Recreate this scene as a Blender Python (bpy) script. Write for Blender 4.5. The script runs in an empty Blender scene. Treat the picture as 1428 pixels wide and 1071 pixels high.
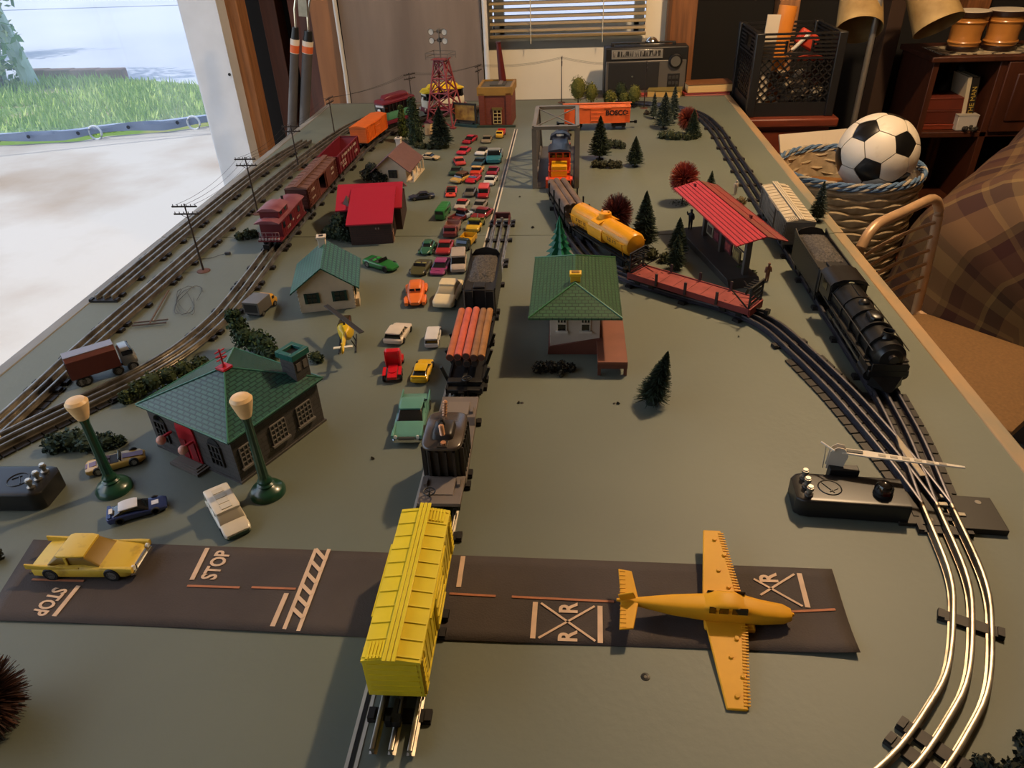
import bpy, math, random
from math import sin, cos, pi, radians, atan2, hypot
from mathutils import Vector, Matrix, noise
random.seed(7)
SC = bpy.context.scene
COL = SC.collection
# ------------------------------------------------------------------ camera
F = 1008.67
PITCH, YAW, ROLL = .5808, -.0948, -.0425
CAM = Vector((.1821, -1.5315, .6108))          # metres; table top is z = 0, table seam is y = 0
_fw = Vector((sin(YAW)*cos(PITCH), cos(YAW)*cos(PITCH), -sin(PITCH)))
_r = Vector((cos(YAW), -sin(YAW), 0)); _u = _r.cross(_fw)
R2 = cos(ROLL)*_r + sin(ROLL)*_u; U2 = -sin(ROLL)*_r + cos(ROLL)*_u
cd = bpy.data.cameras.new('camera'); cd.sensor_width = 36; cd.lens = F/1428*36; cd.clip_start = .01; cd.clip_end = 200
co = bpy.data.objects.new('camera', cd); COL.objects.link(co)
co.matrix_world = Matrix(((R2.x, U2.x, -_fw.x, CAM.x), (R2.y, U2.y, -_fw.y, CAM.y), (R2.z, U2.z, -_fw.z, CAM.z), (0, 0, 0, 1)))
SC.camera = co
def ray(px, py): return _fw + R2*((px-714)/F) - U2*((py-535.5)/F)
def at(px, py, z=0.):
    d = ray(px, py); return CAM + d*((z-CAM.z)/d.z)
def atY(px, py, y):
    d = ray(px, py); return CAM + d*((y-CAM.y)/d.y)
# ------------------------------------------------------------------ light
SC.view_settings.view_transform = 'Standard'; SC.view_settings.look = 'None'
SC.view_settings.gamma = 1; SC.view_settings.use_curve_mapping = False
SC.view_settings.exposure = 0.0
W = bpy.data.worlds.new('world'); SC.world = W; W.use_nodes = True
_n = W.node_tree.nodes; _bg = _n['Background']
_sky = _n.new('ShaderNodeTexSky'); _sky.sky_type = 'NISHITA'; _sky.sun_disc = False
_sky.sun_elevation = radians(60); _sky.sun_rotation = radians(-100); _sky.air_density = 1.2; _sky.dust_density = 2
W.node_tree.links.new(_sky.outputs[0], _bg.inputs[0]); _bg.inputs[1].default_value = .30
def lamp(name, kind, loc, energy, col, rot=None, **k):
    d = bpy.data.lights.new(name, kind); d.energy = energy; d.color = col
    for a, v in k.items(): setattr(d, a, v)
    o = bpy.data.objects.new(name, d); COL.objects.link(o); o.location = loc
    if rot is not None: o.rotation_euler = Vector(rot).to_track_quat('-Z', 'Y').to_euler()
    return o
lamp('sun', 'SUN', (-6, -2, 8), 2.9, (1, .97, .93), rot=(.5, .09, -.87), angle=radians(.6))
lamp('ceiling_bulb', 'POINT', (.98, .20, 1.64), 122, (1, .715, .43), shadow_soft_size=.045)
FZ = -.76      # garage floor level
# ------------------------------------------------------------------ materials
def lin(c):
    if isinstance(c, str): c = tuple(int(c[i:i+2], 16) for i in (0, 2, 4))
    return tuple(((v/255+.055)/1.055)**2.4 if v/255 > .04045 else v/255/12.92 for v in c) + (1,)
_mc = {}
def M(c, rough=.5, metal=0, var=0, vs=40, bump=0, bs=200, c2=None, coat=0, name=None, detail=4, emit=0, alpha=1, spec=None, stretch=None, thr=None):
    key = (c, rough, metal, var, vs, bump, bs, c2, coat, emit, alpha, stretch, thr, spec)
    if key in _mc: return _mc[key]
    m = bpy.data.materials.new(name or 'paint_%s' % (c if isinstance(c, str) else '%02x%02x%02x' % c)); m.use_nodes = True
    t = m.node_tree; b = t.nodes['Principled BSDF']; L = t.links.new
    b.inputs['Base Color'].default_value = lin(c); b.inputs['Roughness'].default_value = rough; b.inputs['Metallic'].default_value = metal
    if coat: b.inputs['Coat Weight'].default_value = coat; b.inputs['Coat Roughness'].default_value = .1
    if spec is not None: b.inputs['Specular IOR Level'].default_value = spec
    if alpha < 1: b.inputs['Alpha'].default_value = alpha
    if emit: b.inputs['Emission Color'].default_value = lin(c); b.inputs['Emission Strength'].default_value = emit
    vec = None
    if var or c2 or bump:
        tc = t.nodes.new('ShaderNodeTexCoord'); vec = tc.outputs['Object']
        if stretch:
            mp = t.nodes.new('ShaderNodeMapping'); mp.inputs['Scale'].default_value = stretch; L(vec, mp.inputs[0]); vec = mp.outputs[0]
    if var or c2:
        nz = t.nodes.new('ShaderNodeTexNoise'); nz.inputs['Scale'].default_value = vs; nz.inputs['Detail'].default_value = detail; L(vec, nz.inputs['Vector'])
        mx = t.nodes.new('ShaderNodeMix'); mx.data_type = 'RGBA'
        base = lin(c)
        if c2: mx.inputs[6].default_value = base; mx.inputs[7].default_value = lin(c2)
        else:
            mx.inputs[6].default_value = tuple(min(1, v*(1+var)) for v in base[:3])+(1,); mx.inputs[7].default_value = tuple(v*max(0, 1-var) for v in base[:3])+(1,)
        rp = t.nodes.new('ShaderNodeMapRange'); lo, hi = thr or (.3, .7)
        rp.inputs[1].default_value = lo; rp.inputs[2].default_value = hi
        L(nz.outputs[0], rp.inputs[0]); L(rp.outputs[0], mx.inputs[0]); L(mx.outputs[2], b.inputs['Base Color'])
    if bump:
        nb = t.nodes.new('ShaderNodeTexNoise'); nb.inputs['Scale'].default_value = bs; nb.inputs['Detail'].default_value = 3; L(vec, nb.inputs['Vector'])
        bp = t.nodes.new('ShaderNodeBump'); bp.inputs['Strength'].default_value = bump; bp.inputs['Distance'].default_value = .002
        L(nb.outputs[0], bp.inputs['Height']); L(bp.outputs[0], b.inputs['Normal'])
    _mc[key] = m; return m
def glassy(c='101418'): return M(c, .08, spec=.8)
CHROME = M('d8d8d4', .18, 1); STEEL = M('b9b2a4', .3, 1, var=.15, vs=60); BLACK = M('141414', .45); RUBBER = M('101010', .7); DKMETAL = M('1c1a19', .5, .2, var=.3, vs=150)
# ------------------------------------------------------------------ mesh building
class B:
    def __init__(s): s.v = []; s.f = []; s.m = []; s.k = 0; s.T = None
    def add(s, vs, fs):
        o = len(s.v)
        s.v += [tuple(s.T @ Vector(p)) if s.T else tuple(p) for p in vs]
        for f in fs: s.f.append(tuple(i+o for i in f)); s.m.append(s.k)
        return s
    def mat(s, k): s.k = k; return s
    def tf(s, T=None): s.T = T; return s
    def box(s, c, d, rz=0, ry=0, rx=0, taper=None):
        a, b, h = d[0]/2, d[1]/2, d[2]/2
        P = [Vector((x, y, z)) for z in (-h, h) for x, y in ((-a, -b), (a, -b), (a, b), (-a, b))]
        if taper:
            for p in P[4:]: p.x *= taper[0]; p.y *= taper[1]
        if rz or ry or rx:
            R = Matrix.Rotation(rz, 3, 'Z') @ Matrix.Rotation(ry, 3, 'Y') @ Matrix.Rotation(rx, 3, 'X'); P = [R @ p for p in P]
        c = Vector(c)
        return s.add([p+c for p in P], [(3, 2, 1, 0), (4, 5, 6, 7), (0, 1, 5, 4), (1, 2, 6, 5), (2, 3, 7, 6), (3, 0, 4, 7)])
    def ring(s, c, ax, r, n, ph=0):
        ax = Vector(ax).normalized(); t = Vector((0, 0, 1)) if abs(ax.z) < .9 else Vector((1, 0, 0))
        u = ax.cross(t).normalized(); w = ax.cross(u)
        return [Vector(c)+u*(r*cos(2*pi*i/n+ph))+w*(r*sin(2*pi*i/n+ph)) for i in range(n)]
    def skin(s, rings, caps=True, closed=True):
        n = len(rings[0]); P = [p for r in rings for p in r]; fs = []
        for j in range(len(rings)-1):
            for i in range(n if closed else n-1):
                k = (i+1) % n; fs.append((j*n+i, j*n+k, (j+1)*n+k, (j+1)*n+i))
        if caps: fs.append(tuple(range(n-1, -1, -1))); e = (len(rings)-1)*n; fs.append(tuple(range(e, e+n)))
        return s.add(P, fs)
    def cyl(s, a, b, r, r2=None, n=12, caps=True):
        a = Vector(a); b = Vector(b); r2 = r if r2 is None else r2
        return s.skin([s.ring(a, b-a, r, n), s.ring(b, b-a, max(r2, 1e-5), n)], caps)
    def tube(s, pts, r, n=6):
        pts = [Vector(p) for p in pts]; rs = []
        for i, p in enumerate(pts):
            d = (pts[min(i+1, len(pts)-1)]-pts[max(i-1, 0)]); rs.append(s.ring(p, d, r if not callable(r) else r(i), n))
        return s.skin(rs)
    def lathe(s, prof, c=(0, 0, 0), n=20, ax=(0, 0, 1)):
        c = Vector(c); ax = Vector(ax).normalized()
        return s.skin([s.ring(c+ax*z, ax, max(r, 1e-5), n) for r, z in prof])
    def sphere(s, c, r, n=14, sq=(1, 1, 1)):
        rs = []; c = Vector(c); h = max(4, n//2)
        for j in range(h+1):
            a = -pi/2+pi*j/h; q = max(cos(a), .002)*r
            rs.append([c+Vector((q*cos(2*pi*i/n)*sq[0], q*sin(2*pi*i/n)*sq[1], r*sin(a)*sq[2])) for i in range(n)])
        return s.skin(rs)
    def ext(s, poly, a, b, pl='xz'):
        def P(u, w, d): return {'xz': (u, d, w), 'yz': (d, u, w), 'xy': (u, w, d)}[pl]
        n = len(poly); vs = [P(u, w, a) for u, w in poly]+[P(u, w, b) for u, w in poly]
        fs = [tuple(range(n-1, -1, -1)), tuple(range(n, 2*n))]+[(i, (i+1) % n, n+(i+1) % n, n+i) for i in range(n)]
        return s.add(vs, fs)
    def quad(s, *p): return s.add(p, [tuple(range(len(p)))])
    def hull(s, st, e=.32, n=16):
        # st: stations (x, half width, z bottom, z top[, y centre]); rounded rectangular sections
        rs = []
        for q in st:
            x, w, z0, z1 = q[:4]; yc = q[4] if len(q) > 4 else 0
            zc, h = (z0+z1)/2, (z1-z0)/2; ring = []
            for i in range(n):
                a = 2*pi*i/n+pi/n; ca, sa = cos(a), sin(a)
                ring.append(Vector((x, yc+w*math.copysign(abs(ca)**e, ca), zc+h*math.copysign(abs(sa)**e, sa))))
            rs.append(ring)
        return s.skin(rs)
    def mesh(s, name, mats, sharp=35):
        me = bpy.data.meshes.new(name); me.from_pydata(s.v, [], s.f)
        for m in (mats if isinstance(mats, (list, tuple)) else [mats]): me.materials.append(m)
        n = len(me.materials)
        me.polygons.foreach_set('material_index', [min(k, n-1) for k in s.m]); me.polygons.foreach_set('use_smooth', [True]*len(s.f))
        me.update(); fix_normals(me)
        me.set_sharp_from_angle(angle=radians(sharp)); return me
    def build(s, name, mats, parent=None, bevel=0, sharp=35, loc=None, kind=None):
        return put(s.mesh(name, mats, sharp), name, parent, bevel, loc, kind)
import bmesh
def fix_normals(me):
    b = bmesh.new(); b.from_mesh(me); bmesh.ops.recalc_face_normals(b, faces=b.faces); b.to_mesh(me); b.free()
def put(me, name, parent=None, bevel=0, loc=None, kind=None):
    o = bpy.data.objects.new(name, me); COL.objects.link(o)
    if parent: o.parent = parent
    if loc is not None: o.location = loc
    if bevel:
        b = o.modifiers.new('bevel', 'BEVEL'); b.width = bevel; b.segments = 2; b.limit_method = 'ANGLE'; b.angle_limit = radians(40); b.harden_normals = False
    if kind: o['kind'] = kind
    return o
def tag(o, label, cat, group=None):
    o['label'] = label; o['category'] = cat
    if group: o['group'] = group
    return o
def thing(name, label, cat, loc=(0, 0, 0), rz=0, group=None):
    o = bpy.data.objects.new(name, None); COL.objects.link(o); o.empty_display_size = .02
    o.location = loc; o.rotation_euler = (0, 0, rz); return tag(o, label, cat, group)
def struct(name, b, mats, parent=None, **k):
    o = b.build(name, mats, parent, **k)
    if not parent: o['kind'] = 'structure'
    return o
def copy_tree(o, parent=None):
    c = o.copy(); COL.objects.link(c); c.parent = parent
    for ch in list(o.children): copy_tree(ch, c)
    return c
def text_mesh(s, size, ext=.0002, off=.0):
    cu = bpy.data.curves.new('lettering', 'FONT'); cu.body = s; cu.size = size; cu.extrude = ext; cu.offset = size*off; cu.align_x = 'CENTER'; cu.align_y = 'CENTER'; cu.resolution_u = 3
    o = bpy.data.objects.new('t', cu); COL.objects.link(o); bpy.context.view_layer.update()
    me = bpy.data.meshes.new_from_object(o.evaluated_get(bpy.context.evaluated_depsgraph_get())); bpy.data.objects.remove(o); bpy.data.curves.remove(cu)
    return me
def lettering(s, size, mat, parent, M4, bold=0, name='lettering'):
    me = text_mesh(s, size, .0002, bold); me.transform(M4); me.materials.clear(); me.materials.append(mat)
    return put(me, name, parent)
def spline(pts, step=.012):
    P = [Vector(p) for p in pts]; out = []
    Q = [2*P[0]-P[1]]+P+[2*P[-1]-P[-2]]
    for i in range(1, len(Q)-2):
        a, b, c, d = Q[i-1:i+3]; n = max(1, int((c-b).length/step))
        for k in range(n):
            t = k/n; out.append(.5*((2*b)+(c-a)*t+(2*a-5*b+4*c-d)*t*t+(3*b-a-3*c+d)*t**3))
    out.append(P[-1]); return out
def resample(P, step):
    L = [0]
    for i in range(1, len(P)): L.append(L[-1]+(P[i]-P[i-1]).length)
    n = max(1, round(L[-1]/step)); out = []; j = 0
    for k in range(n+1):
        s = L[-1]*k/n
        while j < len(P)-2 and L[j+1] < s: j += 1
        t = (s-L[j])/max(1e-9, L[j+1]-L[j]); out.append(P[j].lerp(P[j+1], min(1, t)))
    return out
# ================================================================== SETTING
def rect(b, x0, x1, y0, y1, z0, z1): return b.box(((x0+x1)/2, (y0+y1)/2, (z0+z1)/2), (x1-x0, y1-y0, z1-z0))
WOODB = M('7a4a26', .6, var=.35, vs=6, stretch=(14, 14, 1), bump=.2, bs=30)
WOODL = M('9c6a42', .6, var=.3, vs=6, stretch=(14, 14, 1), bump=.2, bs=30)
PLY = M('8a5c36', .55, var=.22, vs=4, stretch=(5, 5, .6))
WHITEP = M('c9c3ba', .6, var=.08, vs=7, bump=.1, bs=30)
DARKW = M('17120e', .8, var=.3, vs=5)
# concrete slab, lawn, kerb and road outside
hemL = [(-9.5, 1.6), (-4.17, 3.79), (-3.85, 3.83), (-3.59, 3.87), (-3.43, 4.01), (-3.01, 4.11), (-2.73, 4.27), (-1.2, 4.9), (3.4, 6.6)]
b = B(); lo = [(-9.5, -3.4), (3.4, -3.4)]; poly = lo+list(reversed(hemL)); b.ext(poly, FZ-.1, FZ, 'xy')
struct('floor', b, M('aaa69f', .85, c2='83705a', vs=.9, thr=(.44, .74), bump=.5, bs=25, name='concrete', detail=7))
kerbL = [(-10, 6.3), (-6.07, 6.5), (-5.7, 6.66), (-4.89, 6.6), (-3.59, 6.06), (0, 5.6+1.2), (3.4, 7.4)]
b = B(); b.ext(hemL+list(reversed(kerbL)), FZ-.12, FZ-.015, 'xy')
struct('lawn_ground', b, M('5d7a35', .95, c2='a08e70', vs=2.2, thr=(.5, .75), name='soil_and_turf'))
b = B(); b.ext(kerbL+[(40, 9), (40, 60), (-60, 60), (-60, 6.3)], FZ-.14, FZ-.03, 'xy')
struct('road', b, M('b4b8c0', .9, c2='a4aabb', vs=.35, bump=.2, bs=30, name='road_surface'))
b = B()
for i in range(3): b.tube([Vector((-16+4*k, 14.5+i*4-.05*k*k+.2*sin(k), FZ-.026)) for k in range(12)], .008, 4)
struct('road_joints', b, M('7d8594', .9))
def inpoly(x, y):
    def yy(L):
        for (x0, y0), (x1, y1) in zip(L, L[1:]):
            if x0 <= x <= x1: return y0+(y1-y0)*(x-x0)/(x1-x0)
        return None
    a, c = yy(hemL), yy(kerbL); return a is not None and a+.22 < y < c-.12
b = B(); n = 0; rg = random.Random(3)
while n < 20000:
    x, y = rg.uniform(-8.6, -1.9), rg.uniform(2.2, 6.7)
    if not inpoly(x, y): continue
    nn = noise.noise((x*1.1, y*2.0, 0))
    if nn > .28 and rg.random() < .8: n += 1; continue
    h = rg.uniform(.04, .10); a = rg.uniform(0, pi); dx, dy = cos(a)*.012, sin(a)*.012; lx, ly = rg.uniform(-.04, .04), rg.uniform(-.04, .04)
    b.mat(rg.choice((0, 0, 1))).add([(x-dx, y-dy, FZ-.02), (x+dx, y+dy, FZ-.02), (x+lx, y+ly, FZ-.02+h)], [(0, 1, 2)]); n += 1
o = b.build('lawn_grass', [M('9cb84c', .8), M('bccc74', .8)], kind='stuff'); tag(o, 'short bright green grass outside beyond the curtain hem', 'grass')
# kerb blocks: row of brick-coloured edging where the grass meets the road
kb = B().box((0, 0, 0), (.30, .12, .11)).mesh('kerb_block', M('9a7466', .9, var=.2, vs=8, bump=.4, bs=40))
t = thing('kerb_edging', 'low brick-coloured kerb edging between the lawn and the pale road', 'kerb', (-5.3, 6.66, FZ))
for i in range(4):
    o = put(kb, 'kerb_block', t, .01, (-.46+i*.31, .02-.03*i, .02)); o.rotation_euler.z = rg.uniform(-.06, .06)
# post with climbing plant
t = thing('garden_post', 'pale weathered garden posts leaning together at the edge of the lawn', 'post', (-5.66, 6.25, FZ-.02))
for dx, le in ((-.25, .2), (.12, -.22)):
    B().cyl((dx, 0, 0), (dx+le*2.2, .1, 2.6), .085, .07, 10).build('post', M('b9cabb', .8, var=.15, vs=6, bump=.3, bs=20), t)
def leaf_cloud(b, c, sx, sy, sz, n, size, rgn, shell=.4):
    for i in range(n):
        while True:
            p = Vector((rgn.uniform(-1, 1), rgn.uniform(-1, 1), rgn.uniform(-1, 1)))
            if shell < p.length < 1: break
        q = Vector(c)+Vector((p.x*sx, p.y*sy, p.z*sz)); d = Vector((rgn.uniform(-1, 1), rgn.uniform(-1, 1), rgn.uniform(-.6, 1))).normalized()
        e = d.cross(Vector((rgn.uniform(-1, 1), rgn.uniform(-1, 1), rgn.uniform(-1, 1)))).normalized(); s = size*rgn.uniform(.6, 1.4)
        b.mat(rgn.choice((0, 0, 1))).add([q-e*s*.35, q+d*s*.5, q+e*s*.35, q-d*s*.5], [(0, 1, 2, 3)])
t = thing('climbing_shrub', 'leafy shrub climbing over the pale garden posts', 'shrub', (-5.9, 6.15, FZ-.02))
b = B()
for c, r in (((-.05, 0, .45), .5), ((.2, .05, 1.1), .45), ((-.1, .1, 1.7), .6), ((-.9, .1, 1.4), .9), ((-.7, .2, 2.6), 1.0), ((.15, .0, 1.5), .5), ((-.15, -.1, .9), .55)):
    leaf_cloud(b, c, r, r*.7, r, int(520*r*2), .09, rg, .1)
b.build('foliage', [M('5f8a43', .8), M('a8b478', .8)], t, kind='stuff')
b = B()
for i in range(7):
    x = rg.uniform(-.9, .4); b.tube([(x*.3, 0, 0), (x*.6, .05, .7), (x, .1, 1.6), (x*1.1, .15, 2.4)], .015, 5)
b.build('stem', M('5b4a38', .9), t)
t = thing('roadside_shrub', 'branchy shrub across the road edge casting a feathery shadow', 'shrub', (-7.75, 8.35, FZ-.03)); b = B()
for i in range(46):
    a = rg.uniform(-.9, .9); z = rg.uniform(.5, 1.5); b.tube([(0, 0, .2), (a*.3, rg.uniform(-.2, .2), z*.6), (a*.7+rg.uniform(-.2, .2), rg.uniform(-.5, .5), z+.5)], .02, 4)
b.build('branches', M('5b4a38', .9), t); b = B(); leaf_cloud(b, (0, 0, 1.4), .55, .5, .7, 260, .09, rg, .2); b.build('foliage', [M('5f8a43', .8), M('a8b478', .8)], t, kind='stuff')
# clear curtain with hem, grommets and rings
t = thing('vinyl_curtain', 'milky clear vinyl curtain with a blue grey hem hanging before the lawn', 'curtain')
hp = resample([Vector((x, y-.03, 0)) for x, y in [(-8.3, 2.15)]+hemL[1:7]+[(-1.9, 4.6)]], .12)
b = B(); up = []
for j in range(5): up.append([Vector((p.x, p.y+.02*sin(i*1.7+j), FZ+.07+.6*j)) for i, p in enumerate(hp)])
b.skin(up, caps=False, closed=False)
m = bpy.data.materials.new('clear_vinyl'); m.use_nodes = True; nt = m.node_tree; nt.nodes.remove(nt.nodes['Principled BSDF'])
mx = nt.nodes.new('ShaderNodeMixShader'); tr = nt.nodes.new('ShaderNodeBsdfTransparent'); tl = nt.nodes.new('ShaderNodeBsdfTranslucent'); tl.inputs[0].default_value = (.8, .88, 1, 1)
mx.inputs[0].default_value = .22; nt.links.new(tr.outputs[0], mx.inputs[1]); nt.links.new(tl.outputs[0], mx.inputs[2]); nt.links.new(mx.outputs[0], nt.nodes['Material Output'].inputs[0])
b.build('vinyl_sheet', m, t)
b = B(); b.skin([[Vector((p.x, p.y+.012*sin(i*2.1), FZ+.03+.012*sin(i*.9))), Vector((p.x, p.y+.012*sin(i*2.1), FZ+.09+.008*sin(i))), Vector((p.x, p.y+.03, FZ+.09)), Vector((p.x, p.y+.03, FZ+.03))] for i, p in enumerate(hp)])
hem = b.build('hem', M('8793a8', .6, var=.1, vs=6), t)
g = B().lathe([(.006, 0), (.014, 0), (.014, .004), (.006, .004)], ax=(0, -1, 0), n=10).mesh('grommet', M('3a3f48', .4, .8))
for i in range(6, len(hp)-2, 3): put(g, 'grommet', t, loc=hp[i]+Vector((0, -.02, FZ+.065)))
for i in (len(hp)-9, len(hp)-15):
    p = hp[i]; B().tube([p+Vector((.05*cos(a*pi/8), -.03, FZ+.05+.05*sin(a*pi/8))) for a in range(17)], .008, 6).build('ring', M('c8ccd0', .4), t)
b = B()
b.cyl((hp[0].x, hp[0].y, FZ+2.5), (hp[-1].x, hp[-1].y, FZ+2.5), .012)
for p in (hp[0], hp[-1]): b.cyl((p.x, p.y, FZ), (p.x, p.y, FZ+2.55), .03)
b.build('curtain_pipe', STEEL, t)
# roof, walls
b = B(); rect(b, -1.78, 3.3, -3.4, 2.0, 1.72, 1.8); struct('ceiling', b, M('8a7a66', .8, var=.1, vs=3))
b = B(); rect(b, 3.2, 3.3, -3.4, 2.0, FZ, 1.72); struct('wall_right', b, DARKW)
b = B(); rect(b, -1.78, 3.3, -3.5, -3.4, FZ, 1.72); struct('wall_front', b, M('6a5844', .8, var=.1, vs=3))
b = B()
rect(b, -1.35, -.17, 1.80, 1.84, FZ, 1.72); rect(b, .56, 3.3, 1.80, 1.84, FZ, 1.72)
rect(b, -.17, .56, 1.80, 1.84, FZ, .2); rect(b, -.17, .56, 1.80, 1.84, 1.3, 1.72)
wb = struct('wall_back', b, M('100e0d', .9, var=.2, vs=4))
def stud(px0, px1, y, d, mat, z0=FZ, z1=1.72):
    x0, x1 = atY(px0, 20, y).x, atY(px1, 20, y).x; b = B(); rect(b, x0, x1, y, y+d, z0, z1); return b.build('stud', mat, wb, .003)
stud(301, 333, 1.60, .09, WOODL); stud(364, 386, 1.70, .09, M('5a3320', .7, var=.2, vs=5, stretch=(12, 12, 1)))
stud(403, 419, 1.70, .09, M('6e3c28', .7, var=.2, vs=5, stretch=(12, 12, 1))); stud(1086, 1114, 1.70, .09, WOODL); stud(1346, 1378, 1.70, .09, WOODB); stud(1240, 1262, 1.70, .09, M('3a2618', .8))
b = B(); x0, x1 = atY(248, 0, 1.52).x, atY(300, 0, 1.52).x; rect(b, x0, x1, 1.52, 1.62, FZ, 1.72); rect(b, x0-.02, x0+.005, 1.55, 1.66, FZ, 1.72)
jb = struct('trim_1', b, M('cdd0d4', .55, var=.1, vs=6, bump=.15, bs=25)); jb.name = 'trim_1'
B().cyl((x1-.012, 1.518, .09), (x1-.012, 1.524, .09), .006, n=8).build('nail_hole', BLACK, jb)
# lower wall board with window above
b = B(); rect(b, -.17, .545, 1.58, 1.60, FZ, .19); rect(b, .46, .545, 1.58, 1.60, .19, 1.72); rect(b, -.17, -.13, 1.58, 1.60, .19, 1.72)
wl = struct('wall_board', b, M('eadfc8', .7, var=.05, vs=5)); wl.name = 'wall_white'
t = struct('window_1', B().box((.165, 1.66, .16), (.66, .16, .03)), M('d9cfbe', .5)); t.name = 'window_1'
fr = M('d8d2c6', .5)
for c, d in (((-.115, 1.72, .75), (.04, .04, 1.15)), ((.445, 1.72, .75), (.04, .04, 1.15)), ((.165, 1.72, .2), (.56, .04, .04)), ((.165, 1.72, 1.3), (.56, .04, .04)), ((.165, 1.715, .62), (.56, .03, .03))):
    B().box(c, d).build('window_frame', fr, t)
m = bpy.data.materials.new('window_glass'); m.use_nodes = True; nt = m.node_tree; nt.nodes.remove(nt.nodes['Principled BSDF'])
mx = nt.nodes.new('ShaderNodeMixShader'); tr = nt.nodes.new('ShaderNodeBsdfTransparent'); gl = nt.nodes.new('ShaderNodeBsdfGlossy'); gl.inputs['Roughness'].default_value = .02
mx.inputs[0].default_value = .07; nt.links.new(tr.outputs[0], mx.inputs[1]); nt.links.new(gl.outputs[0], mx.inputs[2]); nt.links.new(mx.outputs[0], nt.nodes['Material Output'].inputs[0])
B().box((.165, 1.722, .75), (.54, .004, 1.1)).build('window_pane', m, t)
# blind
t = thing('venetian_blind', 'tan horizontal venetian blind in front of the window', 'blind', (.16, 1.55, .19))
SL = M('a08a5e', .5, var=.1, vs=5)
sm = B().box((0, 0, 0), (.595, .024, .0016), rx=.42).mesh('slat', SL)
for i in range(40): put(sm, 'slat', t, loc=(0, 0, .028+i*.0235))
B().box((0, 0, .006), (.6, .026, .012)).build('bottom_rail', M('8d7750', .5), t, .003)
B().box((0, 0, .985), (.6, .04, .035)).build('head_rail', M('8d7750', .5), t, .003)
for x in (-.14, .135): B().tube([(x, -.015, -.02), (x+.003, -.016, .3), (x, -.014, .97)], .0016, 5).build('cord', M('d8cdb4', .7), t); 
# leaning sheets and boards
def sheet(name, label, cat, pxs, y, mat, th=.02, z1=1.3, lean=.05):
    x0, x1 = pxs; b = B(); b.add([(x0, y-lean, FZ), (x1, y-lean, FZ), (x1, y+lean*.6, z1), (x0, y+lean*.6, z1), (x0, y-lean+th, FZ), (x1, y-lean+th, FZ), (x1, y+lean*.6+th, z1), (x0, y+lean*.6+th, z1)], [(0, 1, 2, 3), (5, 4, 7, 6), (4, 0, 3, 7), (1, 5, 6, 2), (3, 2, 6, 7), (4, 5, 1, 0)])
    return tag(b.build(name, mat), label, cat)
sheet('wall_panel', 'large scuffed grey panel standing behind the floodlight tower', 'panel', (-.705, -.165), 1.50, M('8d7f74', .35, c2='75675e', vs=3.5, stretch=(3, 3, .5), bump=.1, bs=8), .02)
sheet('plywood_board', 'brown plywood board leaning beside the grey panel', 'board', (-.815, -.715), 1.49, PLY, .015)
o = sheet('narrow_board', 'dark reddish narrow board behind the two padded poles', 'board', (-.90, -.83), 1.60, M('5c3322', .6, var=.25, vs=5, stretch=(10, 10, 1)), .018)
b = B(); b.tube([(-.708, 1.425, -.3), (-.706, 1.452, .1), (-.711, 1.468, .3), (-.714, 1.485, .7)], .008, 8); tag(b.build('edge_strip', M('c8c4be', .4)), 'white curved edge strip along the plywood board', 'strip')
b = B().cyl((-.148, 1.47, -.5), (-.148, 1.49, 1.2), .0095, n=12); tag(b.build('white_pipe', M('dcdad8', .3)), 'upright glossy white pipe between grey panel and window wall', 'pipe')
b = B(); x0, x1 = atY(931, 20, 1.53).x, atY(972, 20, 1.53).x; rect(b, x0, x1, 1.53, 1.57, FZ, 1.7)
o = b.build('cedar_post', M('7d4f2c', .6, var=.3, vs=6, stretch=(14, 14, 1), bump=.2, bs=30), bevel=.003); o.name = 'trim_2'; o['kind'] = 'structure'
b = B().box((x0+.008, 1.526, .3), (.012, .008, 2)); b.build('trim_batten', M('5b3a22', .6), o)
# padded poles with orange bands, hooked together
t = thing('padded_pole', 'pair of dark grey padded poles with orange bands clipped together', 'pole', (-.82, 1.2, FZ))
G = M('4a4644', .75, var=.12, vs=20)
for lo_, hi_, w0, w1 in ((((399+415)/2, 191), (412, 38), .022, .014), ((424, 176), (430, 43), .019, .017)):
    a = atY(lo_[0], lo_[1], 1.2); c = atY(hi_[0], hi_[1], 1.2); d = (c-a)/(c-a).length
    o0 = Vector((-.82, 1.2, FZ)); a2 = a+d*((FZ-a.z)/d.z); P = lambda s: a+d*((c-a).length*s)-o0
    B().cyl(a2-o0, P(.86), w0*1.05, w1*1.05, 14).build('pole_sleeve', G, t)
    bd = B().cyl(P(.78), P(.90), w1*1.12, n=14).build('band', M('d8c8b4', .6), t)
    B().cyl(P(.785), P(.85), w1*1.14, n=14).build('band_print', M('d0602c', .6), bd)
    B().cyl(P(.90), P(1.0), w1, w1*.8, 12).build('pole_cap', BLACK, t)
    B().tube([P(1.0)+Vector((0, 0, -.01)), P(1.15)+Vector((-.005, 0, 0)), P(1.3)*1.0], .004, 6).build('clip', CHROME, t)
B().box(atY(425, 5, 1.2)-Vector((-.82, 1.2, FZ))+Vector((0, 0, .06)), (.03, .01, .2), ry=.12).build('hanger', STEEL, t)
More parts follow.
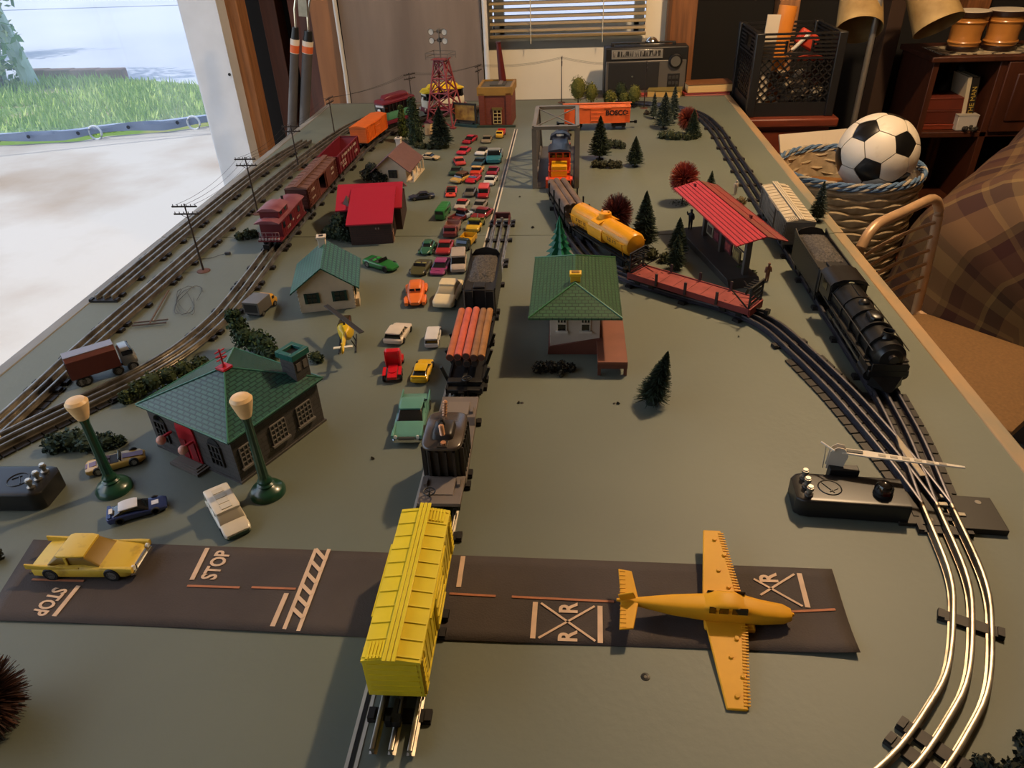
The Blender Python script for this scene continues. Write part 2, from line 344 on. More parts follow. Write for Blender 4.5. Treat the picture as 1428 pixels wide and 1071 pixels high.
# ------------------------------------------------------------------ TABLE
TOPM = M('6a7062', .55, c2='60665a', vs=3.5, bump=.12, bs=120, name='table_paint', detail=6)
t = thing('hobby_table', 'long grey green two piece table carrying the model railway', 'table', (0, 0, FZ))
H = -FZ
for y0, y1 in ((-1.37, -.0012), (.0012, 1.37)):
    b = B(); rect(b, -.7625, .7625, y0, y1, H-.019, H); b.build('table_top', TOPM, t, .002)
EDG = M('b08a5c', .6, c2='7f7a66', vs=18, stretch=(1, .35, 1), bump=.2, bs=60)
for y0, y1 in ((-1.37, -.002), (.002, 1.37)):
    b = B(); rect(b, .748, .771, y0, y1, H-.05, H+.0015); b.build('edge_strip', EDG, t, .002)
    b = B(); rect(b, -.771, -.748, y0, y1, H-.05, H+.0015); b.build('edge_strip', M('8f8f8a', .5, c2='6e6a60', vs=20, stretch=(1, .3, 1)), t, .002)
for y in (-1.37, 1.355):
    b = B(); rect(b, -.76, .76, y, y+.015, H-.05, H+.001); b.build('edge_strip', M('5a564c', .6), t, .002)
for dx in (-.004, .0042):
    b = B(); rect(b, dx-.0016-.002, dx+.0016-.002, -1.36, .93, H, H+.0006); b.build('centre_line', M('c9bfae', .6, var=.15, vs=30), t)
b = B(); rect(b, -.0042, -.0005, -1.36, .93, H, H+.0004); b.build('centre_gap', BLACK, t)
for x in (-.68, .68):
    for y in (-1.2, -.2, .2, 1.2): b = B(); rect(b, x-.02, x+.02, y-.02, y+.02, 0, H-.019); b.build('leg', M('39413c', .5), t)
for x in (-.68, .68): b = B(); rect(b, x-.012, x+.012, -1.3, 1.3, H-.07, H-.019); b.build('apron', M('39413c', .5), t)
sc = B().lathe([(.0001, .0008), (.0016, .0008), (.002, .0012), (.0042, .0006), (.0045, 0)], n=12).mesh('screw', M('3c3a36', .4, .6))
for i, (px, py) in enumerate(((900, 944), (641, 648), (728, 562), (857, 563), (520, 640), (945, 268), (695, 870), (340, 795), (560, 590))):
    p = at(px, py); o = put(sc, 'screw', t, loc=(p.x, p.y, H)); o.scale = (1, 1, 1) if i < 1 else (.6, .6, .6)
# ------------------------------------------------------------------ TRACKS
TIEM = M('2a2624', .5, .3, var=.3, vs=90); RAILM = M('a59c8c', .34, .85, c2='5e564c', vs=45, thr=(.45, .8)); RAILD = M('5c5a60', .38, .85, var=.2, vs=45); RAILB = M('a6a096', .32, .8, c2='6c655c', vs=40)  # RAILB is paler: glare on the left-hand rails put into the colour
tie_me = B().box((0, 0, .002), (.058, .013, .004)).box((-.026, 0, .0045), (.006, .011, .003)).box((.026, 0, .0045), (.006, .011, .003)).mesh('tie', TIEM)
RZ = .0125       # rail head height
def sweep(b, P, off, closed=False):
    prof = [(-.0036, .0035), (-.0010, .0042), (-.0010, .0085), (-.0024, .0098), (-.0019, .0118), (0, .0125), (.0019, .0118), (.0024, .0098), (.0010, .0085), (.0010, .0042), (.0036, .0035)]
    rs = []
    for i, p in enumerate(P):
        d = (P[min(i+1, len(P)-1)]-P[max(i-1, 0)]).normalized(); nrm = Vector((d.y, -d.x, 0))
        rs.append([p+nrm*(off+u)+Vector((0, 0, z)) for u, z in prof])
    return b.skin(rs)
def track(name, label, pts, mat=RAILM, ties=.105, pair=True, t0=0, gauge=.0165):
    P = resample(spline([Vector((x, y, 0)) for x, y in pts]), .015); o = P[0].copy()
    t = thing(name, label, 'track', o)
    P = [p-o for p in P]
    for off in (-gauge, 0, gauge): sweep(B(), P, off).build('rail', mat, t, sharp=50)
    Q = resample(P, .0075); step = max(1, round(ties/.0075)); i = t0
    while i < len(Q):
        for k in ((i, i+3) if pair and (i//step) % 2 == 0 else (i,)):
            if k < len(Q)-1:
                d = Q[min(k+1, len(Q)-1)]-Q[max(k-1, 0)]; e = put(tie_me, 'tie', t, loc=Q[k]); e.rotation_euler.z = atan2(d.y, d.x)-pi/2
        i += step
    return t
T1P = [(.024, .085), (.026, -.3), (.029, -.75), (.032, -1.195)]
T2P = [(.30, 1.25), (.42, 1.235), (.52, 1.18), (.604, 1.063), (.634, .874), (.635, .63), (.636, .398), (.636, .18), (.637, -.2), (.637, -.632)]
SWP = [(.637, -.632), (.630, -.74), (.613, -.866)]
T4P = [(.613, -.866), (.600, -.976), (.578, -1.039), (.548, -1.099), (.518, -1.136), (.466, -1.188), (.40, -1.235)]
T3P = [(.155, .95), (.150, .70), (.152, .328), (.168, .092), (.222, -.13), (.286, -.225), (.392, -.310), (.464, -.362), (.519, -.428), (.553, -.533)]
T3S = [(.553, -.533), (.578, -.632), (.595, -.727), (.606, -.80), (.613, -.866)]
L1P = [(-.722, -.325), (-.722, .08), (-.716, .403), (-.70, .62), (-.672, .80)]
L2P = [(-.645, -.64), (-.648, -.5), (-.643, -.30), (-.640, -.1), (-.636, .1), (-.632, .365), (-.615, .639), (-.597, .835), (-.565, 1.02), (-.50, 1.17), (-.40, 1.26), (-.26, 1.30)]
L3P = [(-.535, -.648), (-.502, -.593), (-.472, -.515), (-.456, -.417), (-.455, -.328), (-.462, -.171), (-.468, -.05), (-.472, .34), (-.467, .571), (-.452, .78), (-.415, .93), (-.345, 1.06), (-.23, 1.17), (-.1, 1.21)]
track('straight_track', 'straight three rail track carrying tender, log car and yellow boxcar', T1P, RAILM, .11, t0=1)
track('outer_track', 'dark three rail track along the right table edge under the steam engine', T2P, RAILD, .115, False, gauge=.0175)
track('curved_track', 'bright curved three rail track sweeping off below the switch motor', T4P, RAILM, .16, True, t0=2)
track('inner_track', 'three rail track curving from the truss bridge under the tank car', T3P, RAILD, .115, False)
track('siding_track', 'short siding of three rail track nearest the left table edge', L1P, RAILB, .10, True)
track('left_main_track', 'long three rail track beside the siding, running behind the telegraph poles', L2P, RAILB, .10)
track('caboose_track', 'three rail track under the caboose curving past the grey station', L3P, RAILB, .10)
# turnouts
def turnout(name, label, A, C, mat, extra=()):
    PA = resample(spline([Vector((x, y, 0)) for x, y in A]), .015); PC = resample(spline([Vector((x, y, 0)) for x, y in C]), .015); o = PA[0].copy()
    t = thing(name, label, 'track switch', o)
    for P, nm in ((PA, 'rail'), (PC, 'curved_rail')):
        P = [p-o for p in P]
        for off in (-.0165, 0, .0165): sweep(B(), P, off).build(nm, mat, t, sharp=50)
    for P in (PA, PC):
        Q = resample([p-o for p in P], .02)
        for i, q in enumerate(Q[:-1]):
            d = Q[i+1]-q; e = B().box((0, 0, .0012+.0006*(P is PC)), (.064, .017, .0024)).build('base_plate', M('26221f', .45, .3, var=.2, vs=60), t, loc=q); e.rotation_euler.z = atan2(d.y, d.x)-pi/2
    return t
tR = turnout('right_turnout', 'dark three rail turnout in front of the steam engine', SWP, T3S, RAILD)
o_ = tR.location; b = B(); fp = [at(1249, 603, .012)-o_, at(1262, 620, .012)-o_, at(1292, 664, .012)-o_, at(1283, 664, .012)-o_, at(1254, 624, .012)-o_]
b.add([Vector((v.x, v.y, z)) for z in (.004, .0125) for v in fp], [(4, 3, 2, 1, 0), (5, 6, 7, 8, 9)]+[(i, (i+1) % 5, 5+(i+1) % 5, 5+i) for i in range(5)]); b.build('frog', M('8a7f70', .4, .6), tR, .0008)
tL = turnout('left_turnout', 'brown worn three rail turnout beside the controller box', [(-.645, -.64), (-.645, -.73), (-.648, -.82)], [(-.535, -.648), (-.581, -.717), (-.618, -.776), (-.66, -.85)], RAILB)
# ================================================================== ROLLING STOCK
RX = lambda x, y, z: Vector((x, y, z))
truck_me = (B().box((0, .019, .016), (.046, .004, .008)).box((0, -.019, .016), (.046, .004, .008)).box((0, 0, .018), (.014, .036, .006))
            .box((.015, .0195, .014), (.010, .006, .012)).box((-.015, .0195, .014), (.010, .006, .012)).box((.015, -.0195, .014), (.010, .006, .012)).box((-.015, -.0195, .014), (.010, .006, .012))
            .cyl((.015, -.016, .017), (.015, .016, .017), .002, n=6).cyl((-.015, -.016, .017), (-.015, .016, .017), .002, n=6)).mesh('truck', M('161514', .5, .2))
wheel_me = B().lathe([(.0015, -.003), (.0075, -.003), (.0085, -.0012), (.0068, 0), (.0065, .003), (.0015, .003)], (0, 0, 0), 14, (0, 1, 0)).mesh('wheel', M('2a2826', .35, .7))
coup_me = B().box((.008, 0, .0), (.018, .004, .004)).box((.019, .002, 0), (.008, .009, .008)).box((.021, -.004, .001), (.005, .005, .009)).mesh('coupler', M('1b1a1a', .4, .5))
def trucks(t, xs, z=0, couple=None):
    for x in xs:
        k = put(truck_me, 'truck', t, loc=(x, 0, z))
        for wx in (-.015, .015):
            for wy in (-.0165, .0165):
                w = put(wheel_me, 'wheel', k, loc=(wx, wy, .0195)); w.rotation_euler.z = 0 if wy > 0 else pi
    if couple:
        for sx in (-1, 1):
            o = put(coup_me, 'coupler', t, loc=(sx*couple, 0, .02+z))
            if sx < 0: o.rotation_euler.z = pi
def marks(t, mat, x, y, z, wd, hh, n):
    # worn, unreadable stencilling: a row of small strokes
    r = random.Random(int(abs(x)*1e4)+n); b = B(); c = wd/n
    for i in range(n):
        x0 = x-wd/2+c*(i+.5); k = r.choice((0, 1, 2))
        b.box((x0-c*.28, y, z), (c*.2, .0004, hh))
        if k: b.box((x0, y, z+hh*.4), (c*.6, .0004, hh*.2))
        if k > 1: b.box((x0, y, z-hh*.4), (c*.6, .0004, hh*.2)); b.box((x0+c*.25, y, z), (c*.18, .0004, hh))
    return b.build('stencilling', mat, t)
def brake_wheel(t, c, r=.007):
    b = B().tube([(c[0]+r*cos(a*pi/9), c[1]+r*sin(a*pi/9), c[2]) for a in range(19)], .0009, 5)
    for k in range(3): b.cyl((c[0]-r*cos(k*pi/3), c[1]-r*sin(k*pi/3), c[2]), (c[0]+r*cos(k*pi/3), c[1]+r*sin(k*pi/3), c[2]), .0006, n=5)
    b.cyl((c[0], c[1], c[2]-.008), (c[0], c[1], c[2]+.001), .0009, n=6); return b.build('brake_wheel', BLACK, t)
def roll(name, label, A, C, cat='train car', group=None):
    A = Vector(A); C = Vector(C); m = (A+C)/2; d = C-A
    return thing(name, label, cat, (m.x, m.y, 0), atan2(d.y, d.x), group), d.length
def boxcar(name, label, A, C, body, roofm, w=.052, zt=.076, ribs=10, text=None, tmat=None, door='closed', board=True, marks_=()):
    t, L = roll(name, label, A, C); h = L/2; zb = .024; ze = zt-.006
    if door == 'open':
        b = B(); b.box((0, 0, zb+.001), (L, w, .002))
        for s in (-1, 1): b.box((s*(h-.001), 0, (zb+ze)/2), (.002, w, ze-zb))
        for s in (-1, 1):
            for x0, x1 in ((-h, -.028), (.022, h)): b.box(((x0+x1)/2, s*(w/2-.001), (zb+ze)/2), (x1-x0, .002, ze-zb))
    else: b = B().box((0, 0, (zb+ze)/2), (L, w, ze-zb))
    for i in range(int(L/.012)+1):      # side seams
        x = -h+.004+i*.012
        if x < h and not (door == 'open' and -.03 < x < .024):
            for s in (-1, 1): b.box((x, s*w/2, (zb+ze)/2), (.0016, .0012, ze-zb-.004))
    for s in (-1, 1):
        for k in range(6): b.box((s*h, 0, zb+.006+k*.0075), (.0016, w-.006, .003))
        b.box((0, s*(w/2), zb+.0015), (L, .002, .003))
    bd = b.build('body', body, t, sharp=30)
    b = B(); b.ext([(-w/2-.0015, ze), (-w/2-.001, ze+.002), (0, zt), (w/2+.001, ze+.002), (w/2+.0015, ze)], -h-.002, h+.002, 'yz')
    for i in range(ribs+1 if ribs else 0):
        x = -h+.002+(L-.004)*i/ribs
        for s in (-1, 1): b.add([(x-.0008, 0, zt), (x+.0008, 0, zt), (x+.0008, 0, zt+.0012), (x-.0008, 0, zt+.0012), (x-.0008, s*(w/2), ze+.002), (x+.0008, s*(w/2), ze+.002), (x+.0008, s*(w/2), ze+.0032), (x-.0008, s*(w/2), ze+.0032)], [(0, 1, 2, 3), (5, 4, 7, 6), (3, 2, 6, 7), (0, 3, 7, 4), (1, 5, 6, 2), (0, 4, 5, 1)])
    rf = b.build('roof', roofm, t, sharp=25)
    if board:
        for y in (-.0042, 0, .0042): B().box((0, y, zt+.0022), (L+.012, .0036, .0016)).build('running_board', roofm, t, .0004)
        for s in (-1, 1):
            for k in range(5): B().box((s*(h-.008), -s*(.008+k*.0032), zt-.0002-k*.0006), (.018, .0022, .0014)).build('platform_slat', roofm, t)
    for s in (-1, 1):
        if door == 'closed': d = B().box((0, s*(w/2+.0012), (zb+ze)/2), (.042, .0024, ze-zb-.004)); [d.box((0, s*(w/2+.003), zb+.008+k*.012), (.040, .0016, .0016)) for k in range(4)]; d.build('door', body, t, .0004)
        else: B().box((.047, s*(w/2+.0015), (zb+ze)/2), (.044, .0024, ze-zb-.004)).build('door', body, t, .0004)
        B().box((0, s*(w/2+.002), ze-.001), (.09, .0022, .002)).build('door_rail', body, t)
        for sx in (-1, 1):
            b = B()
            for k in range(6): b.box((sx*(h-.008), s*(w/2+.002), zb+.004+k*.007), (.010, .001, .001))
            b.box((sx*(h-.013), s*(w/2+.0015), (zb+ze)/2), (.001, .0012, ze-zb)); b.box((sx*(h-.003), s*(w/2+.0015), (zb+ze)/2), (.001, .0012, ze-zb)); b.build('ladder', body, t)
    if text:
        for s in (-1, 1):
            for tx, ty, sz, st in text:
                lettering(st, sz, tmat, t, bold=.035, M4=Matrix.Translation((tx*-s, s*(w/2+.0012), ty)) @ Matrix.Rotation(0 if s < 0 else pi, 4, 'Z') @ Matrix.Rotation(pi/2, 4, 'X'))
    for s in (-1, 1):
        for q in marks_: marks(t, tmat, q[0]*-s, s*(w/2+.0012), *q[1:])
    B().box((0, 0, .022), (L*.8, .012, .005)).build('underframe', BLACK, t)
    trucks(t, (-h+.034, h-.034), 0, h+.002); return t
YEL = M('e6ce2c', .38, var=.06, vs=30); 
t = boxcar('yellow_boxcar', 'bright yellow boxcar standing on the road strip', (.031, -1.152), (.030, -.968), YEL, YEL, .05, .079)
B().lathe([(.001, 0), (.007, 0), (.007, .001), (.001, .001)], (.1, .012, .05), 14, (1, 0, 0)).build('brake_wheel', BLACK, t)
SIL = M('a89a88', .8, var=.15, vs=30)
boxcar('grey_boxcar', 'weathered pale grey boxcar coupled behind the black tender', (.638, -.12), (.637, .105), M('6f665c', .8, var=.25, vs=25), M('b5a78e', .85, var=.12, vs=40), .054, .077, ribs=12)
BRN = M('5a2a20', .6, var=.12, vs=30); WHL = M('d8d0c0', .7)
boxcar('brown_boxcar', 'red brown boxcar with an open sliding door behind the caboose', (-.472, .118), (-.474, .372), BRN, M('6b4a40', .55, var=.1, vs=20), .053, .077, marks_=[(.085, .058, .03, .006, 6), (.085, .046, .024, .004, 7), (-.085, .058, .024, .006, 5), (-.085, .04, .03, .004, 8)], tmat=WHL, door='open')
ORG = M('d8641c', .45, var=.08, vs=40)
boxcar('orange_boxcar', 'plain orange boxcar ahead of the maroon gondola', (-.470, .70), (-.447, .885), ORG, ORG, .052, .075, board=False, ribs=0)
BOS = M('e0642a', .55, var=.08, vs=40)
t = boxcar('lettered_boxcar', 'orange boxcar with dark lettering behind the truss bridge', (.158, .912), (.366, .918), BOS, M('d8703c', .6, var=.1, vs=30), .052, .078, text=[(.062, .055, .021, 'BOSCO')], tmat=M('2a1712', .6), ribs=14)
# gondola
MAR = M('6a1624', .5, var=.12, vs=30)
t, L = roll('maroon_gondola', 'open maroon hopper car with white lettering between the boxcars', (-.474, .388), (-.472, .60), 'train car'); h = L/2; w = .054; z0, z1 = .024, .07
B().box((0, 0, z0+.001), (L, w, .002)).build('floor_plate', MAR, t)
for s in (-1, 1):
    b = B().box((0, s*w/2, (z0+z1)/2), (L, .002, z1-z0)).box((0, s*w/2, z1), (L+.003, .004, .003))
    for k in range(9): b.box((-h+.004+k*(L-.008)/8, s*(w/2+.002), (z0+z1)/2), (.002, .003, z1-z0))
    b.build('side_panel', MAR, t)
    b = B().add([(s*h, -w/2, z0), (s*h, w/2, z0), (s*h, w/2, z1), (s*h, -w/2, z1), (s*(h-.02), -w/2, z0+.002), (s*(h-.02), w/2, z0+.002)], [(0, 1, 2, 3), (3, 2, 5, 4), (0, 4, 5, 1)]).box((s*h, 0, z1), (.003, w, .003)); b.build('end_slope', MAR, t)
    for q in ((.0, .062, .15, .006, 13), (-.07, .048, .05, .007, 5), (-.06, .038, .04, .005, 6), (.06, .042, .03, .006, 3)): marks(t, WHL, q[0]*-s, s*(w/2+.0042), *q[1:])
trucks(t, (-h+.034, h-.034), 0, h+.002)
# caboose
CAB = M('64141e', .42, var=.12, vs=30); CABR = M('70303a', .5, c2='8d5a60', vs=25)
t, L = roll('caboose', 'maroon caboose with cupola and platform railing at the tail of the train', (-.472, -.085), (-.473, .095), 'caboose'); h = L/2; w = .05; zb, ze = .026, .062
B().box((0, 0, .024), (L, w+.002, .004)).build('deck', CAB, t)
b = B().box((.004, 0, (zb+ze)/2), (L-.034, w, ze-zb)); [b.box((-h+.025+k*.012, s*w/2, (zb+ze)/2), (.001, .001, ze-zb)) for k in range(12) for s in (-1, 1)]; b.build('body', CAB, t)
b = B(); b.ext([(-w/2-.003, ze), (-w/2-.002, ze+.002), (-.012, ze+.007), (.012, ze+.007), (w/2+.002, ze+.002), (w/2+.003, ze)], -h, h, 'yz'); b.build('roof', CABR, t)
b = B().box((-.035, 0, ze+.012), (.06, .042, .016)); c = b.build('cupola', CAB, t)
b = B(); b.ext([(-.026, ze+.02), (-.012, ze+.026), (.012, ze+.026), (.026, ze+.02)], -.068, -.002, 'yz'); b.build('cupola_roof', CABR, c)
for s in (-1, 1):
    for x in (-.05, -.02): B().box((x, s*.0212, ze+.013), (.012, .001, .009)).build('cupola_window', glassy(), c)
    for x in (-.055, -.01, .045): B().box((x, s*(w/2+.0006), .049), (.013, .0012, .013)).build('window', glassy(), t, .0003)
    for q in ((-.03, .036, .02, .006, 4), (.0, .04, .01, .004, 3), (.035, .034, .024, .004, 6)): marks(t, WHL, q[0], s*(w/2+.0012), *q[1:])
    b = B()
    for y in (-.022, -.0145, -.007, .007, .0145, .022): b.cyl((s*(h-.003), y, .026), (s*(h-.003), y, .042), .0008, n=5)
    b.tube([(s*(h-.003), -.022, .042), (s*(h-.003), .022, .042)], .0009, 5); b.tube([(s*(h-.003), -.022, .034), (s*(h-.003), .022, .034)], .0006, 5); b.build('railing', M('8d6a6a', .5), t)
    b = B(); [b.box((s*(h-.002), y, .0275), (.004, .004, .005)) for y in (-.02, -.013, -.006, .001, .008, .015, .022)]; b.build('end_step', M('b09a94', .6), t)
B().cyl((.05, .01, ze+.005), (.05, .01, ze+.016), .003, n=8).build('smoke_stack', BLACK, t)
trucks(t, (-h+.036, h-.036), 0, h+.002)
# steam tender on the centre track
TBL = M('1d1b1a', .42, var=.2, vs=60); COAL = M('5e564e', .7, c2='1c1917', vs=300, bump=1, bs=500)
def coal_heap(b, x0, x1, w, z, hh, rgn):
    nx, ny = 26, 14; rows = []
    for i in range(nx+1):
        u = i/nx; rows.append([Vector((x0+(x1-x0)*u, w*(j/ny-.5), z+hh*(1-abs(2*j/ny-1)**3)*min(1, 5*u, 5*(1-u))+rgn.uniform(-.0014, .0018))) for j in range(ny+1)])
    return b.skin(rows, caps=False, closed=False)
def tender(t, L, w=.055, zt=.072, flip=1):
    h = L/2; b = B(); zb = .024
    b.box((0, 0, (zb+zt)/2), (L, w, zt-zb)); bd = b.build('body', TBL, t, .0015)
    coal_heap(B(), -h+.004, h-.03, w-.008, zt, .010, random.Random(5)).build('coal_load', COAL, t, sharp=80, kind='stuff')
    for s in (-1, 1):
        B().ext([(-h, zt), (h, zt), (h, zt+.003), (-h+.03, zt+.006), (-h, zt+.012)], s*(w/2)-.001, s*(w/2)+.001, 'xz').build('coal_board', TBL, t)
        b = B(); [b.sphere((-h+.01+k*.0105, s*w/2, z), .0007, 5) for k in range(int(L/.0105)) for z in (zb+.004, zt-.004)]; b.build('rivets', TBL, t, kind='stuff')
    e = B().add([(-h, -w/2, zt), (-h, w/2, zt), (-h, w/2-.008, zt+.011), (-h, 0, zt+.016), (-h, -w/2+.008, zt+.011), (-h+.002, -w/2, zt), (-h+.002, w/2, zt), (-h+.002, w/2-.008, zt+.011), (-h+.002, 0, zt+.016), (-h+.002, -w/2+.008, zt+.011)], [(0, 1, 2, 3, 4), (9, 8, 7, 6, 5)]+[(i, (i+1) % 5, 5+(i+1) % 5, 5+i) for i in range(5)]).build('bulkhead', TBL, t)
    b = B().box((h-.014, 0, zt+.002), (.02, .02, .004)); b.build('hatch', TBL, t, .001)
    fr = B().box((h+.0008, .018, .05), (.003, .016, .04)).box((h+.0008, -.018, .05), (.003, .016, .04)).box((h+.002, 0, .038), (.006, .03, .004)).build('front_frame', TBL, t, .001)
    b = B(); [b.cyl((h+.004, s*.025, .03), (h+.004, s*.025, .072), .0009, n=5) for s in (-1, 1)]; [b.box((h+.004, s*.011, .07), (.001, .001, .02)) for s in (-1, 1)]; b.build('handrail', M('6f685e', .4, .6), t)
    B().box((h, 0, .026), (.006, w, .006)).build('step', TBL, t); trucks(t, (-h+.03, h-.03), 0, h+.002)
t, L = roll('coal_tender', 'black coal tender at the head of the log car', (.025, -.275), (.027, -.425), 'tender'); tender(t, L)
# log car
BARK = [M('b0603e', .8, var=.15, vs=60), M('c25a48', .8, var=.15, vs=60), M('ba5c46', .8, var=.15, vs=60), M('8a6040', .8, var=.2, vs=60), M('9a6a3c', .8, var=.2, vs=60), M('6a4a34', .8, var=.2, vs=60)]
t, L = roll('log_car', 'black flat car carrying reddish logs behind the coal tender', (.029, -.665), (.027, -.44)); h = L/2
B().box((0, 0, .025), (L, .05, .006)).box((0, 0, .021), (L, .014, .006)).build('deck', DKMETAL, t, .001)
for s in (-1, 1):
    B().box((0, s*.0255, .026), (L, .003, .009)).build('side_sill', DKMETAL, t); B().box((s*(h-.018), 0, .031), (.012, .052, .007)).build('bolster', DKMETAL, t, .001)
for x in (-.085, -.035, .015):
    for s in (-1, 1): B().box((x, s*.031, .038), (.004, .004, .026), rx=-s*.35).build('stake', DKMETAL, t)
B().box((-h+.03, 0, .036), (.05, .006, .006)).build('brake_gear', BLACK, t)
brake_wheel(t, (-h+.012, -.004, .041))
lo0 = t.location; la = t.rotation_euler.z
for i, (y, z, k) in enumerate(((-.024, .058, 0), (-.0125, .0585, 1), (0, .059, 2), (.012, .058, 3), (.0225, .0575, 4), (-.012, .0475, 5), (.001, .047, 5), (.0125, .0475, 5))):
    r = .0057; g = thing('toy_log', ['orange brown log at the outer edge of the black log car', 'bright pinkish red log second on the log car', 'rosy brown log in the middle of the log car', 'dull brown log fourth on the log car', 'tan log at the edge nearest the green roofed house', 'dark bottom log of the log car on the parked car side', 'dark bottom log in the middle of the log car', 'dark bottom log of the log car on the house side'][i], 'log', (lo0.x-y*1., lo0.y+.0, 0), la, 'logs on the black log car')
    g.location = (lo0.x+y, lo0.y+.008+.004*((i*37) % 3-1)*.3, z)
    B().cyl((-.078, 0, 0), (.072, 0, 0), r*1.03, r, 12).build('bark', BARK[k], g); B().cyl((-.0788, 0, 0), (.0728, 0, 0), r*.85, r*.82, 12).build('cut_end', M('5a3628' if i < 5 else '2a2018', .8), g)
trucks(t, (-h+.036, h-.036), 0, h+.002)
# transformer flat car
FLT = M('6a5f56', .6, var=.12, vs=30)
t, L = roll('depressed_flat_car', 'grey depressed centre flat car carrying the black transformer', (.031, -.912), (.028, -.690)); h = L/2
P = [(-h, .029), (-h, .034), (-.062, .034), (-.054, .024), (.054, .024), (.062, .034), (h, .034), (h, .029), (.066, .029), (.058, .018), (-.058, .018), (-.066, .029)]
B().ext(P, -.026, .026, 'xz').build('deck', FLT, t, .001)
for s in (-1, 1): B().box((s*(h-.03), 0, .0346), (.03, .03, .001)).build('deck_plate', M('75695e', .6), t); [B().box((s*.075, yy, .036), (.012, .004, .004)).build('lug', FLT, t) for yy in (-.02, .02)]
brake_wheel(t, (-h+.012, .012, .042))
trucks(t, (-h+.032, h-.032), .004, h+.002)
tt = thing('power_transformer', 'black ribbed transformer with copper insulators riding the flat car', 'transformer', (.0295, -.826, .024), pi/2)
TR = M('2b2622', .4, var=.15, vs=50); VT = Matrix.Rotation(-pi/2, 4, 'Y')
b = B().tf(VT).hull([(0, .0225, -.034, .034), (.051, .0225, -.034, .034)], .4, 28)
b.build('tank', TR, tt, sharp=60)
for s in (-1, 1):
    for k in range(7): B().box((-.027+k*.009, s*.0235, .025), (.002, .005, .044)).build('cooling_fin', TR, tt)
    for k in range(4): B().box((s*.0355, -.015+k*.01, .025), (.004, .003, .044)).build('cooling_fin', TR, tt)
B().tf(VT).hull([(.049, .0240, -.037, .037), (.050, .0255, -.0385, .0385), (.0525, .0255, -.0385, .0385), (.054, .0235, -.0365, .0365)], .42, 32).build('lid', M('4a4038', .25, coat=.3), tt, sharp=60)
B().tf(VT).hull([(.053, .0135, -.014, .022), (.059, .0125, -.012, .020), (.061, .0105, -.010, .018)], .3, 24).build('raised_cover', TR, tt, sharp=50)
B().box((-.03, -.002, .054), (.014, .012, .003)).build('bracket', TR, tt)
for x, y in ((-.009, .002), (-.001, .003)): B().lathe([(.0045, 0), (.0045, .003), (.0025, .006), (.0025, .009)], (x, y, .061), 10).build('bushing', BLACK, tt)
def insulator(p, d, hh):
    pr = []; n = 6
    for k in range(n): pr += [(.0022, hh*k/n), (.0034, hh*(k+.4)/n), (.0022, hh*(k+.8)/n)]
    return B().lathe(pr+[(.0016, hh)], p, 10, d)
for p, d, hh in (((-.020, -.001, .061), (-.25, 0, 1), .018), ((.03, .005, .052), (.2, -.1, 1), .022)): insulator(p, d, hh).build('insulator', M('d09a72', .35, .3), tt)
B().cyl((-.031, -.003, .0555), (-.031, -.003, .058), .0035, n=10).build('terminal', M('c08a64', .35, .4), tt)
# steam engine + tender on the right track
t, L = roll('engine_tender', 'black tender coupled behind the steam engine', (.637, -.185), (.638, -.345), 'tender'); tender(t, L, .056, .072)
STM = M('1a1918', .32, var=.25, vs=70); t, L = roll('steam_engine', 'black steam locomotive on the right outer track', (.638, -.355), (.638, -.625), 'locomotive'); h = L/2
bc = .056; R_ = .0245
def ringb(b, x0, x1, r, r2=None): return b.cyl((x0, 0, bc), (x1, 0, bc), r, r2, 24)
b = B(); ringb(b, -.07, .02, R_+.001, R_-.0015); ringb(b, .02, .118, R_-.0025, R_-.003); bo = b.build('boiler', STM, t, sharp=40)
for x in (-.068, -.022, .021, .062, .10): B().lathe([(R_-.001, -.0015), (R_+.0014, -.0015), (R_+.0014, .0015), (R_-.001, .0015)], (x, 0, bc), 24, (1, 0, 0)).build('boiler_band', STM, bo)
B().lathe([(R_-.002, 0), (R_-.002, .004), (.017, .008), (.016, .010), (.006, .0125), (.0001, .013)], (.118, 0, bc), 24, (1, 0, 0)).build('smokebox_front', STM, t)
B().cyl((.128, 0, bc+.004), (.137, 0, bc+.004), .006, n=14).build('headlight', M('2a2522', .25), t)
B().lathe([(.0095, 0), (.0075, .004), (.0075, .009), (.009, .011), (.0075, .011), (.0068, .004)], (.098, 0, bc+.020), 16).build('smoke_stack', STM, t)
B().hull([(.030, .006, bc+.018, bc+.028), (.034, .010, bc+.018, bc+.030), (.052, .010, bc+.018, bc+.030), (.056, .006, bc+.018, bc+.028)], .6).build('sand_dome', STM, t)
B().lathe([(.009, 0), (.008, .006), (.005, .009), (.0001, .010)], (-.004, 0, bc+.020), 16).build('steam_dome', STM, t)
B().box((-.045, 0, bc+.0255), (.04, .002, .002)).build('pipe', STM, t)
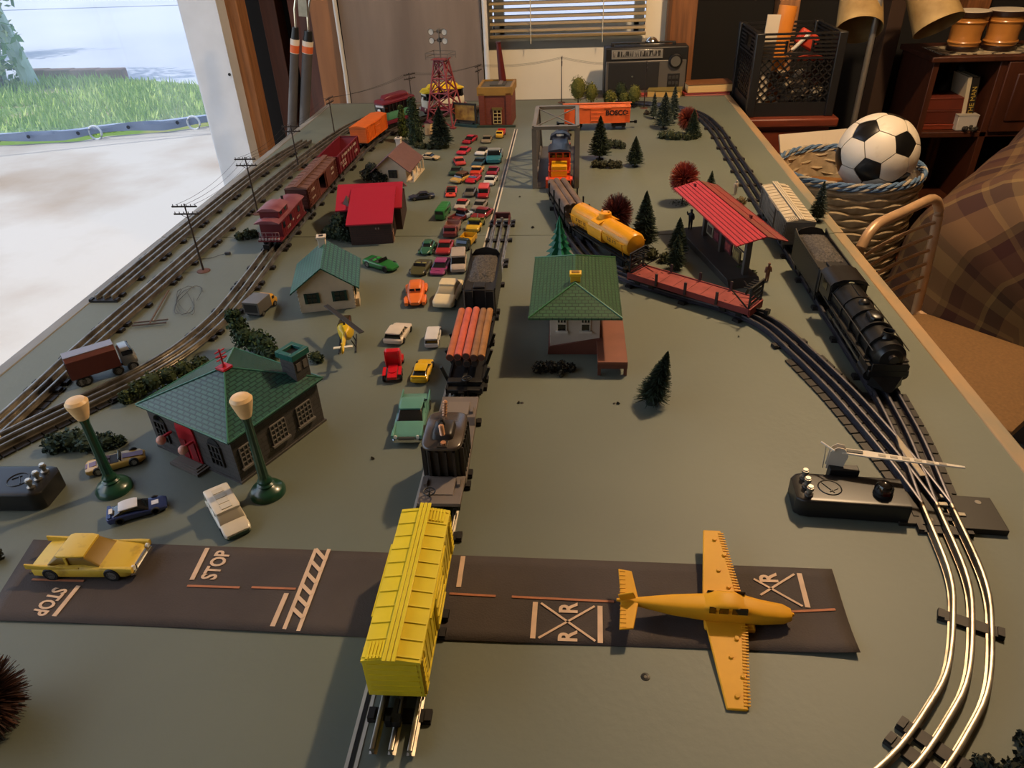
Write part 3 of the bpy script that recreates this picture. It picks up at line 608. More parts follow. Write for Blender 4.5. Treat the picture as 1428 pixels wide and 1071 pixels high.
for s in (-1, 1):
    B().box((.012, s*.0265, .046), (.21, .009, .0022)).build('running_board', M('2a2826', .35, .3), t, .0004)
    B().tube([(-.07, s*.0265, bc+.008), (0, s*.0262, bc+.010), (.12, s*.0248, bc+.010)], .0008, 5).build('handrail', M('5c5850', .35, .7), t)
    B().cyl((.095, s*.024, .028), (.125, s*.024, .028), .008, n=14).box((.11, s*.023, .04), (.034, .012, .01)).build('cylinder', STM, t)
    b = B()
    for x in (-.045, -.012, .021, .054):
        w_ = B().lathe([(.002, -.0025), (.0145, -.0025), (.016, -.001), (.0145, .0025), (.012, .0025), (.011, .001), (.004, .001), (.003, .003)], (x, s*.0165, .0285), 20, (0, s, 0)).build('driver_wheel', M('221f1e', .4, .4), t)
    B().box((.004, s*.0215, .024), (.115, .002, .004)).build('side_rod', M('8a857c', .3, .8), t); B().box((.06, s*.0235, .0265), (.085, .002, .0035), ry=.02).build('main_rod', M('8a857c', .3, .8), t)
    B().box((-.072, s*.02, .022), (.03, .004, .006)).build('trailing_frame', STM, t); put(wheel_me, 'wheel', t, loc=(-.075, s*.0165, .0195)); put(wheel_me, 'wheel', t, loc=(.098, s*.0165, .0195))
b = B()
for s in (-1, 1): b.box((-.098, s*.0285, .06), (.05, .002, .034)); 
b.box((-.0735, 0, .06), (.002, .055, .034)); cb = b.build('cab', STM, t, .0006)
for s in (-1, 1): B().box((-.098, s*.0297, .066), (.022, .001, .013)).build('window', glassy('050505'), cb)
b = B(); b.ext([(-.031, .076), (-.026, .082), (-.012, .087), (.012, .087), (.026, .082), (.031, .076), (.024, .078), (0, .084), (-.024, .078)], -.128, -.07, 'yz'); b.build('cab_roof', STM, cb)
B().box((.126, 0, .034), (.012, .056, .010)).box((.13, 0, .044), (.003, .05, .012)).build('pilot_beam', STM, t, .001)
b = B().add([(.13, -.022, .03), (.13, .022, .03), (.148, .004, .013), (.148, -.004, .013), (.128, .024, .013), (.128, -.024, .013)], [(0, 1, 2, 3), (1, 4, 2), (0, 3, 5), (0, 5, 4, 1), (3, 2, 4, 5)]); b.build('pilot', STM, t)
B().box((0, 0, .033), (.2, .028, .02)).build('frame', BLACK, t)
# diesel switcher
DY = M('e0a015', .35); DO = M('d8481c', .4); DN = M('2c3344', .45, var=.1, vs=40)
t, L = roll('diesel_switcher', 'yellow and orange diesel engine with navy roof inside the truss bridge', (.151, .285), (.150, .56), 'locomotive'); h = L/2
B().box((0, 0, .0285), (L, .058, .009)).build('deck', DO, t, .001)
B().box((-h+.048, 0, .047), (.05, .040, .028)).build('short_hood', DY, t, .002)
b = B().box((-.035, 0, .059), (.055, .056, .052)); cb = b.build('cab', DO, t, .0015)
for y in (-.018, .0, .018): B().box((-.0632, y, .074), (.001, .014, .011)).build('cab_window', glassy('14060a'), cb)
for s in (-1, 1):
    for x in (-.05, -.022): B().box((x, s*.0284, .073), (.018, .001, .013)).build('cab_window', glassy('14060a'), cb)
b = B(); b.ext([(-.030, .083), (-.024, .088), (0, .091), (.024, .088), (.030, .083)], -.068, -.004, 'yz'); b.build('cab_roof', DN, cb)
B().box((.062, 0, .052), (.14, .044, .04)).build('long_hood', DY, t, .003); B().hull([(-.006, .022, .068, .078), (.132, .022, .068, .078)], .4).build('hood_top', DN, t); B().box((.02, 0, .0785), (.018, .018, .003)).build('hatch', DN, t, .0008)
b = B(); b.ext([(-.029, .07), (-.026, .08), (-.012, .088), (.012, .088), (.026, .08), (.029, .07)], .1, .128, 'yz'); b.build('roof_arch', DN, t); B().box((.099, 0, .083), (.002, .02, .005)).build('number_board', M('e8e4d8', .5), t)
for s in (-1, 1):
    B().tube([(-h+.004, s*.026, .033), (-h+.004, s*.026, .055), (-h+.07, s*.027, .055), (-h+.07, s*.027, .033)], .0011, 6).build('railing', DO, t)
    B().tube([(.0, s*.027, .055), (h-.004, s*.027, .055), (h-.004, s*.027, .033)], .0009, 6).build('railing', DO, t)
    st = B().box((-h+.016, s*.031, .022), (.026, .006, .022)).build('steps', DO, t)
    for k in range(3): B().box((-h+.016, s*.0345, .0155+k*.0065), (.018, .0012, .003)).build('step_hole', BLACK, st)
B().tube([(-h+.004, -.026, .055), (-h+.004, .026, .055)], .0011, 6).build('railing', DO, t)
B().box((-h, 0, .022), (.003, .056, .018)).build('end_plate', BLACK, t); trucks(t, (-h+.05, h-.05), .001, h+.002)
# pipe car
PIP = M('6a5648', .6, var=.25, vs=40); t, L = roll('pipe_car', 'black flat car with grey brown pipes leaving the bridge', (.205, -.02), (.146, .235)); h = L/2
B().box((0, 0, .025), (L, .05, .006)).build('deck', DKMETAL, t, .001)
for s in (-1, 1):
    B().box((0, s*.0255, .027), (L, .003, .008)).build('side_sill', DKMETAL, t)
    for x in (-.085, -.03, .03, .085): B().box((x, s*.028, .042), (.003, .003, .034)).build('stake', DKMETAL, t)
B().box((-h+.012, 0, .0285), (.02, .046, .003)).build('end_deck', M('7d6a58', .7), t)
trucks(t, (-h+.036, h-.036), 0, h+.002)
R3 = Matrix.Rotation(t.rotation_euler.z, 3, 'Z')
for i, (y, z) in enumerate(((-.017, .037), (0, .037), (.017, .037), (-.012, .0525), (.005, .0535), (.0185, .0515))):
    r = .0083; g = thing('toy_pipe', ['grey brown pipe at the bridge side of the bottom layer', 'grey brown pipe in the middle of the bottom layer', 'grey brown pipe at the tree side of the bottom layer', 'upper grey brown pipe at the bridge shadow side of the load', 'upper grey brown pipe in the middle of the load', 'upper grey brown pipe nearest the dark red tree'][i], 'pipe', t.location+R3 @ Vector((.012, y, z)), t.rotation_euler.z, 'pipes on the pipe car')
    B().lathe([(r*.72, -.088), (r, -.088), (r, .098), (r*.72, .098), (r*.72, -.088)], (0, 0, 0), 14, (1, 0, 0)).build('pipe_wall', PIP, g); B().cyl((-.086, 0, 0), (.096, 0, 0), r*.73, n=12).build('pipe_core', BLACK, g)
# tank car
TK = M('e29a1c', .35, var=.1, vs=25); t, L = roll('tank_car', 'orange yellow tank car with dome on the inner curve', (.312, -.192), (.196, .002)); h = L/2-.006; r = .0245; zc = .052
pr = [(.0001, -h-.004), (r*.5, -h-.0025), (r*.85, -h), (r, -h+.006), (r, h-.006), (r*.85, h), (r*.5, h+.0025), (.0001, h+.004)]
tk = B().lathe(pr, (0, 0, zc), 28, (1, 0, 0)).build('tank', TK, t)
B().hull([(-.022, .0262, .03, .064), (.03, .0262, .03, .064)], .5, 20).build('saddle', TK, t)
B().lathe([(.014, 0), (.013, .008), (.0125, .011), (.006, .0125), (.0001, .0125)], (.004, 0, zc+.0215), 16).build('dome', TK, t)
for s in (-1, 1):
    B().cyl((.004+s*.006, s*.004, zc+.033), (.004+s*.006, s*.004, zc+.037), .0022, n=8).build('valve', TK, t)
    b = B(); [b.box((x, s*.021, zc+.014), (.062 if x < 0 else .05, .001, .001)) for x in (-.055, .06)]; b.tube([(-h+.004, s*.0255, zc+.004), (h-.004, s*.0255, zc+.004)], .0007, 5); b.build('grab_rail', TK, t)
    B().box((.004, s*.018, zc+.019), (.03, .016, .0016), rx=-s*.35).build('walkway', TK, t)
    for q in ((-.056, zc-.002, .036, .007, 4), (.06, zc-.001, .04, .006, 6), (.06, zc-.010, .03, .004, 6)): marks(t, M('7a4a14', .7), q[0], s*.0246, *q[1:])
B().box((0, 0, .025), (L+.008, .034, .006)).build('underframe', BLACK, t)
for s in (-1, 1): B().box((0, s*.024, .026), (L, .002, .003)).box((s*(L/2), 0, .027), (.012, .046, .003)).build('frame_rail', BLACK, t); B().tube([(s*(h-.012), -.02, .03), (s*(h-.012), -.0262, zc), (s*(h-.012), 0, zc+.026), (s*(h-.012), .0262, zc), (s*(h-.012), .02, .03)], .0008, 5).build('strap', TK, t)
trucks(t, (-h+.03, h-.03), 0, h+.006)
# red bulkhead flat car
RF = M('96423a', .75, c2='7a2e28', vs=40); t, L = roll('bulkhead_flat_car', 'faded red flat car with stakes and black end racks', (.50, -.392), (.306, -.243)); h = L/2
B().box((0, 0, .024), (L, .05, .006)).build('deck', RF, t, .0008)
for s in (-1, 1):
    B().box((0, s*.0255, .0235), (L, .002, .011)).build('side_sill', M('7d2f2a', .7, var=.15, vs=40), t)
    for x in (-.062, 0, .06): B().box((x, s*.0268, .032), (.0045, .003, .024)).build('stake', M('30211e', .6), t)
    e = B()
    for y in (-.022, .022): e.box((s*(h-.002), y, .045), (.003, .003, .042)); e.box((s*(h-.02), y, .04), (.002, .002, .044), ry=-s*.9)
    for z in (.034, .043, .052, .061, .066): e.box((s*(h-.002), 0, z), (.003, .048, .003))
    for k in range(5): e.box((s*(h-.010), -.018+k*.009, .062), (.016, .002, .002))
    e.build('end_rack', DKMETAL, t)
    B().box((s*(h+.0005), 0, .021), (.003, .05, .014)).build('end_sill', RF, t)
B().lathe([(.0008, 0), (.006, 0), (.006, .001), (.0008, .001)], (-h+.016, .006, .05), 12, (1, 0, 0)).build('brake_wheel', BLACK, t)
for k in range(9): B().box((-h+.012+k*(L-.024)/8, 0, .0272), (.0006, .05, .0005)).build('plank_seam', M('6a2a24', .8), t)
trucks(t, (-h+.034, h-.034), 0, h+.002)
# trolleys
def trolley(name, label, A, C, roof, side, low, front):
    t, L = roll(name, label, A, C, 'trolley'); h = L/2; w = .054
    B().box((0, 0, .024), (L+.012, w-.004, .010)).build('deck', low, t, .001)
    B().hull([(-h+.001, .020, .029, .048), (-h+.008, w/2, .029, .048), (h-.008, w/2, .029, .048), (h-.001, .020, .029, .048)], .15).build('side_panel', side, t)
    b = B().hull([(-h+.002, .019, .048, .066), (-h+.008, w/2-.001, .048, .066), (h-.008, w/2-.001, .048, .066), (h-.002, .019, .048, .066)], .15); b.build('window_band', glassy('0a0a0c'), t)
    for s in (-1, 1):
        for k in range(8): B().box((-h+.014+k*(L-.028)/7, s*(w/2), .057), (.004, .001, .018)).build('window_post', M('1c1a1a', .5), t)
        B().cyl((s*(h+.001), 0, .052), (s*(h+.005), 0, .052), .0045, n=12).build('headlight', M('e8e6e0', .3), t)
        for y in (-.018, .018): B().sphere((s*(h+.006), y, .026), .004, 8).build('bumper_lamp', M('e8e6e0', .3), t)
        B().box((s*(h-.003), 0, .063), (.006, .03, .008)).build('sign_board', front, t, .001)
    B().hull([(-h-.004, .016, .065, .069), (-h+.012, w/2+.002, .065, .074), (h-.012, w/2+.002, .065, .074), (h+.004, .016, .065, .069)], .5).build('roof', roof, t)
    B().hull([(-h+.016, .008, .072, .078), (-h+.03, .015, .072, .084), (h-.03, .015, .072, .084), (h-.016, .008, .072, .078)], .5).build('clerestory', roof, t)
    trucks(t, (-h+.03, h-.03), 0); t.scale = (1, 1.15, 1.32); return t
trolley('maroon_trolley', 'trolley car with maroon roof and green side panels', (-.452, .925), (-.375, 1.055), M('6a2230', .4), M('4f8a6c', .4), M('6a1a30', .45), M('ece8e2', .4))
trolley('yellow_trolley', 'trolley car with yellow roof behind the floodlight tower', (-.335, 1.095), (-.215, 1.185), M('e8c62a', .4), M('e4dcc8', .4), M('6a1a30', .45), M('e4dcc8', .4))
# truss bridge
GB = M('6a6358', .5, var=.12, vs=30); t = thing('truss_bridge', 'grey toy truss bridge spanning the diesel engine', 'bridge', (.142, .32, 0)); w = .054; H_ = .152; LB = .39; x_top = .225
def bar(a, c, th, wd, nm='beam'):
    a = Vector(a); c = Vector(c); d = c-a; b = B(); b.box((0, 0, 0), (d.length, wd, th)); o = b.build(nm, GB, t); o.location = (a+c)/2; o.rotation_euler = d.to_track_quat('X', 'Z').to_euler(); return o
for s in (-1, 1):
    x = s*w
    bar((x, 0, .006), (x, LB, .006), .012, .008, 'bottom_chord'); bar((x, .008, H_), (x, x_top, H_), .009, .010, 'top_chord')
    bar((x, .004, 0), (x, .010, H_), .014, .012, 'end_post'); bar((x, x_top, H_), (x, LB-.004, 0), .010, .012, 'end_post')
    for a, c in (((.01, .01), (.085, H_)), ((.085, H_), (.085, .01)), ((.085, .01), (.155, H_)), ((.155, H_), (.155, .01)), ((.155, H_), (.225, .01)), ((.225, .01), (.225, H_)), ((.225, H_), (.30, .01)), ((.30, .01), (.295, .085)), ((.01, .08), (.085, .01))): bar((x, a[0], a[1]), (x, c[0], c[1]), .006, .004, 'diagonal')
for y in (.008, x_top): bar((-w, y, H_), (w, y, H_), .008, .012 if y < .02 or y > .2 else .006, 'cross_strut')
for y0, y1 in ((.016, .217),): bar((-w, y0, H_), (w, y1, H_), .002, .003, 'brace'); bar((w, y0, H_), (-w, y1, H_), .002, .003, 'brace')
B().box((0, LB/2, .0012), (.1, LB, .0024)).build('deck_plate', M('4a453e', .6), t)
# bumper at the end of the centre track
t = thing('track_bumper', 'dark red bumper block at the end of the straight track', 'bumper', (.0245, .055, 0)); b = B().box((0, .018, .020), (.034, .007, .014)); b.build('beam', M('4a1c1c', .5), t, .001)
for s in (-1, 1): B().ext([(-.022, .0125), (.02, .0125), (.02, .024)], s*.0165-.002, s*.0165+.002, 'yz').build('brace', M('4a1c1c', .5), t)
B().cyl((0, .0, .013), (0, .0, .021), .004, .003, 10).build('plug', M('6a605a', .5), t)
# ================================================================== BUILDINGS
def face_uv(me):
    uv = me.uv_layers.new(name='UVMap')
    for p in me.polygons:
        n = p.normal; u = Vector((0, 0, 1)).cross(n)
        if u.length < 1e-3: u = Vector((1, 0, 0))
        u.normalize(); v = n.cross(u)
        for li in p.loop_indices:
            c = me.vertices[me.loops[li].vertex_index].co; uv.data[li].uv = (c.dot(u), c.dot(v))
def BR(c1, c2, mortar, bw, bh, ms=.12, rough=.6, bump=.5, off=.5):
    m = bpy.data.materials.new('coursed'); m.use_nodes = True; t = m.node_tree; b = t.nodes['Principled BSDF']; b.inputs['Roughness'].default_value = rough
    tc = t.nodes.new('ShaderNodeUVMap'); br = t.nodes.new('ShaderNodeTexBrick'); br.offset = off
    br.inputs['Color1'].default_value = lin(c1); br.inputs['Color2'].default_value = lin(c2); br.inputs['Mortar'].default_value = lin(mortar)
    br.inputs['Scale'].default_value = 1; br.inputs['Brick Width'].default_value = bw; br.inputs['Row Height'].default_value = bh; br.inputs['Mortar Size'].default_value = bh*ms; br.inputs['Mortar Smooth'].default_value = .3
    t.links.new(tc.outputs[0], br.inputs['Vector']); t.links.new(br.outputs['Color'], b.inputs['Base Color'])
    bp = t.nodes.new('ShaderNodeBump'); bp.invert = True; bp.inputs['Strength'].default_value = bump; bp.inputs['Distance'].default_value = .001
    t.links.new(br.outputs['Fac'], bp.inputs['Height']); t.links.new(bp.outputs[0], b.inputs['Normal']); return m
def ub(b, name, mat, parent, bevel=0, sharp=30):
    me = b.mesh(name, mat, sharp); face_uv(me); return put(me, name, parent, bevel)
def win(parent, T, w, h, nx, ny, fr, pane, arch=False, sill=None, fw=.0014):
    me = B().box((0, 0, 0), (w, .0012, h)).mesh('window', pane); me.transform(T); o = put(me, 'window', parent)
    def bar_(x, z, sx, sz, nm='muntin', d=.002):
        k = B().box((x, -.0008, z), (sx, d, sz)).mesh(nm, fr); k.transform(T); put(k, nm, o)
    for i in range(nx+1): bar_(-w/2+w*i/nx, 0, fw, h)
    for j in range(ny+1): bar_(0, -h/2+h*j/ny, w, fw)
    if sill: bar_(0, -h/2-.0015, w+.006, .003, 'sill', .006)
    if arch:
        me = B().cyl((0, -.0004, h/2), (0, .0006, h/2), w/2, n=16).mesh('arch', pane); me.transform(T); put(me, 'arch', o)
    return o
def wallT(origin, ang, x, z, off=0): return Matrix.Translation(Vector(origin)) @ Matrix.Rotation(ang, 4, 'Z') @ Matrix.Translation((x, -off, z))
GRN = BR('2f5a4e', '2b5348', '1d3b35', .012, .006, .16, .24, .8); DGREY = M('4a4644', .6, var=.1, vs=60, bump=.3, bs=500)
# grey station with pyramid roof
e1 = Vector((.446, .895, 0)); A_ = Vector((-.241, -.847, 0)); C_ = Vector((-.388, -.770, 0)); L1, L2 = .155, .166
ctr = A_+e1*(L1/2)+(C_-A_)*.5; rz = atan2(e1.y, e1.x)
t = thing('grey_station', 'dark grey station with green pyramid roof and red door', 'model building', ctr, rz); a, c = L1/2, L2/2; ze = .073
STW = BR('4b4745', '464240', '3a3736', .016, .007, .1, .6, .4)
ub(B().box((0, 0, ze/2), (L1, L2, ze)), 'walls', STW, t, .0006)
B().box((0, 0, .0015), (L1+.004, L2+.004, .003)).build('plinth', DGREY, t)
b = B(); k = .007; b.add([(-a-k, -c-k, ze), (a+k, -c-k, ze), (a+k, c+k, ze), (-a-k, c+k, ze), (0, 0, ze+.038), (-a-k, -c-k, ze-.003), (a+k, -c-k, ze-.003), (a+k, c+k, ze-.003), (-a-k, c+k, ze-.003)], [(0, 1, 4), (1, 2, 4), (2, 3, 4), (3, 0, 4), (5, 6, 1, 0), (6, 7, 2, 1), (7, 8, 3, 2), (8, 5, 0, 3), (8, 7, 6, 5)])
ub(b, 'roof', GRN, t); RGM = M('3f7463', .3)
for sx, sy in ((-1, -1), (1, -1), (1, 1), (-1, 1)): B().tube([(sx*(a+k), sy*(c+k), ze+.0003), (0, 0, ze+.0385)], .0012, 6).build('hip_cap', RGM, t)
B().tube([(-a-k, -c-k, ze), (a+k, -c-k, ze), (a+k, c+k, ze), (-a-k, c+k, ze), (-a-k, -c-k, ze)], .0012, 5).build('gutter', RGM, t)
RED = M('b01c28', .35); an = B().box((0, 0, ze+.038), (.016, .016, .003)).cyl((0, 0, ze+.037), (0, 0, ze+.043), .0045, .002, 10).build('finial_base', RED, t)
b = B().cyl((0, 0, ze+.04), (0, 0, ze+.066), .0012, n=6)
for z in (.051, .057, .063): b.cyl((-.008, 0, ze+z), (.008, 0, ze+z), .0009, n=6)
b.cyl((-.006, .004, ze+.054), (.006, -.004, ze+.054), .0008, n=6); b.build('antenna', RED, t)
ch = ub(B().box((a-.012, -c+.021, .058), (.026, .026, .116)), 'chimney', STW, t, .0005)
b = B()
for dx, dy, sx, sy in ((0, .0125, .032, .007), (0, -.0125, .032, .007), (.0125, 0, .007, .018), (-.0125, 0, .007, .018)): b.box((a-.012+dx, -c+.021+dy, .117), (sx, sy, .009))
b.build('chimney_cap', M('1f5a50', .35), ch, .0006); B().box((a-.012, -c+.021, .1165), (.018, .018, .001)).build('flue', BLACK, ch)
for dx in (-.006, .006): B().box((a-.012+dx, -c+.0075, .1), (.007, .001, .012)).build('louvre', M('6a6460', .6), ch)
WF = M('77726e', .55)
for x in (-.056, -.004, .044): win(t, wallT((0, -c, 0), 0, x, .036, .0008), .026, .03, 4, 4, WF, glassy('0c0c0e'), sill=1)
for y, dr in ((.048, 0), (-.06, 0)): win(t, wallT((-a, 0, 0), -pi/2, y, .034, .0008), .022, .032, 3, 3, M('35312f', .6), glassy('0c0c0e'), arch=True)
dT = wallT((-a, 0, 0), -pi/2, -.006, .028, .0012)
def put_T(b, nm, m, T, p): me = b.mesh(nm, m); me.transform(T); return put(me, nm, p)
dr = put_T(B().box((0, 0, 0), (.036, .002, .052)), 'door', RED, dT, t); put_T(B().cyl((0, -.001, .026), (0, .001, .026), .018, n=20), 'door_arch', RED, dT, dr)
put_T(B().box((-.009, -.002, -.004), (.011, .001, .03)).box((.009, -.002, -.004), (.011, .001, .03)), 'door_panel', M('7a0f18', .4), dT, dr)
for x in (-.032, .012):
    q = put_T(B().box((x, -.008, .014), (.003, .016, .003)), 'lamp_arm', RED, dT, t); put_T(B().sphere((x, -.017, .011), .0065, 12), 'globe_lamp', M('e0a08c', .4), dT, q)
for i in range(3): put_T(B().box((0, -.008-.0*i, -.0255+i*-.0), (.056-.008*i, .022-.006*i, .004+.003*i)), 'step', M('625a52', .7), dT, t)
# white cottage with green roof
def gable(name, label, org, ang, w, d, ze, zr, wallm, roofm, ov=.012, chim=None):
    t = thing(name, label, 'model house', (org[0], org[1], 0), ang); h = w/2
    b = B(); b.ext([(-h, 0), (h, 0), (h, ze), (0, zr), (-h, ze)], 0, d, 'xz'); ub(b, 'walls', wallm, t, .0005)
    k = ov; sl = (zr-ze)/h; zl = ze-sl*k
    for s, nm in ((-1, 'roof_slope'), (1, 'roof_slope')):
        b = B(); P = [(s*(h+k), -k*.8, zl), (0, -k*.8, zr+.0005), (0, d+k*.8, zr+.0005), (s*(h+k), d+k*.8, zl)]; b.add(P+[(x, y, z+.0028) for x, y, z in P], [(0, 1, 2, 3), (7, 6, 5, 4), (0, 4, 5, 1), (1, 5, 6, 2), (2, 6, 7, 3), (3, 7, 4, 0)]); ub(b, nm, roofm, t)
    if chim: q = B().box((chim[0], chim[1], zr+.004), (.014, .014, .024)).build('chimney', M('d8c8b4', .6), t, .0008); B().box((chim[0], chim[1], zr+.0155), (.018, .018, .004)).build('chimney_cap', M('d8c8b4', .6), q, .0006); B().box((chim[0], chim[1], zr+.0178), (.008, .008, .001)).build('flue', BLACK, q)
    return t
CW = M('d4bfa0', .7, var=.06, vs=60, bump=.2, bs=400)
t = gable('white_cottage', 'small cream cottage with green shingled roof beside the helicopter', (-.264, -.363), radians(13), .1, .118, .05, .086, CW, BR('2f6a50', '2a6048', '153a2c', .010, .008, .18, .35, .9), .012, (-.004, .112))
for x in (-.026, .024):
    o = win(t, wallT((0, 0, 0), 0, x, .028, .0008), .018, .018, 2, 2, M('0f2a20', .6), glassy('0a0e0c'))
    for s in (-1, 1): put_T(B().box((x+s*.011, -.0012, .028), (.005, .0022, .02)), 'shutter', M('12382a', .6), Matrix(), o)
for z in (.006, .012, .018, .026, .034, .042): B().box((-.0498, 0, z), (.002, .003, .002)).box((.0498, 0, z), (.002, .003, .002)).build('corner_quoin', M('b8a488', .7), t, kind='stuff')
for y in (.03, .085): o = win(t, wallT((.05, 0, 0), pi/2, y, .028, .0008), .018, .02, 2, 2, M('0f2a20', .6), glassy('0a0e0c'))
B().box((.054, .02, .008), (.006, .03, .016)).build('porch_step', CW, t)
# house with brown-purple roof
t = gable('brown_roof_house', 'small cream house with mauve brown roof and white porch posts', (-.303, .385), radians(-4), .082, .125, .04, .072, CW, M('6b4c4a', .7, var=.08, vs=80, bump=.2, bs=300), .014, (-.006, .118))
win(t, wallT((0, 0, 0), 0, .004, .024, .0008), .022, .02, 2, 2, M('2a201c', .6), glassy('0a0808'))
for y in (.006, .045, .085, .118): B().box((.058, y, .016), (.003, .003, .032)).build('porch_post', M('e0d4c0', .5), t)
B().box((.049, .062, .002), (.022, .118, .004)).build('porch_floor', CW, t); B().box((.058, .03, .010), (.002, .05, .010)).build('porch_rail', M('e0d4c0', .5), t)
B().box((.0415, .05, .02), (.001, .016, .032)).build('door', M('3a2a24', .6), t)
# red-roofed brown house
t = thing('red_roof_house', 'dark brown house with bright red roof beside the parked cars', 'model house', (-.262, .0, 0), radians(7)); HB = BR('3c221c', '381f1a', '2a1814', .02, .005, .12, .6, .3); RR = BR('c83044', 'c22e42', 'a42438', .004, .3, .1, .3, .4, 0)
ub(B().box((-.008, .10, .027), (.138, .13, .054)), 'walls', HB, t); ub(B().box((.0, -.005, .025), (.092, .085, .05)), 'front_walls', HB, t)
b = B(); b.ext([(.022, .0535), (.10, .088), (.178, .0535), (.178, .0565), (.10, .091), (.022, .0565)], -.084, .066, 'yz'); ub(b, 'roof', RR, t)
b = B(); b.ext([(-.056, .0475), (.085, .0835), (.085, .0865), (-.056, .0505)], -.051, .051, 'yz'); ub(b, 'front_roof', RR, t)
b = B().add([(-.07, .04, .062), (-.052, .03, .06), (-.046, .05, .066), (-.062, .058, .07), (-.058, .043, .084)], [(0, 1, 4), (1, 2, 4), (2, 3, 4), (3, 0, 4), (3, 2, 1, 0)]); b.build('roof_vent', M('5c4034', .7), t)
for x in (.012, .018): B().box((x, -.0482, .036), (.003, .001, .004)).build('window', M('8a7468', .5), t)
B().box((.0465, .0, .02), (.001, .022, .036)).build('door', M('1c100e', .6), t); B().box((.0462, -.03, .012), (.002, .02, .024)).build('side_panel', M('7d5c4c', .7), t)
# signal house with green roof, brown platform
t = thing('green_roof_signal_house', 'white signal house with green hip roof on a brown base', 'model house', (.19, -.512, 0)); SW = M('c8b8a4', .7, var=.06, vs=40); SBR = M('6b3c2c', .55, var=.12, vs=30)
b = B().box((0, .07, .05), (.08, .14, .08)); b.build('walls', SW, t, .0006)
b = B(); b.add([(-.044, -.004, 0), (.046, -.004, 0), (.046, .144, 0), (-.044, .144, 0), (-.042, -.002, .014), (.044, -.002, .03), (.044, .142, .03), (-.042, .142, .014)], [(0, 1, 5, 4), (1, 2, 6, 5), (2, 3, 7, 6), (3, 0, 4, 7), (4, 5, 6, 7), (3, 2, 1, 0)]); b.build('base', SBR, t, .0008)
B().box((.058, .0, .0225), (.046, .135, .005)).build('platform', M('7d4a36', .6, var=.1, vs=30), t, .0006)
for x in (.038, .078):
    for y in (-.064, .06): B().box((x, y, .01), (.005, .005, .02)).build('platform_leg', SBR, t)
B().box((.058, -.0665, .017), (.046, .002, .008)).build('platform_fascia', SBR, t)
GR2 = BR('3a5f43', '34573d', '263f2e', .010, .0065, .14, .35, .8); ze = .084; x0, x1, y0, y1 = -.072, .072, -.036, .195
b = B(); b.add([(x0, y0, ze), (x1, y0, ze), (x1, y1, ze), (x0, y1, ze), (0, y0+.062, ze+.030), (0, y1-.06, ze+.030), (x0, y0, ze-.0035), (x1, y0, ze-.0035), (x1, y1, ze-.0035), (x0, y1, ze-.0035)], [(0, 1, 4), (1, 2, 5, 4), (2, 3, 5), (3, 0, 4, 5), (6, 7, 1, 0), (7, 8, 2, 1), (8, 9, 3, 2), (9, 6, 0, 3), (9, 8, 7, 6)]); ub(b, 'roof', GR2, t)
for P in (((x0, y0), (0, y0+.062)), ((x1, y0), (0, y0+.062)), ((x0, y1), (0, y1-.06)), ((x1, y1), (0, y1-.06))): B().tube([(P[0][0], P[0][1], ze+.0004), (P[1][0], P[1][1], ze+.0304)], .0011, 6).build('hip_cap', M('44774c', .35), t)
q = B().box((0, y0+.075, ze+.032), (.016, .012, .012)).build('chimney', M('d0a024', .4), t, .0008); B().box((0, y0+.075, ze+.040), (.019, .015, .005)).build('chimney_cap', M('e0b428', .4), q, .0008); B().box((0, y0+.075, ze+.043), (.012, .008, .001)).build('flue', M('8a6410', .6), q)
for x in (-.021, .017): win(t, wallT((0, 0, 0), 0, x, .062, .0008), .014, .010, 3, 1, M('d8ccb8', .6), glassy('080808')); win(t, wallT((0, 0, 0), 0, x, .0490, .0008), .014, .013, 1, 1, M('d8ccb8', .6), glassy('080808'), sill=1)
# open passenger platform with red roof
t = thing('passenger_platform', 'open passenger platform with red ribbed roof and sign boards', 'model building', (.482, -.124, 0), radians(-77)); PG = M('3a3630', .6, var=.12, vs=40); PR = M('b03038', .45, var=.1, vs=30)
ub(B().box((0, -.006, .007), (.268, .062, .014)), 'platform', PG, t, .001)
b = B(); b.ext([(-.148, 0), (-.134, .014), (-.134, 0)], -.037, .025, 'xz'); b.ext([(.148, 0), (.134, .014), (.134, 0)], -.037, .025, 'xz'); b.build('ramp', PG, t, kind='stuff')
for x in (-.085, .005, .118): B().box((x, .004, .052), (.009, .011, .08)).build('post', M('4d463e', .6), t, .0006)
for x in (-.085, .005, .118): B().box((x, .004, .087), (.014, .05, .006)).build('bracket', M('6a1c20', .5), t)
def panel(x, col, fr=None): q = B().box((x, .004, .036), (.032, .003, .024)).build('sign_board', M(col, .6, var=.3, vs=90), t); q2 = B().box((x, .0022, .036), (.022, .001, .015)).build('sign_print', M(fr or '8a7a50', .6, var=.4, vs=160), q)
panel(-.058, '8a7f64', '3a2a1c'); panel(-.022, '4a1a1e', '7a3034'); panel(.036, '4a1c1e', '8a3a34'); panel(.076, '5a4a2a', '8a7440')
B().box((.016, .006, .026), (.2, .002, .002)).box((.016, .006, .05), (.2, .002, .002)).build('rail', M('3a2a24', .6), t, kind='stuff')
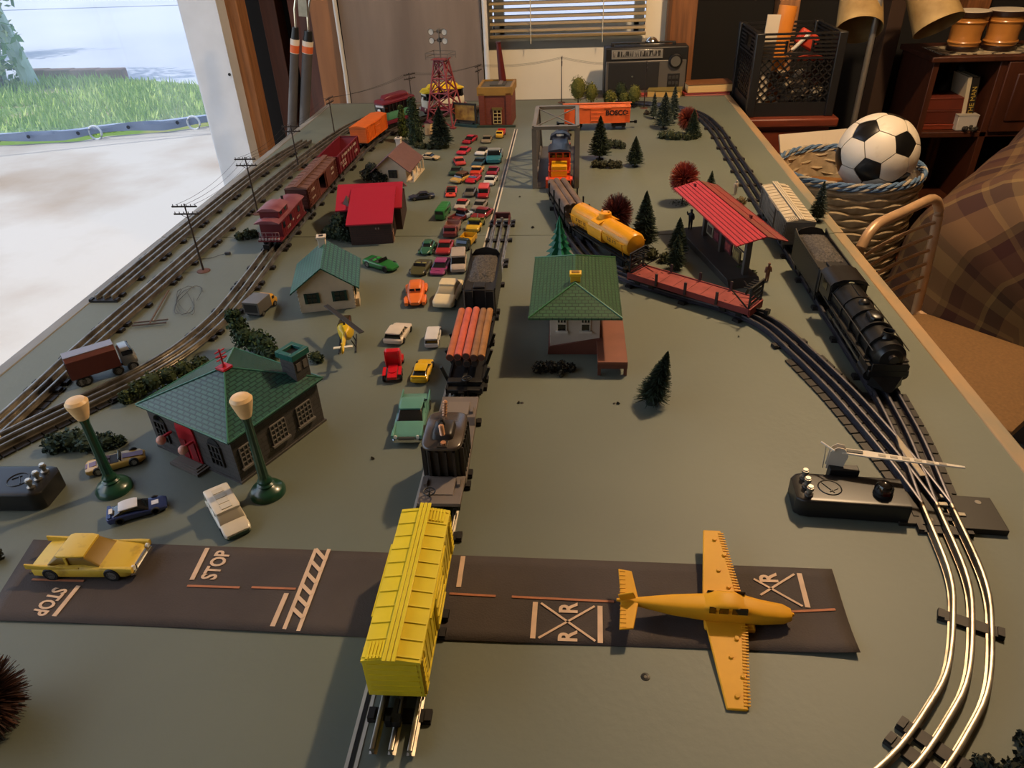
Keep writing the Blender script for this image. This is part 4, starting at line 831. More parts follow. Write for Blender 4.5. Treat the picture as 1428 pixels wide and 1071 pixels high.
for s, w_ in ((-1, .056), (1, .042)):
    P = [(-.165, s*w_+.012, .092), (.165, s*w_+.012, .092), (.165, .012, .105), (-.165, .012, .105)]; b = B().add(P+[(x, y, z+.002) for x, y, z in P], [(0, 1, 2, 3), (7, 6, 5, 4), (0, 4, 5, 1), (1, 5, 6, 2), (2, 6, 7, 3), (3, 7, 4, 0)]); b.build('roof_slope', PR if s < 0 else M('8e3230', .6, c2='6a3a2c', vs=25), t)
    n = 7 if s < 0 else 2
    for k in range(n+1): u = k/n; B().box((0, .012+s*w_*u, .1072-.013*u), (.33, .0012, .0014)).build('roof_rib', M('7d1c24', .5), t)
for x, y in ((.07, .024), (-.13, -.01)): B().box((x, y, .109), (.008, .003, .006)).build('roof_stub', M('5a1418', .5), t)
# power house with stack
t = thing('brick_power_house', 'red brick power house with yellow parapet and tapering stack', 'model building', (-.070, 1.035, 0), radians(-2)); w, d, h_ = .114, .135, .118
PB = BR('7d3a26', '733422', '66301f', .012, .004, .12, .6, .3); ub(B().box((0, 0, h_/2), (w-.006, d-.006, h_)), 'walls', PB, t)
for s in (-1, 0, 1): ub(B().box((s*(w/2-.012), -d/2+.002, h_/2-.006), (.018, .006, h_-.012)), 'pilaster', PB, t) if s else None
for dx, dy, sx, sy in ((0, d/2-.003, w+.004, .008), (0, -d/2+.003, w+.004, .008), (w/2-.003, 0, .008, d), (-w/2+.003, 0, .008, d)): B().box((dx, dy, h_-.006), (sx, sy, .026)).build('parapet', M('9a7430', .6, var=.12, vs=40), t, .0008)
B().box((0, 0, h_+.001), (w-.012, d-.012, .002)).build('flat_roof', M('5a5448', .7, var=.15, vs=40), t); B().box((.004, .008, h_+.004), (.05, .06, .004)).build('roof_hatch', M('4a463c', .6), t); B().box((.012, .008, h_+.0065), (.012, .06, .003)).build('roof_beam', M('77716a', .5), t)
win(t, wallT((0, -d/2, 0), 0, .006, .032, .0), .026, .044, 2, 4, M('c8b478', .5), glassy('2a0c08'), fw=.002); put_T(B().box((.006, -d/2-.001, .058), (.034, .004, .008)), 'lintel', M('6b5a26', .6), Matrix(), t)
B().box((0, -d/2-.006, .003), (w+.02, .012, .006)).build('base_course', M('2c3a2e', .6), t)
B().cyl((.014, .05, h_), (.004, .05, h_+.125), .0135, .0075, 16).build('stack', M('5a1c1c', .4), t); B().lathe([(.006, 0), (.009, 0), (.009, .004), (.006, .004)], (.004, .05, h_+.122), 16).build('stack_rim', M('4a1616', .4), t)
# floodlight tower
t = thing('floodlight_tower', 'red lattice floodlight tower with grey lamp heads', 'tower', (-.250, 1.02, 0), radians(-18)); RT = M('8a3a3e', .55, var=.15, vs=40); GT = M('6a645c', .45, .3)
def tw(z): return .05-(.05-.017)*z/.205
def tb(a_, c_, r=.0022, nm='strut', m=RT): return B().cyl(a_, c_, r, n=5).build(nm, m, t)
for i, (sx, sy) in enumerate(((-1, -1), (1, -1), (1, 1), (-1, 1))):
    tb((sx*tw(0), sy*tw(0), 0), (sx*tw(.205), sy*tw(.205), .205), .0032, 'tower_leg'); B().box((sx*.053, sy*.053, .002), (.016, .016, .004)).build('foot', RT, t)
    nx, ny = ((1, -1), (1, 1), (-1, 1), (-1, -1))[i]
    zs = (.0, .055, .105, .15, .20)
    for z0, z1 in zip(zs, zs[1:]):
        tb((sx*tw(z0), sy*tw(z0), z0), (nx*tw(z1), ny*tw(z1), z1)); tb((nx*tw(z0), ny*tw(z0), z0), (sx*tw(z1), sy*tw(z1), z1)); tb((sx*tw(z1), sy*tw(z1), z1), (nx*tw(z1), ny*tw(z1), z1))
B().box((0, 0, .207), (.05, .05, .003)).build('platform', RT, t)
for z in (.216, .227):
    for a_, c_ in (((-1, -1), (1, -1)), ((1, -1), (1, 1)), ((1, 1), (-1, 1)), ((-1, 1), (-1, -1))): tb((a_[0]*.04, a_[1]*.03, z), (c_[0]*.04, c_[1]*.03, z), .0011, 'guard_rail', GT)
for sx in (-1, 1):
    for sy in (-1, 1): tb((sx*.04, sy*.03, .207), (sx*.04, sy*.03, .228), .0011, 'rail_post', GT)
tb((0, 0, .207), (0, 0, .295), .002, 'mast', GT)
for z in (.262, .288):
    tb((-.03, 0, z), (.03, 0, z), .0013, 'lamp_bar', GT)
    for x in (-.024, .024):
        q = B().lathe([(.003, .012), (.006, .010), (.0095, 0), (.0105, -.004), (.0095, -.004), (.004, .004)], (x, -.006, z), 14, (0, 1, 0)).build('flood_lamp', GT, t); B().cyl((x, -.0055, z), (x, -.0085, z), .0088, n=14).build('lens', M('cfc8ba', .2), q)
        B().cyl((x*.25, .006, z), (x*.25, .016, z), .006, .008, 10).build('flood_lamp', GT, t)
# billboard
t = thing('billboard', 'small framed billboard with warm yellow picture and teal base', 'billboard', (-.178, .978, 0), radians(-22)); bw, bh = .085, .058
B().box((0, .004, .045), (bw, .004, bh)).build('board', M('3a2a20', .6), t); B().box((0, .0015, .045), (bw-.010, .001, bh-.010)).build('poster', M('d2a042', .6, c2='7a4a1e', vs=45), t)
for x, y, z, sx, sz in ((0, 0, .0735, bw+.004, .004), (0, 0, .0165, bw+.004, .004), (-bw/2, 0, .045, .004, bh+.004), (bw/2, 0, .045, .004, bh+.004)): B().box((x, y+.002, z), (sx, .006, sz)).build('frame', M('2c2620', .6), t)
B().box((0, .004, .004), (bw+.01, .022, .008)).build('base', M('2a4a4c', .6, var=.2, vs=60), t)
for x in (-.03, .03): B().box((x, .01, .012), (.004, .004, .012)).build('support', M('2a3a3a', .6), t)
# little cream hut and pale blue booth at the back
t = thing('cream_hut', 'narrow cream hut half hidden behind the dark trees', 'model building', at(597, 190), radians(-15)); B().box((0, .012, .02), (.02, .022, .04)).build('walls', M('d8b888', .6), t, .0006); B().box((0, .012, .002), (.024, .026, .004)).build('base', M('6a6050', .7), t)
b = B(); b.ext([(-.013, .04), (0, .05), (.013, .04)], .0, .024, 'xz'); b.build('roof', M('5a1c2a', .5), t); B().box((.002, .0005, .014), (.008, .001, .022)).build('door', M('b8966a', .6), t)
t = thing('pale_blue_booth', 'small pale blue booth between billboard and power house', 'model building', at(662, 176), radians(8)); B().box((0, .012, .013), (.022, .022, .026)).build('walls', M('9aa4b4', .6, var=.15, vs=60), t, .0006); B().box((0, .012, .028), (.027, .027, .004)).build('roof', M('6a7488', .5), t, .0008); B().box((-.003, .0005, .013), (.007, .001, .010)).build('window', glassy(), t)
# ================================================================== TOY VEHICLES
_wm = {}
def wheel_mesh(col='101010', hub='a8a49c'):
    k = (col, hub)
    if k not in _wm: _wm[k] = B().lathe([(.0, -.5), (.9, -.5), (1, -.35), (1, .35), (.9, .5), (.62, .5)], (0, 0, 0), 14, (0, 1, 0)).mat(1).lathe([(.62, .5), (.55, .42), (.3, .48), (.0, .5)], (0, 0, 0), 12, (0, 1, 0)).mesh('wheel', [M(col, .6), M(hub, .35, .6)])
    return _wm[k]
def wheels(t, xs, W_, r, wd=None, hub='a8a49c'):
    me = wheel_mesh('101010', hub); wd = wd or r*.6
    for x in xs:
        for s in (-1, 1):
            o = put(me, 'wheel', t, loc=(x, s*(W_/2-wd*.45), r)); o.scale = (r, wd, r)
            if s < 0: o.rotation_euler.z = pi
CARG = 'parked toy cars'
def car(name, label, near, far, face, style, col, col2=None, cat='toy car', rough=.3, metal=0, Hk=1, Wk=1, glass=None, bumpers=False, zf=.018, group=CARG):
    Np = at(near[0], near[1], .004); Fp = at(far[0], far[1], zf)
    d = (Np-Fp); d.z = 0; lm = .058 if near[1] < 300 else .066; L = max(lm, min(.2, d.length)); Fp = Np-d.normalized()*L; ang = atan2(d.y, d.x)+(0 if face > 0 else pi)
    m = (Np+Fp)/2; t = thing(name, label, cat, (m.x, m.y, 0), ang, group)
    P = M(col, rough, metal, var=.06, vs=60, coat=.3) if isinstance(col, str) else col
    P2 = (M(col2, rough, var=.06, vs=60) if isinstance(col2, str) else col2) or P
    G = glass or glassy('15181a')
    W_ = L*.42*Wk; H = L*.30*Hk; r = L*.078; w = W_/2; z0 = H*.16
    def S(*st): return [(x*L, k*w, a*H, c*H) for x, k, a, c in st]
    def hb(nm, st, mat, e=.32, par=None, n=16): return B().hull(S(*st), e, n).build(nm, mat, par or t, sharp=50)
    if style in ('sedan', 'coupe', 'wagon', 'fins', 'taxi'):
        hb('body', [(-.5, .78, .2, .48), (-.47, .95, .14, .56), (-.2, 1, .12, .6), (.14, 1, .12, .58), (.42, .97, .14, .52), (.48, .88, .18, .46), (.5, .7, .22, .4)], P)
        xb = -.44 if style == 'wagon' else -.32
        hb('windows', [(xb, .84, .5, .6), (xb+(.04 if style == 'wagon' else .12), .74, .5, .94), (.04, .74, .5, .95), (.19, .84, .5, .57)], G, .3)
        hb('roof', [(xb+(.03 if style == 'wagon' else .10), .70, .88, .96), (xb+(.05 if style == 'wagon' else .14), .76, .88, 1.0), (.0, .76, .88, 1.0), (.06, .70, .88, .97)], P2, .4)
        for s in (-1, 1):
            for x in ((-.12,) if style != 'wagon' else (-.2, -.06)): B().box((x*L, s*w*.77, H*.74), (L*.025, w*.06, H*.34)).build('pillar', P2, t)
        if style == 'fins':
            for s in (-1, 1): hb_ = B().hull([(-.52*L, w*.05, H*.5, H*.72, s*w*.9), (-.3*L, w*.07, H*.5, H*.66, s*w*.92), (.0, w*.03, H*.5, H*.58, s*w*.92)], .5, 10).build('tail_fin', P, t)
            for s in (-1, 1): B().hull([(.2*L, w*.04, H*.46, H*.56, s*w*.88), (.42*L, w*.10, H*.40, H*.58, s*w*.88), (.51*L, w*.10, H*.36, H*.56, s*w*.88)], .5, 10).build('front_wing', P, t)
        wheels(t, (-.3*L, .3*L), W_, r)
    elif style == 'beetle':
        hb('body', [(-.5, .4, .2, .36), (-.44, .7, .14, .55), (-.25, .82, .12, .62), (.15, .82, .12, .6), (.4, .66, .14, .52), (.5, .35, .2, .34)], P, .5)
        hb('windows', [(-.36, .55, .5, .62), (-.22, .66, .5, .95), (-.02, .66, .5, .98), (.14, .6, .5, .6)], G, .5)
        hb('roof', [(-.36, .4, .56, .64), (-.24, .56, .7, .98), (-.02, .58, .75, 1.02), (.06, .5, .8, .9)], P2, .6)
        for x in (-.3, .3):
            for s in (-1, 1): B().hull([((x-.15)*L, w*.12, H*.14, H*.3, s*w*.82), (x*L, w*.2, H*.14, H*.5, s*w*.82), ((x+.15)*L, w*.12, H*.14, H*.3, s*w*.82)], .6, 12).build('fender', P, t)
        wheels(t, (-.3*L, .3*L), W_, r)
    elif style == 'roundcar':          # 1940s fastback with bulging wings
        hb('body', [(-.5, .45, .2, .4), (-.42, .72, .14, .62), (-.2, .8, .12, .68), (.15, .76, .12, .62), (.4, .6, .14, .56), (.5, .38, .2, .42)], P, .45)
        hb('roof', [(-.44, .35, .5, .6), (-.28, .58, .55, .92), (-.05, .62, .6, 1.05), (.08, .56, .55, .98), (.17, .5, .5, .66)], P, .5)
        for s in (-1, 1):
            B().hull([(-.48*L, w*.10, H*.14, H*.3, s*w*.82), (-.3*L, w*.24, H*.14, H*.52, s*w*.8), (-.1*L, w*.10, H*.14, H*.3, s*w*.84)], .6, 12).build('fender', P, t)
            B().hull([(.05*L, w*.08, H*.14, H*.26, s*w*.84), (.3*L, w*.24, H*.14, H*.5, s*w*.8), (.49*L, w*.16, H*.16, H*.4, s*w*.76)], .6, 12).build('fender', P, t)
            B().box((.155*L, s*w*.27, H*.80), (L*.012, w*.42, H*.15), ry=-.5).build('windshield', G, t)
        wheels(t, (-.3*L, .3*L), W_, r*.9)
    elif style == 'sport':
        hb('body', [(-.5, .8, .2, .56), (-.46, .98, .14, .62), (-.15, 1, .12, .6), (.2, .98, .12, .5), (.42, .94, .12, .42), (.5, .78, .16, .34)], P)
        hb('windows', [(-.38, .8, .5, .62), (-.18, .70, .5, .9), (-.02, .70, .5, .92), (.2, .86, .42, .52)], G, .35)
        hb('roof', [(-.28, .66, .84, .9), (-.18, .72, .84, .97), (-.02, .72, .84, .97), (.04, .66, .84, .92)], P2, .4)
        B().box((-.45*L, 0, H*.68), (L*.06, W_*.9, H*.06)).build('spoiler', P, t)
        B().box((.31*L, 0, H*.475), (L*.12, W_*.3, H*.04)).build('bonnet_scoop', P2, t); wheels(t, (-.3*L, .3*L), W_, r)
    elif style in ('convertible', 'race'):
        hb('body', [(-.5, .72, .2, .5), (-.45, .95, .14, .6), (-.2, 1, .12, .62), (.15, 1, .12, .6), (.42, .9, .14, .48), (.5, .6, .2, .36)], P)
        B().hull(S((-.28, .72, .5, .635), (.06, .72, .5, .635)), .25).build('cockpit', M('2a2420', .7), t)
        for s in (-1, 1): B().box((-.12*L, s*w*.36, H*.62), (L*.07, w*.5, H*.2), ry=.25).build('seat', P2, t)
        B().box((.09*L, 0, H*.74), (L*.012, W_*.72, H*.28), ry=-.5).build('windshield', G, t)
        if style == 'race':
            B().box((.3*L, 0, H*.575), (L*.34, W_*.36, H*.03), ry=.10).build('stripe', P2, t); B().box((-.4*L, 0, H*.59), (L*.18, W_*.36, H*.05), ry=-.12).build('stripe', P2, t); B().tube([(-.2*L, -w*.5, H*.6), (-.2*L, -w*.45, H*.95), (-.2*L, w*.45, H*.95), (-.2*L, w*.5, H*.6)], L*.012, 6).build('roll_bar', P, t)
        wheels(t, (-.3*L, .3*L), W_, r*1.1)
    elif style == 'van':
        hb('body', [(-.5, .9, .2, .6), (-.47, 1, .14, .7), (.2, 1, .12, .68), (.45, .97, .14, .58), (.5, .85, .2, .46)], P)
        hb('windows', [(-.48, .9, .6, .72), (-.44, .86, .6, 1.25), (.14, .86, .6, 1.25), (.26, .9, .6, .68)], G, .25)
        hb('roof', [(-.49, .88, 1.12, 1.3), (-.46, .92, 1.12, 1.34), (.12, .92, 1.12, 1.34), (.17, .84, 1.12, 1.28)], P2, .3)
        for s in (-1, 1):
            for x in (-.45, -.25, -.02): B().box((x*L, s*w*.88, H*.92), (L*.04, w*.06, H*.56)).build('pillar', P2, t)
        wheels(t, (-.3*L, .3*L), W_, r*.95)
    elif style in ('pickup', 'tow'):
        hb('body', [(.02, 1, .14, .72), (.2, 1, .12, .72), (.44, .96, .14, .66), (.5, .84, .2, .5)], P)
        hb('windows', [(-.02, .86, .66, .78), (.03, .8, .66, 1.18), (.16, .8, .66, 1.18), (.25, .88, .66, .74)], G, .3); hb('roof', [(-.01, .76, 1.08, 1.2), (.03, .82, 1.08, 1.26), (.14, .82, 1.08, 1.26), (.19, .76, 1.08, 1.2)], P2, .35)
        B().box((-.25*L, 0, H*.36), (L*.5, W_*.9, H*.12)).build('bed_floor', P2, t)
        for s in (-1, 1): B().box((-.25*L, s*w*.94, H*.52), (L*.5, w*.1, H*.36)).build('bed_side', P2, t, .0006)
        B().box((-.49*L, 0, H*.5), (L*.02, W_*.9, H*.3)).build('tailgate', P2, t)
        if style == 'tow': B().cyl((-.1*L, 0, H*.4), (-.45*L, 0, H*1.2), L*.02, n=8).box((-.06*L, 0, H*.7), (L*.05, W_*.6, H*.7)).build('crane', M('2a2a28', .5), t)
        wheels(t, (-.32*L, .3*L), W_, r*1.05)
    elif style in ('truck', 'boxtruck'):
        hb('cab', [(.16, .9, .2, 1.1), (.2, .92, .16, 1.25), (.34, .92, .16, 1.25), (.42, .9, .2, .8), (.49, .84, .2, .7), (.5, .7, .24, .6)], P, .25)
        B().box((.395*L, 0, H*1.0), (L*.012, W_*.72, H*.3), ry=-.45).build('windshield', G, t)
        for s in (-1, 1): B().box((.28*L, s*w*.925, H*.98), (L*.1, w*.03, H*.28)).build('side_window', G, t)
        if style == 'truck':
            B().box((-.17*L, 0, H*.42), (L*.64, W_*.96, H*.1)).build('bed_floor', P2, t)
            for s in (-1, 1): B().box((-.17*L, s*w*.96, H*.7), (L*.64, w*.08, H*.55)).build('bed_side', P2, t, .0005)
            for x in (-.48, .145): B().box((x*L, 0, H*.72), (L*.02, W_*.94, H*.6)).build('bed_end', P2, t, .0005)
        else:
            b = B().box((-.17*L, 0, H*.95), (L*.64, W_*1.0, H*1.2)); b.build('box_body', P2, t, L*.012); B().box((-.492*L, 0, H*.95), (L*.006, W_*.8, H*.8)).build('rear_opening', BLACK, t)
        B().box((0, 0, H*.3), (L*.95, W_*.4, H*.14)).build('chassis', BLACK, t); wheels(t, (-.32*L, .3*L), W_, r*1.05)
    elif style == 'bus':
        hb('body', [(-.5, .9, .16, 1.2), (-.485, .97, .12, 1.3), (.47, .97, .12, 1.3), (.495, .92, .16, 1.25), (.5, .85, .2, 1.1)], P, .22)
        for s in (-1, 1):
            for k in range(6): B().box(((-.38+.145*k)*L, s*w*.975, H*.92), (L*.10, w*.02, H*.3)).build('window', G, t)
        for s in (-1, 1): B().box((s*.499*L, 0, H*.95), (L*.006, W_*.8, H*.36)).build('windshield' if s > 0 else 'rear_window', G, t)
        for k in range(5): B().box(((-.36+.18*k)*L, 0, H*1.305), (L*.02, W_*.9, H*.02)).build('roof_rib', P, t)
        wheels(t, (-.3*L, .32*L), W_, r*.9)
    elif style == 'semi':
        hb('cab', [(.06, .8, .2, 1.3), (.1, .86, .18, 1.5), (.25, .86, .18, 1.5), (.3, .84, .2, .95), (.48, .78, .2, .85), (.5, .66, .24, .8)], P, .25)
        B().box((.287*L, 0, H*1.24), (L*.012, W_*.66, H*.36), ry=-.25).build('windshield', G, t); B().box((-.22*L, 0, H*.42), (L*.56, W_*.5, H*.22)).build('chassis', P, t, .0006); B().cyl((-.24*L, 0, H*.52), (-.24*L, 0, H*.6), w*.45, n=14).build('fifth_wheel', P, t)
        for s in (-1, 1):
            B().hull([(.22*L, w*.12, H*.3, H*.5, s*w*.86), (.36*L, w*.2, H*.3, H*.66, s*w*.86), (.5*L, w*.12, H*.3, H*.5, s*w*.86)], .5, 10).build('fender', P, t); B().cyl((.03*L, s*w*.7, H*.4), (.03*L, s*w*.7, H*1.7), L*.016, n=8).build('exhaust', P, t)
            B().box((-.28*L, s*w*.8, H*.62), (L*.34, w*.34, H*.06)).build('mudguard', P, t)
        wheels(t, (-.38*L, -.18*L, .36*L), W_, r*1.1)
    if bumpers:
        for sx in (-1, 1): B().hull([(sx*.5*L-.002, w*.92, H*.18, H*.36), (sx*.5*L+.003, w*.86, H*.2, H*.34)], .4).build('bumper', CHROME, t)
        B().box((.503*L, 0, H*.40), (.002, W_*.5, H*.10)).build('grille', M('8a867e', .3, .8), t)
        for s in (-1, 1): B().cyl((.49*L, s*w*.7, H*.45), (.512*L, s*w*.7, H*.45), H*.085, n=10).build('headlamp', M('d8d4c8', .2), t)
    t['L'] = L
    return t
Gt = lambda c: M(c, .3)
car('green_sedan', 'large sea green fifties sedan with chrome front bumper', (568, 617), (581, 546), 1, 'fins', '5c8f80', bumpers=True, Hk=.95, cat='toy car', group=None)
car('yellow_sports_car', 'yellow sports car with black roof slots beside the log car', (584, 534), (592, 497), -1, 'sport', 'e0b01c', Hk=1.0, group=None)
car('red_semi_tractor', 'bright red semi tractor with no trailer', (547, 532), (549, 487), -1, 'semi', 'c81824', cat='toy truck', group=None, zf=.02)
car('white_station_wagon', 'cream white station wagon with a red roof light', (547, 480), (559, 449), -1, 'wagon', 'd8c8b4', Hk=1.1, Wk=1.25, group=None)
car('white_rescue_car', 'narrow white rescue car beside the log car', (602, 484), (606, 450), -1, 'van', 'd2ccc4', Hk=.75, Wk=.85, group=None)
car('orange_coupe', 'orange forties coupe with bulging fenders', (579, 427), (581, 388), 1, 'roundcar', 'e2702a', rough=.45, Hk=1.0, Wk=1.1, group=None)
car('cream_sedan', 'cream rounded sedan beside the coal tender', (617, 431), (633, 389), 1, 'sedan', 'd8c49a', Hk=1.15, rough=.5, group=None, glass=M('b8a47c', .5))
car('olive_army_car', 'dull olive open army car behind the orange coupe', (580, 384), (587, 364), 1, 'convertible', '4c4a2e', '8a8450', Wk=1.25, group=None)
car('purple_sports_car', 'magenta wedge sports car beside the olive army car', (609, 383), (616, 360), 1, 'sport', '8a3a66', Wk=1.2, group=None)
car('grey_camper_van', 'pale grey camper van with dark front window', (639, 380), (640, 352), 1, 'van', 'a89a8c', Wk=1.1, Hk=1.15, group=None)
car('dark_green_beetle', 'small glossy dark green beetle car', (592, 355), (598, 334), 1, 'beetle', '2c5a44', Wk=1.15, group=None)
car('red_sedan', 'dark red sedan beside the green beetle', (617, 355), (621, 335), 1, 'sedan', '9a2a2c', Wk=1.2, group=None)
car('black_dump_truck', 'dark green truck with yellow bed edge beside the track bumper', (643, 349), (655, 326), 1, 'truck', '263026', 'c89a20', cat='toy truck', Wk=1.1, group=None)
car('maroon_flatbed', 'dusky pink flatbed truck with maroon trim', (627, 331), (631, 312), 1, 'truck', '6a2a2c', '9a7468', cat='toy truck', Wk=1.2, group=None)
car('yellow_tow_truck', 'yellow tow truck with olive bed and crane', (658, 323), (662, 308), 1, 'tow', 'c8a030', '6a6a2a', cat='toy truck', Wk=1.2, group=None)
car('light_blue_truck', 'pickup with pale blue cab and maroon bed', (632, 310), (642, 296), -1, 'pickup', 'a8b4c4', '6a2c2c', cat='toy truck', Wk=1.15, group=None)
car('dark_red_coupe', 'dark red coupe ahead of the yellow tow truck', (664, 306), (666, 296), 1, 'coupe', '7d2026', Wk=1.3, group=None)
car('green_bus', 'tall bright green bus at the edge of the parked cars', (613, 306), (622, 279), 1, 'bus', '2c7a3c', cat='toy bus', Wk=.85, group=None, zf=.028)
car('white_red_top_car', 'white car with red roof in the middle lane', (640, 292), (644, 278), 1, 'sedan', 'b8aca0', 'b83030', Wk=1.25, group=None)
car('grey_sedan_small', 'grey sedan beside the car with red roof', (664, 293), (669, 279), 1, 'sedan', '8a8074', Wk=1.2, group=None)
car('coral_race_car', 'coral red car with black engine opening in front of a woody', (628, 274), (630, 256), 1, 'sport', 'd8483a', '1c1414', Wk=1.15, Hk=.9, group=None)
car('woody_wagon', 'tan and brown wagon behind the coral red car', (633, 255), (636, 246), 1, 'wagon', 'b89450', '5a3a24', Wk=1.35, Hk=1.3, group=None)
car('charcoal_sedan', 'charcoal grey sedan beside the red van', (653, 274), (657, 258), 1, 'sedan', '5a564e', Wk=1.15, group=None)
car('red_van', 'red van with pink roof in the lane beside the centre line', (673, 276), (676, 257), 1, 'van', '9a2028', 'c84848', Wk=1.05, Hk=.9, group=None)
car('white_pickup', 'small white pickup behind the red van', (681, 258), (683, 247), 1, 'pickup', 'c4c0b8', cat='toy truck', Wk=1.25, group=None)
car('scarlet_convertible', 'scarlet open car behind the charcoal sedan', (654, 255), (660, 243), 1, 'convertible', 'b81c2c', 'd84858', Wk=1.25, group=None)
car('orange_red_truck', 'orange red truck with cream cab top', (662, 244), (665, 232), 1, 'pickup', 'c8402c', 'd8b070', cat='toy truck', Wk=1.3, group=None)
car('crimson_sedan', 'deep crimson sedan in front of the teal pickup', (685, 244), (688, 231), 1, 'sedan', '8a1c2c', Wk=1.25, group=None)
car('bottle_green_car', 'bottle green sedan in the lane by the dark blue car', (633, 244), (636, 231), 1, 'sedan', '2a4434', Wk=1.3, group=None)
car('teal_blue_sedan', 'dark teal blue sedan with white roofed car behind', (664, 231), (668, 220), 1, 'sedan', '2a4a58', Wk=1.35, group=None)
car('teal_pickup', 'teal and grey pickup in the lane by the centre line', (688, 228), (691, 208), 1, 'pickup', '2a6a74', '8a8c88', cat='toy truck', Wk=1.1, group=None)
car('salmon_sedan', 'salmon red sedan behind the bottle green sedan', (643, 230), (640, 219), 1, 'sedan', 'b83c3a', 'd06a5c', Wk=1.3, group=None)
car('white_racing_car', 'white car with black roof marks behind the teal blue sedan', (668, 216), (672, 206), 1, 'coupe', 'd8d2c8', '2a2826', Wk=1.3, group=None)
car('rose_red_coupe', 'rose red coupe behind the salmon sedan', (642, 215), (646, 205), 1, 'coupe', 'c02c3c', Wk=1.25, group=None)
car('big_red_fastback', 'largest red fastback at the far end of the parked cars', (649, 200), (661, 186), 1, 'sport', 'a82434', 'b8304a', Wk=1.05, group=None)
car('khaki_sedan', 'khaki grey sedan with bright windshield at the far end', (677, 199), (680, 187), 1, 'sedan', '8a7c64', Wk=1.25, group=None)
car('red_and_yellow_truck', 'red truck with yellow cab beside the brick power house', (696, 192), (700, 179), 1, 'truck', 'd8a83a', 'c83030', cat='toy truck', Wk=1.0, group=None)
car('green_convertible', 'glossy green convertible beside the white cottage', (552, 376), (511, 362), 1, 'convertible', '1c6a2c', '2a8a3c', Wk=.95, group=None, zf=.008)
car('navy_sedan', 'dark navy blue sedan between red roof house and parked cars', (570, 277), (606, 272), 1, 'sedan', '1c2438', Wk=.9, Hk=.9, group=None, zf=.006)
car('cream_limousine', 'cream car parked beside the brown roofed house', (612, 221), (587, 216), 1, 'sedan', 'cbb48c', Wk=1, group=None, zf=.01)
t = car('big_yellow_sedan', 'large worn yellow two door sedan with tail fins on the road strip', (200, 785), (58, 777), 1, 'fins', M('d8b43a', .45, c2='a8822a', vs=70, thr=(.55, .8)), group=None, zf=.012, Wk=.98, glass=M('8a6c22', .5), Hk=.95, bumpers=True)
t = car('yellow_racing_roadster', 'gold roadster with purple stripe behind the left lamp post', (203, 634), (120, 655), 1, 'race', 'c09a48', '6a4a5c', group=None, zf=.006, Hk=.85, Wk=.95)
t = car('blue_race_car', 'metallic blue racing coupe with white panels beside a lamp post', (233, 700), (150, 722), 1, 'sport', '2a3868', 'c8c8cc', group=None, zf=.006, Wk=.95, metal=.3, Hk=.95); L = t['L']
B().box((-.42*L, 0, L*.30*.66), (L*.06, L*.14, .0015)).build('white_panel', M('d8d4cc', .5), t); B().sphere((-.02*L, L*.14, L*.22), L*.035, 8).build('driver_head', M('c8885c', .6), t)
t = car('white_van', 'white van with dark green skirt near the right lamp post', (334, 746), (303, 690), 1, 'van', 'd8cdb8', 'd8cdb8', group=None, zf=.012, Hk=.85, Wk=1.0, glass=M('b4aa98', .35)); L = t['L']; B().tf(Matrix.Rotation(-pi/2, 4, 'Y')).hull([(.025*L, .212*L, -.505*L, .51*L), (.085*L, .216*L, -.512*L, .515*L)], .3, 28).build('skirt', M('1c3a30', .4), t)
for k in range(4): B().box(((-.34+.14*k)*L, 0, L*.30*.85*1.345), (L*.11, L*.16, .0012)).build('roof_panel', M('cabfa8', .5), t)
B().box((-.49*L, 0, .13*L), (.08*L, .4*L, .14*L)).build('rear_hood', M('2a5a48', .45), t, .002)
# black and yellow dump truck by the curve, seen from behind
t = car('dump_truck', 'grey dump truck with yellow cab beside the caboose track', (352, 441), (370, 421), -1, 'boxtruck', 'c8901c', '5a5650', group=None, cat='toy truck', Wk=1.2, zf=.01)
# articulated lorry: brown trailer and silver cab
A_ = at(103, 537, 0); C_ = at(194, 508, 0); A_.z = C_.z = 0; d = C_-A_; L = d.length; t = thing('articulated_lorry', 'silver cabbed lorry with long brown box trailer beside the left tracks', 'toy truck', (A_+C_)/2, atan2(d.y, d.x))
TRB = M('5c2c22', .5, var=.1, vs=40); TW = .036
b = B(); b.ext([(-TW/2, .016), (TW/2, .016), (TW/2, .047), (TW/2-.006, .052), (-TW/2+.006, .052), (-TW/2, .047)], -L/2, L*.24, 'yz'); b.build('trailer', TRB, t, .0008); B().box((-L*.13, 0, .0525), (L*.74, TW-.014, .002)).build('trailer_roof', M('8a8488', .35, .3), t, .0006)
B().box((-L/2-.0004, 0, .034), (.001, TW-.008, .028)).build('rear_door', BLACK, t)
SV = M('a8a6a0', .3, .7); B().hull([(L*.27, .015, .012, .040), (L*.30, .0165, .010, .043), (L*.42, .0165, .010, .043), (L*.46, .0155, .010, .030), (L*.5, .013, .012, .026)], .3).build('cab', SV, t)
B().box((L*.452, 0, .036), (.0015, .025, .009), ry=-.35).build('windshield', glassy(), t)
for s in (-1, 1): B().box((L*.38, s*.0166, .035), (.016, .001, .008)).build('side_window', glassy(), t)
B().box((0, 0, .013), (L*.95, .014, .005)).build('chassis', BLACK, t); wheels(t, (-L*.38, -L*.30, L*.17, L*.40), .034, .0085, .006)
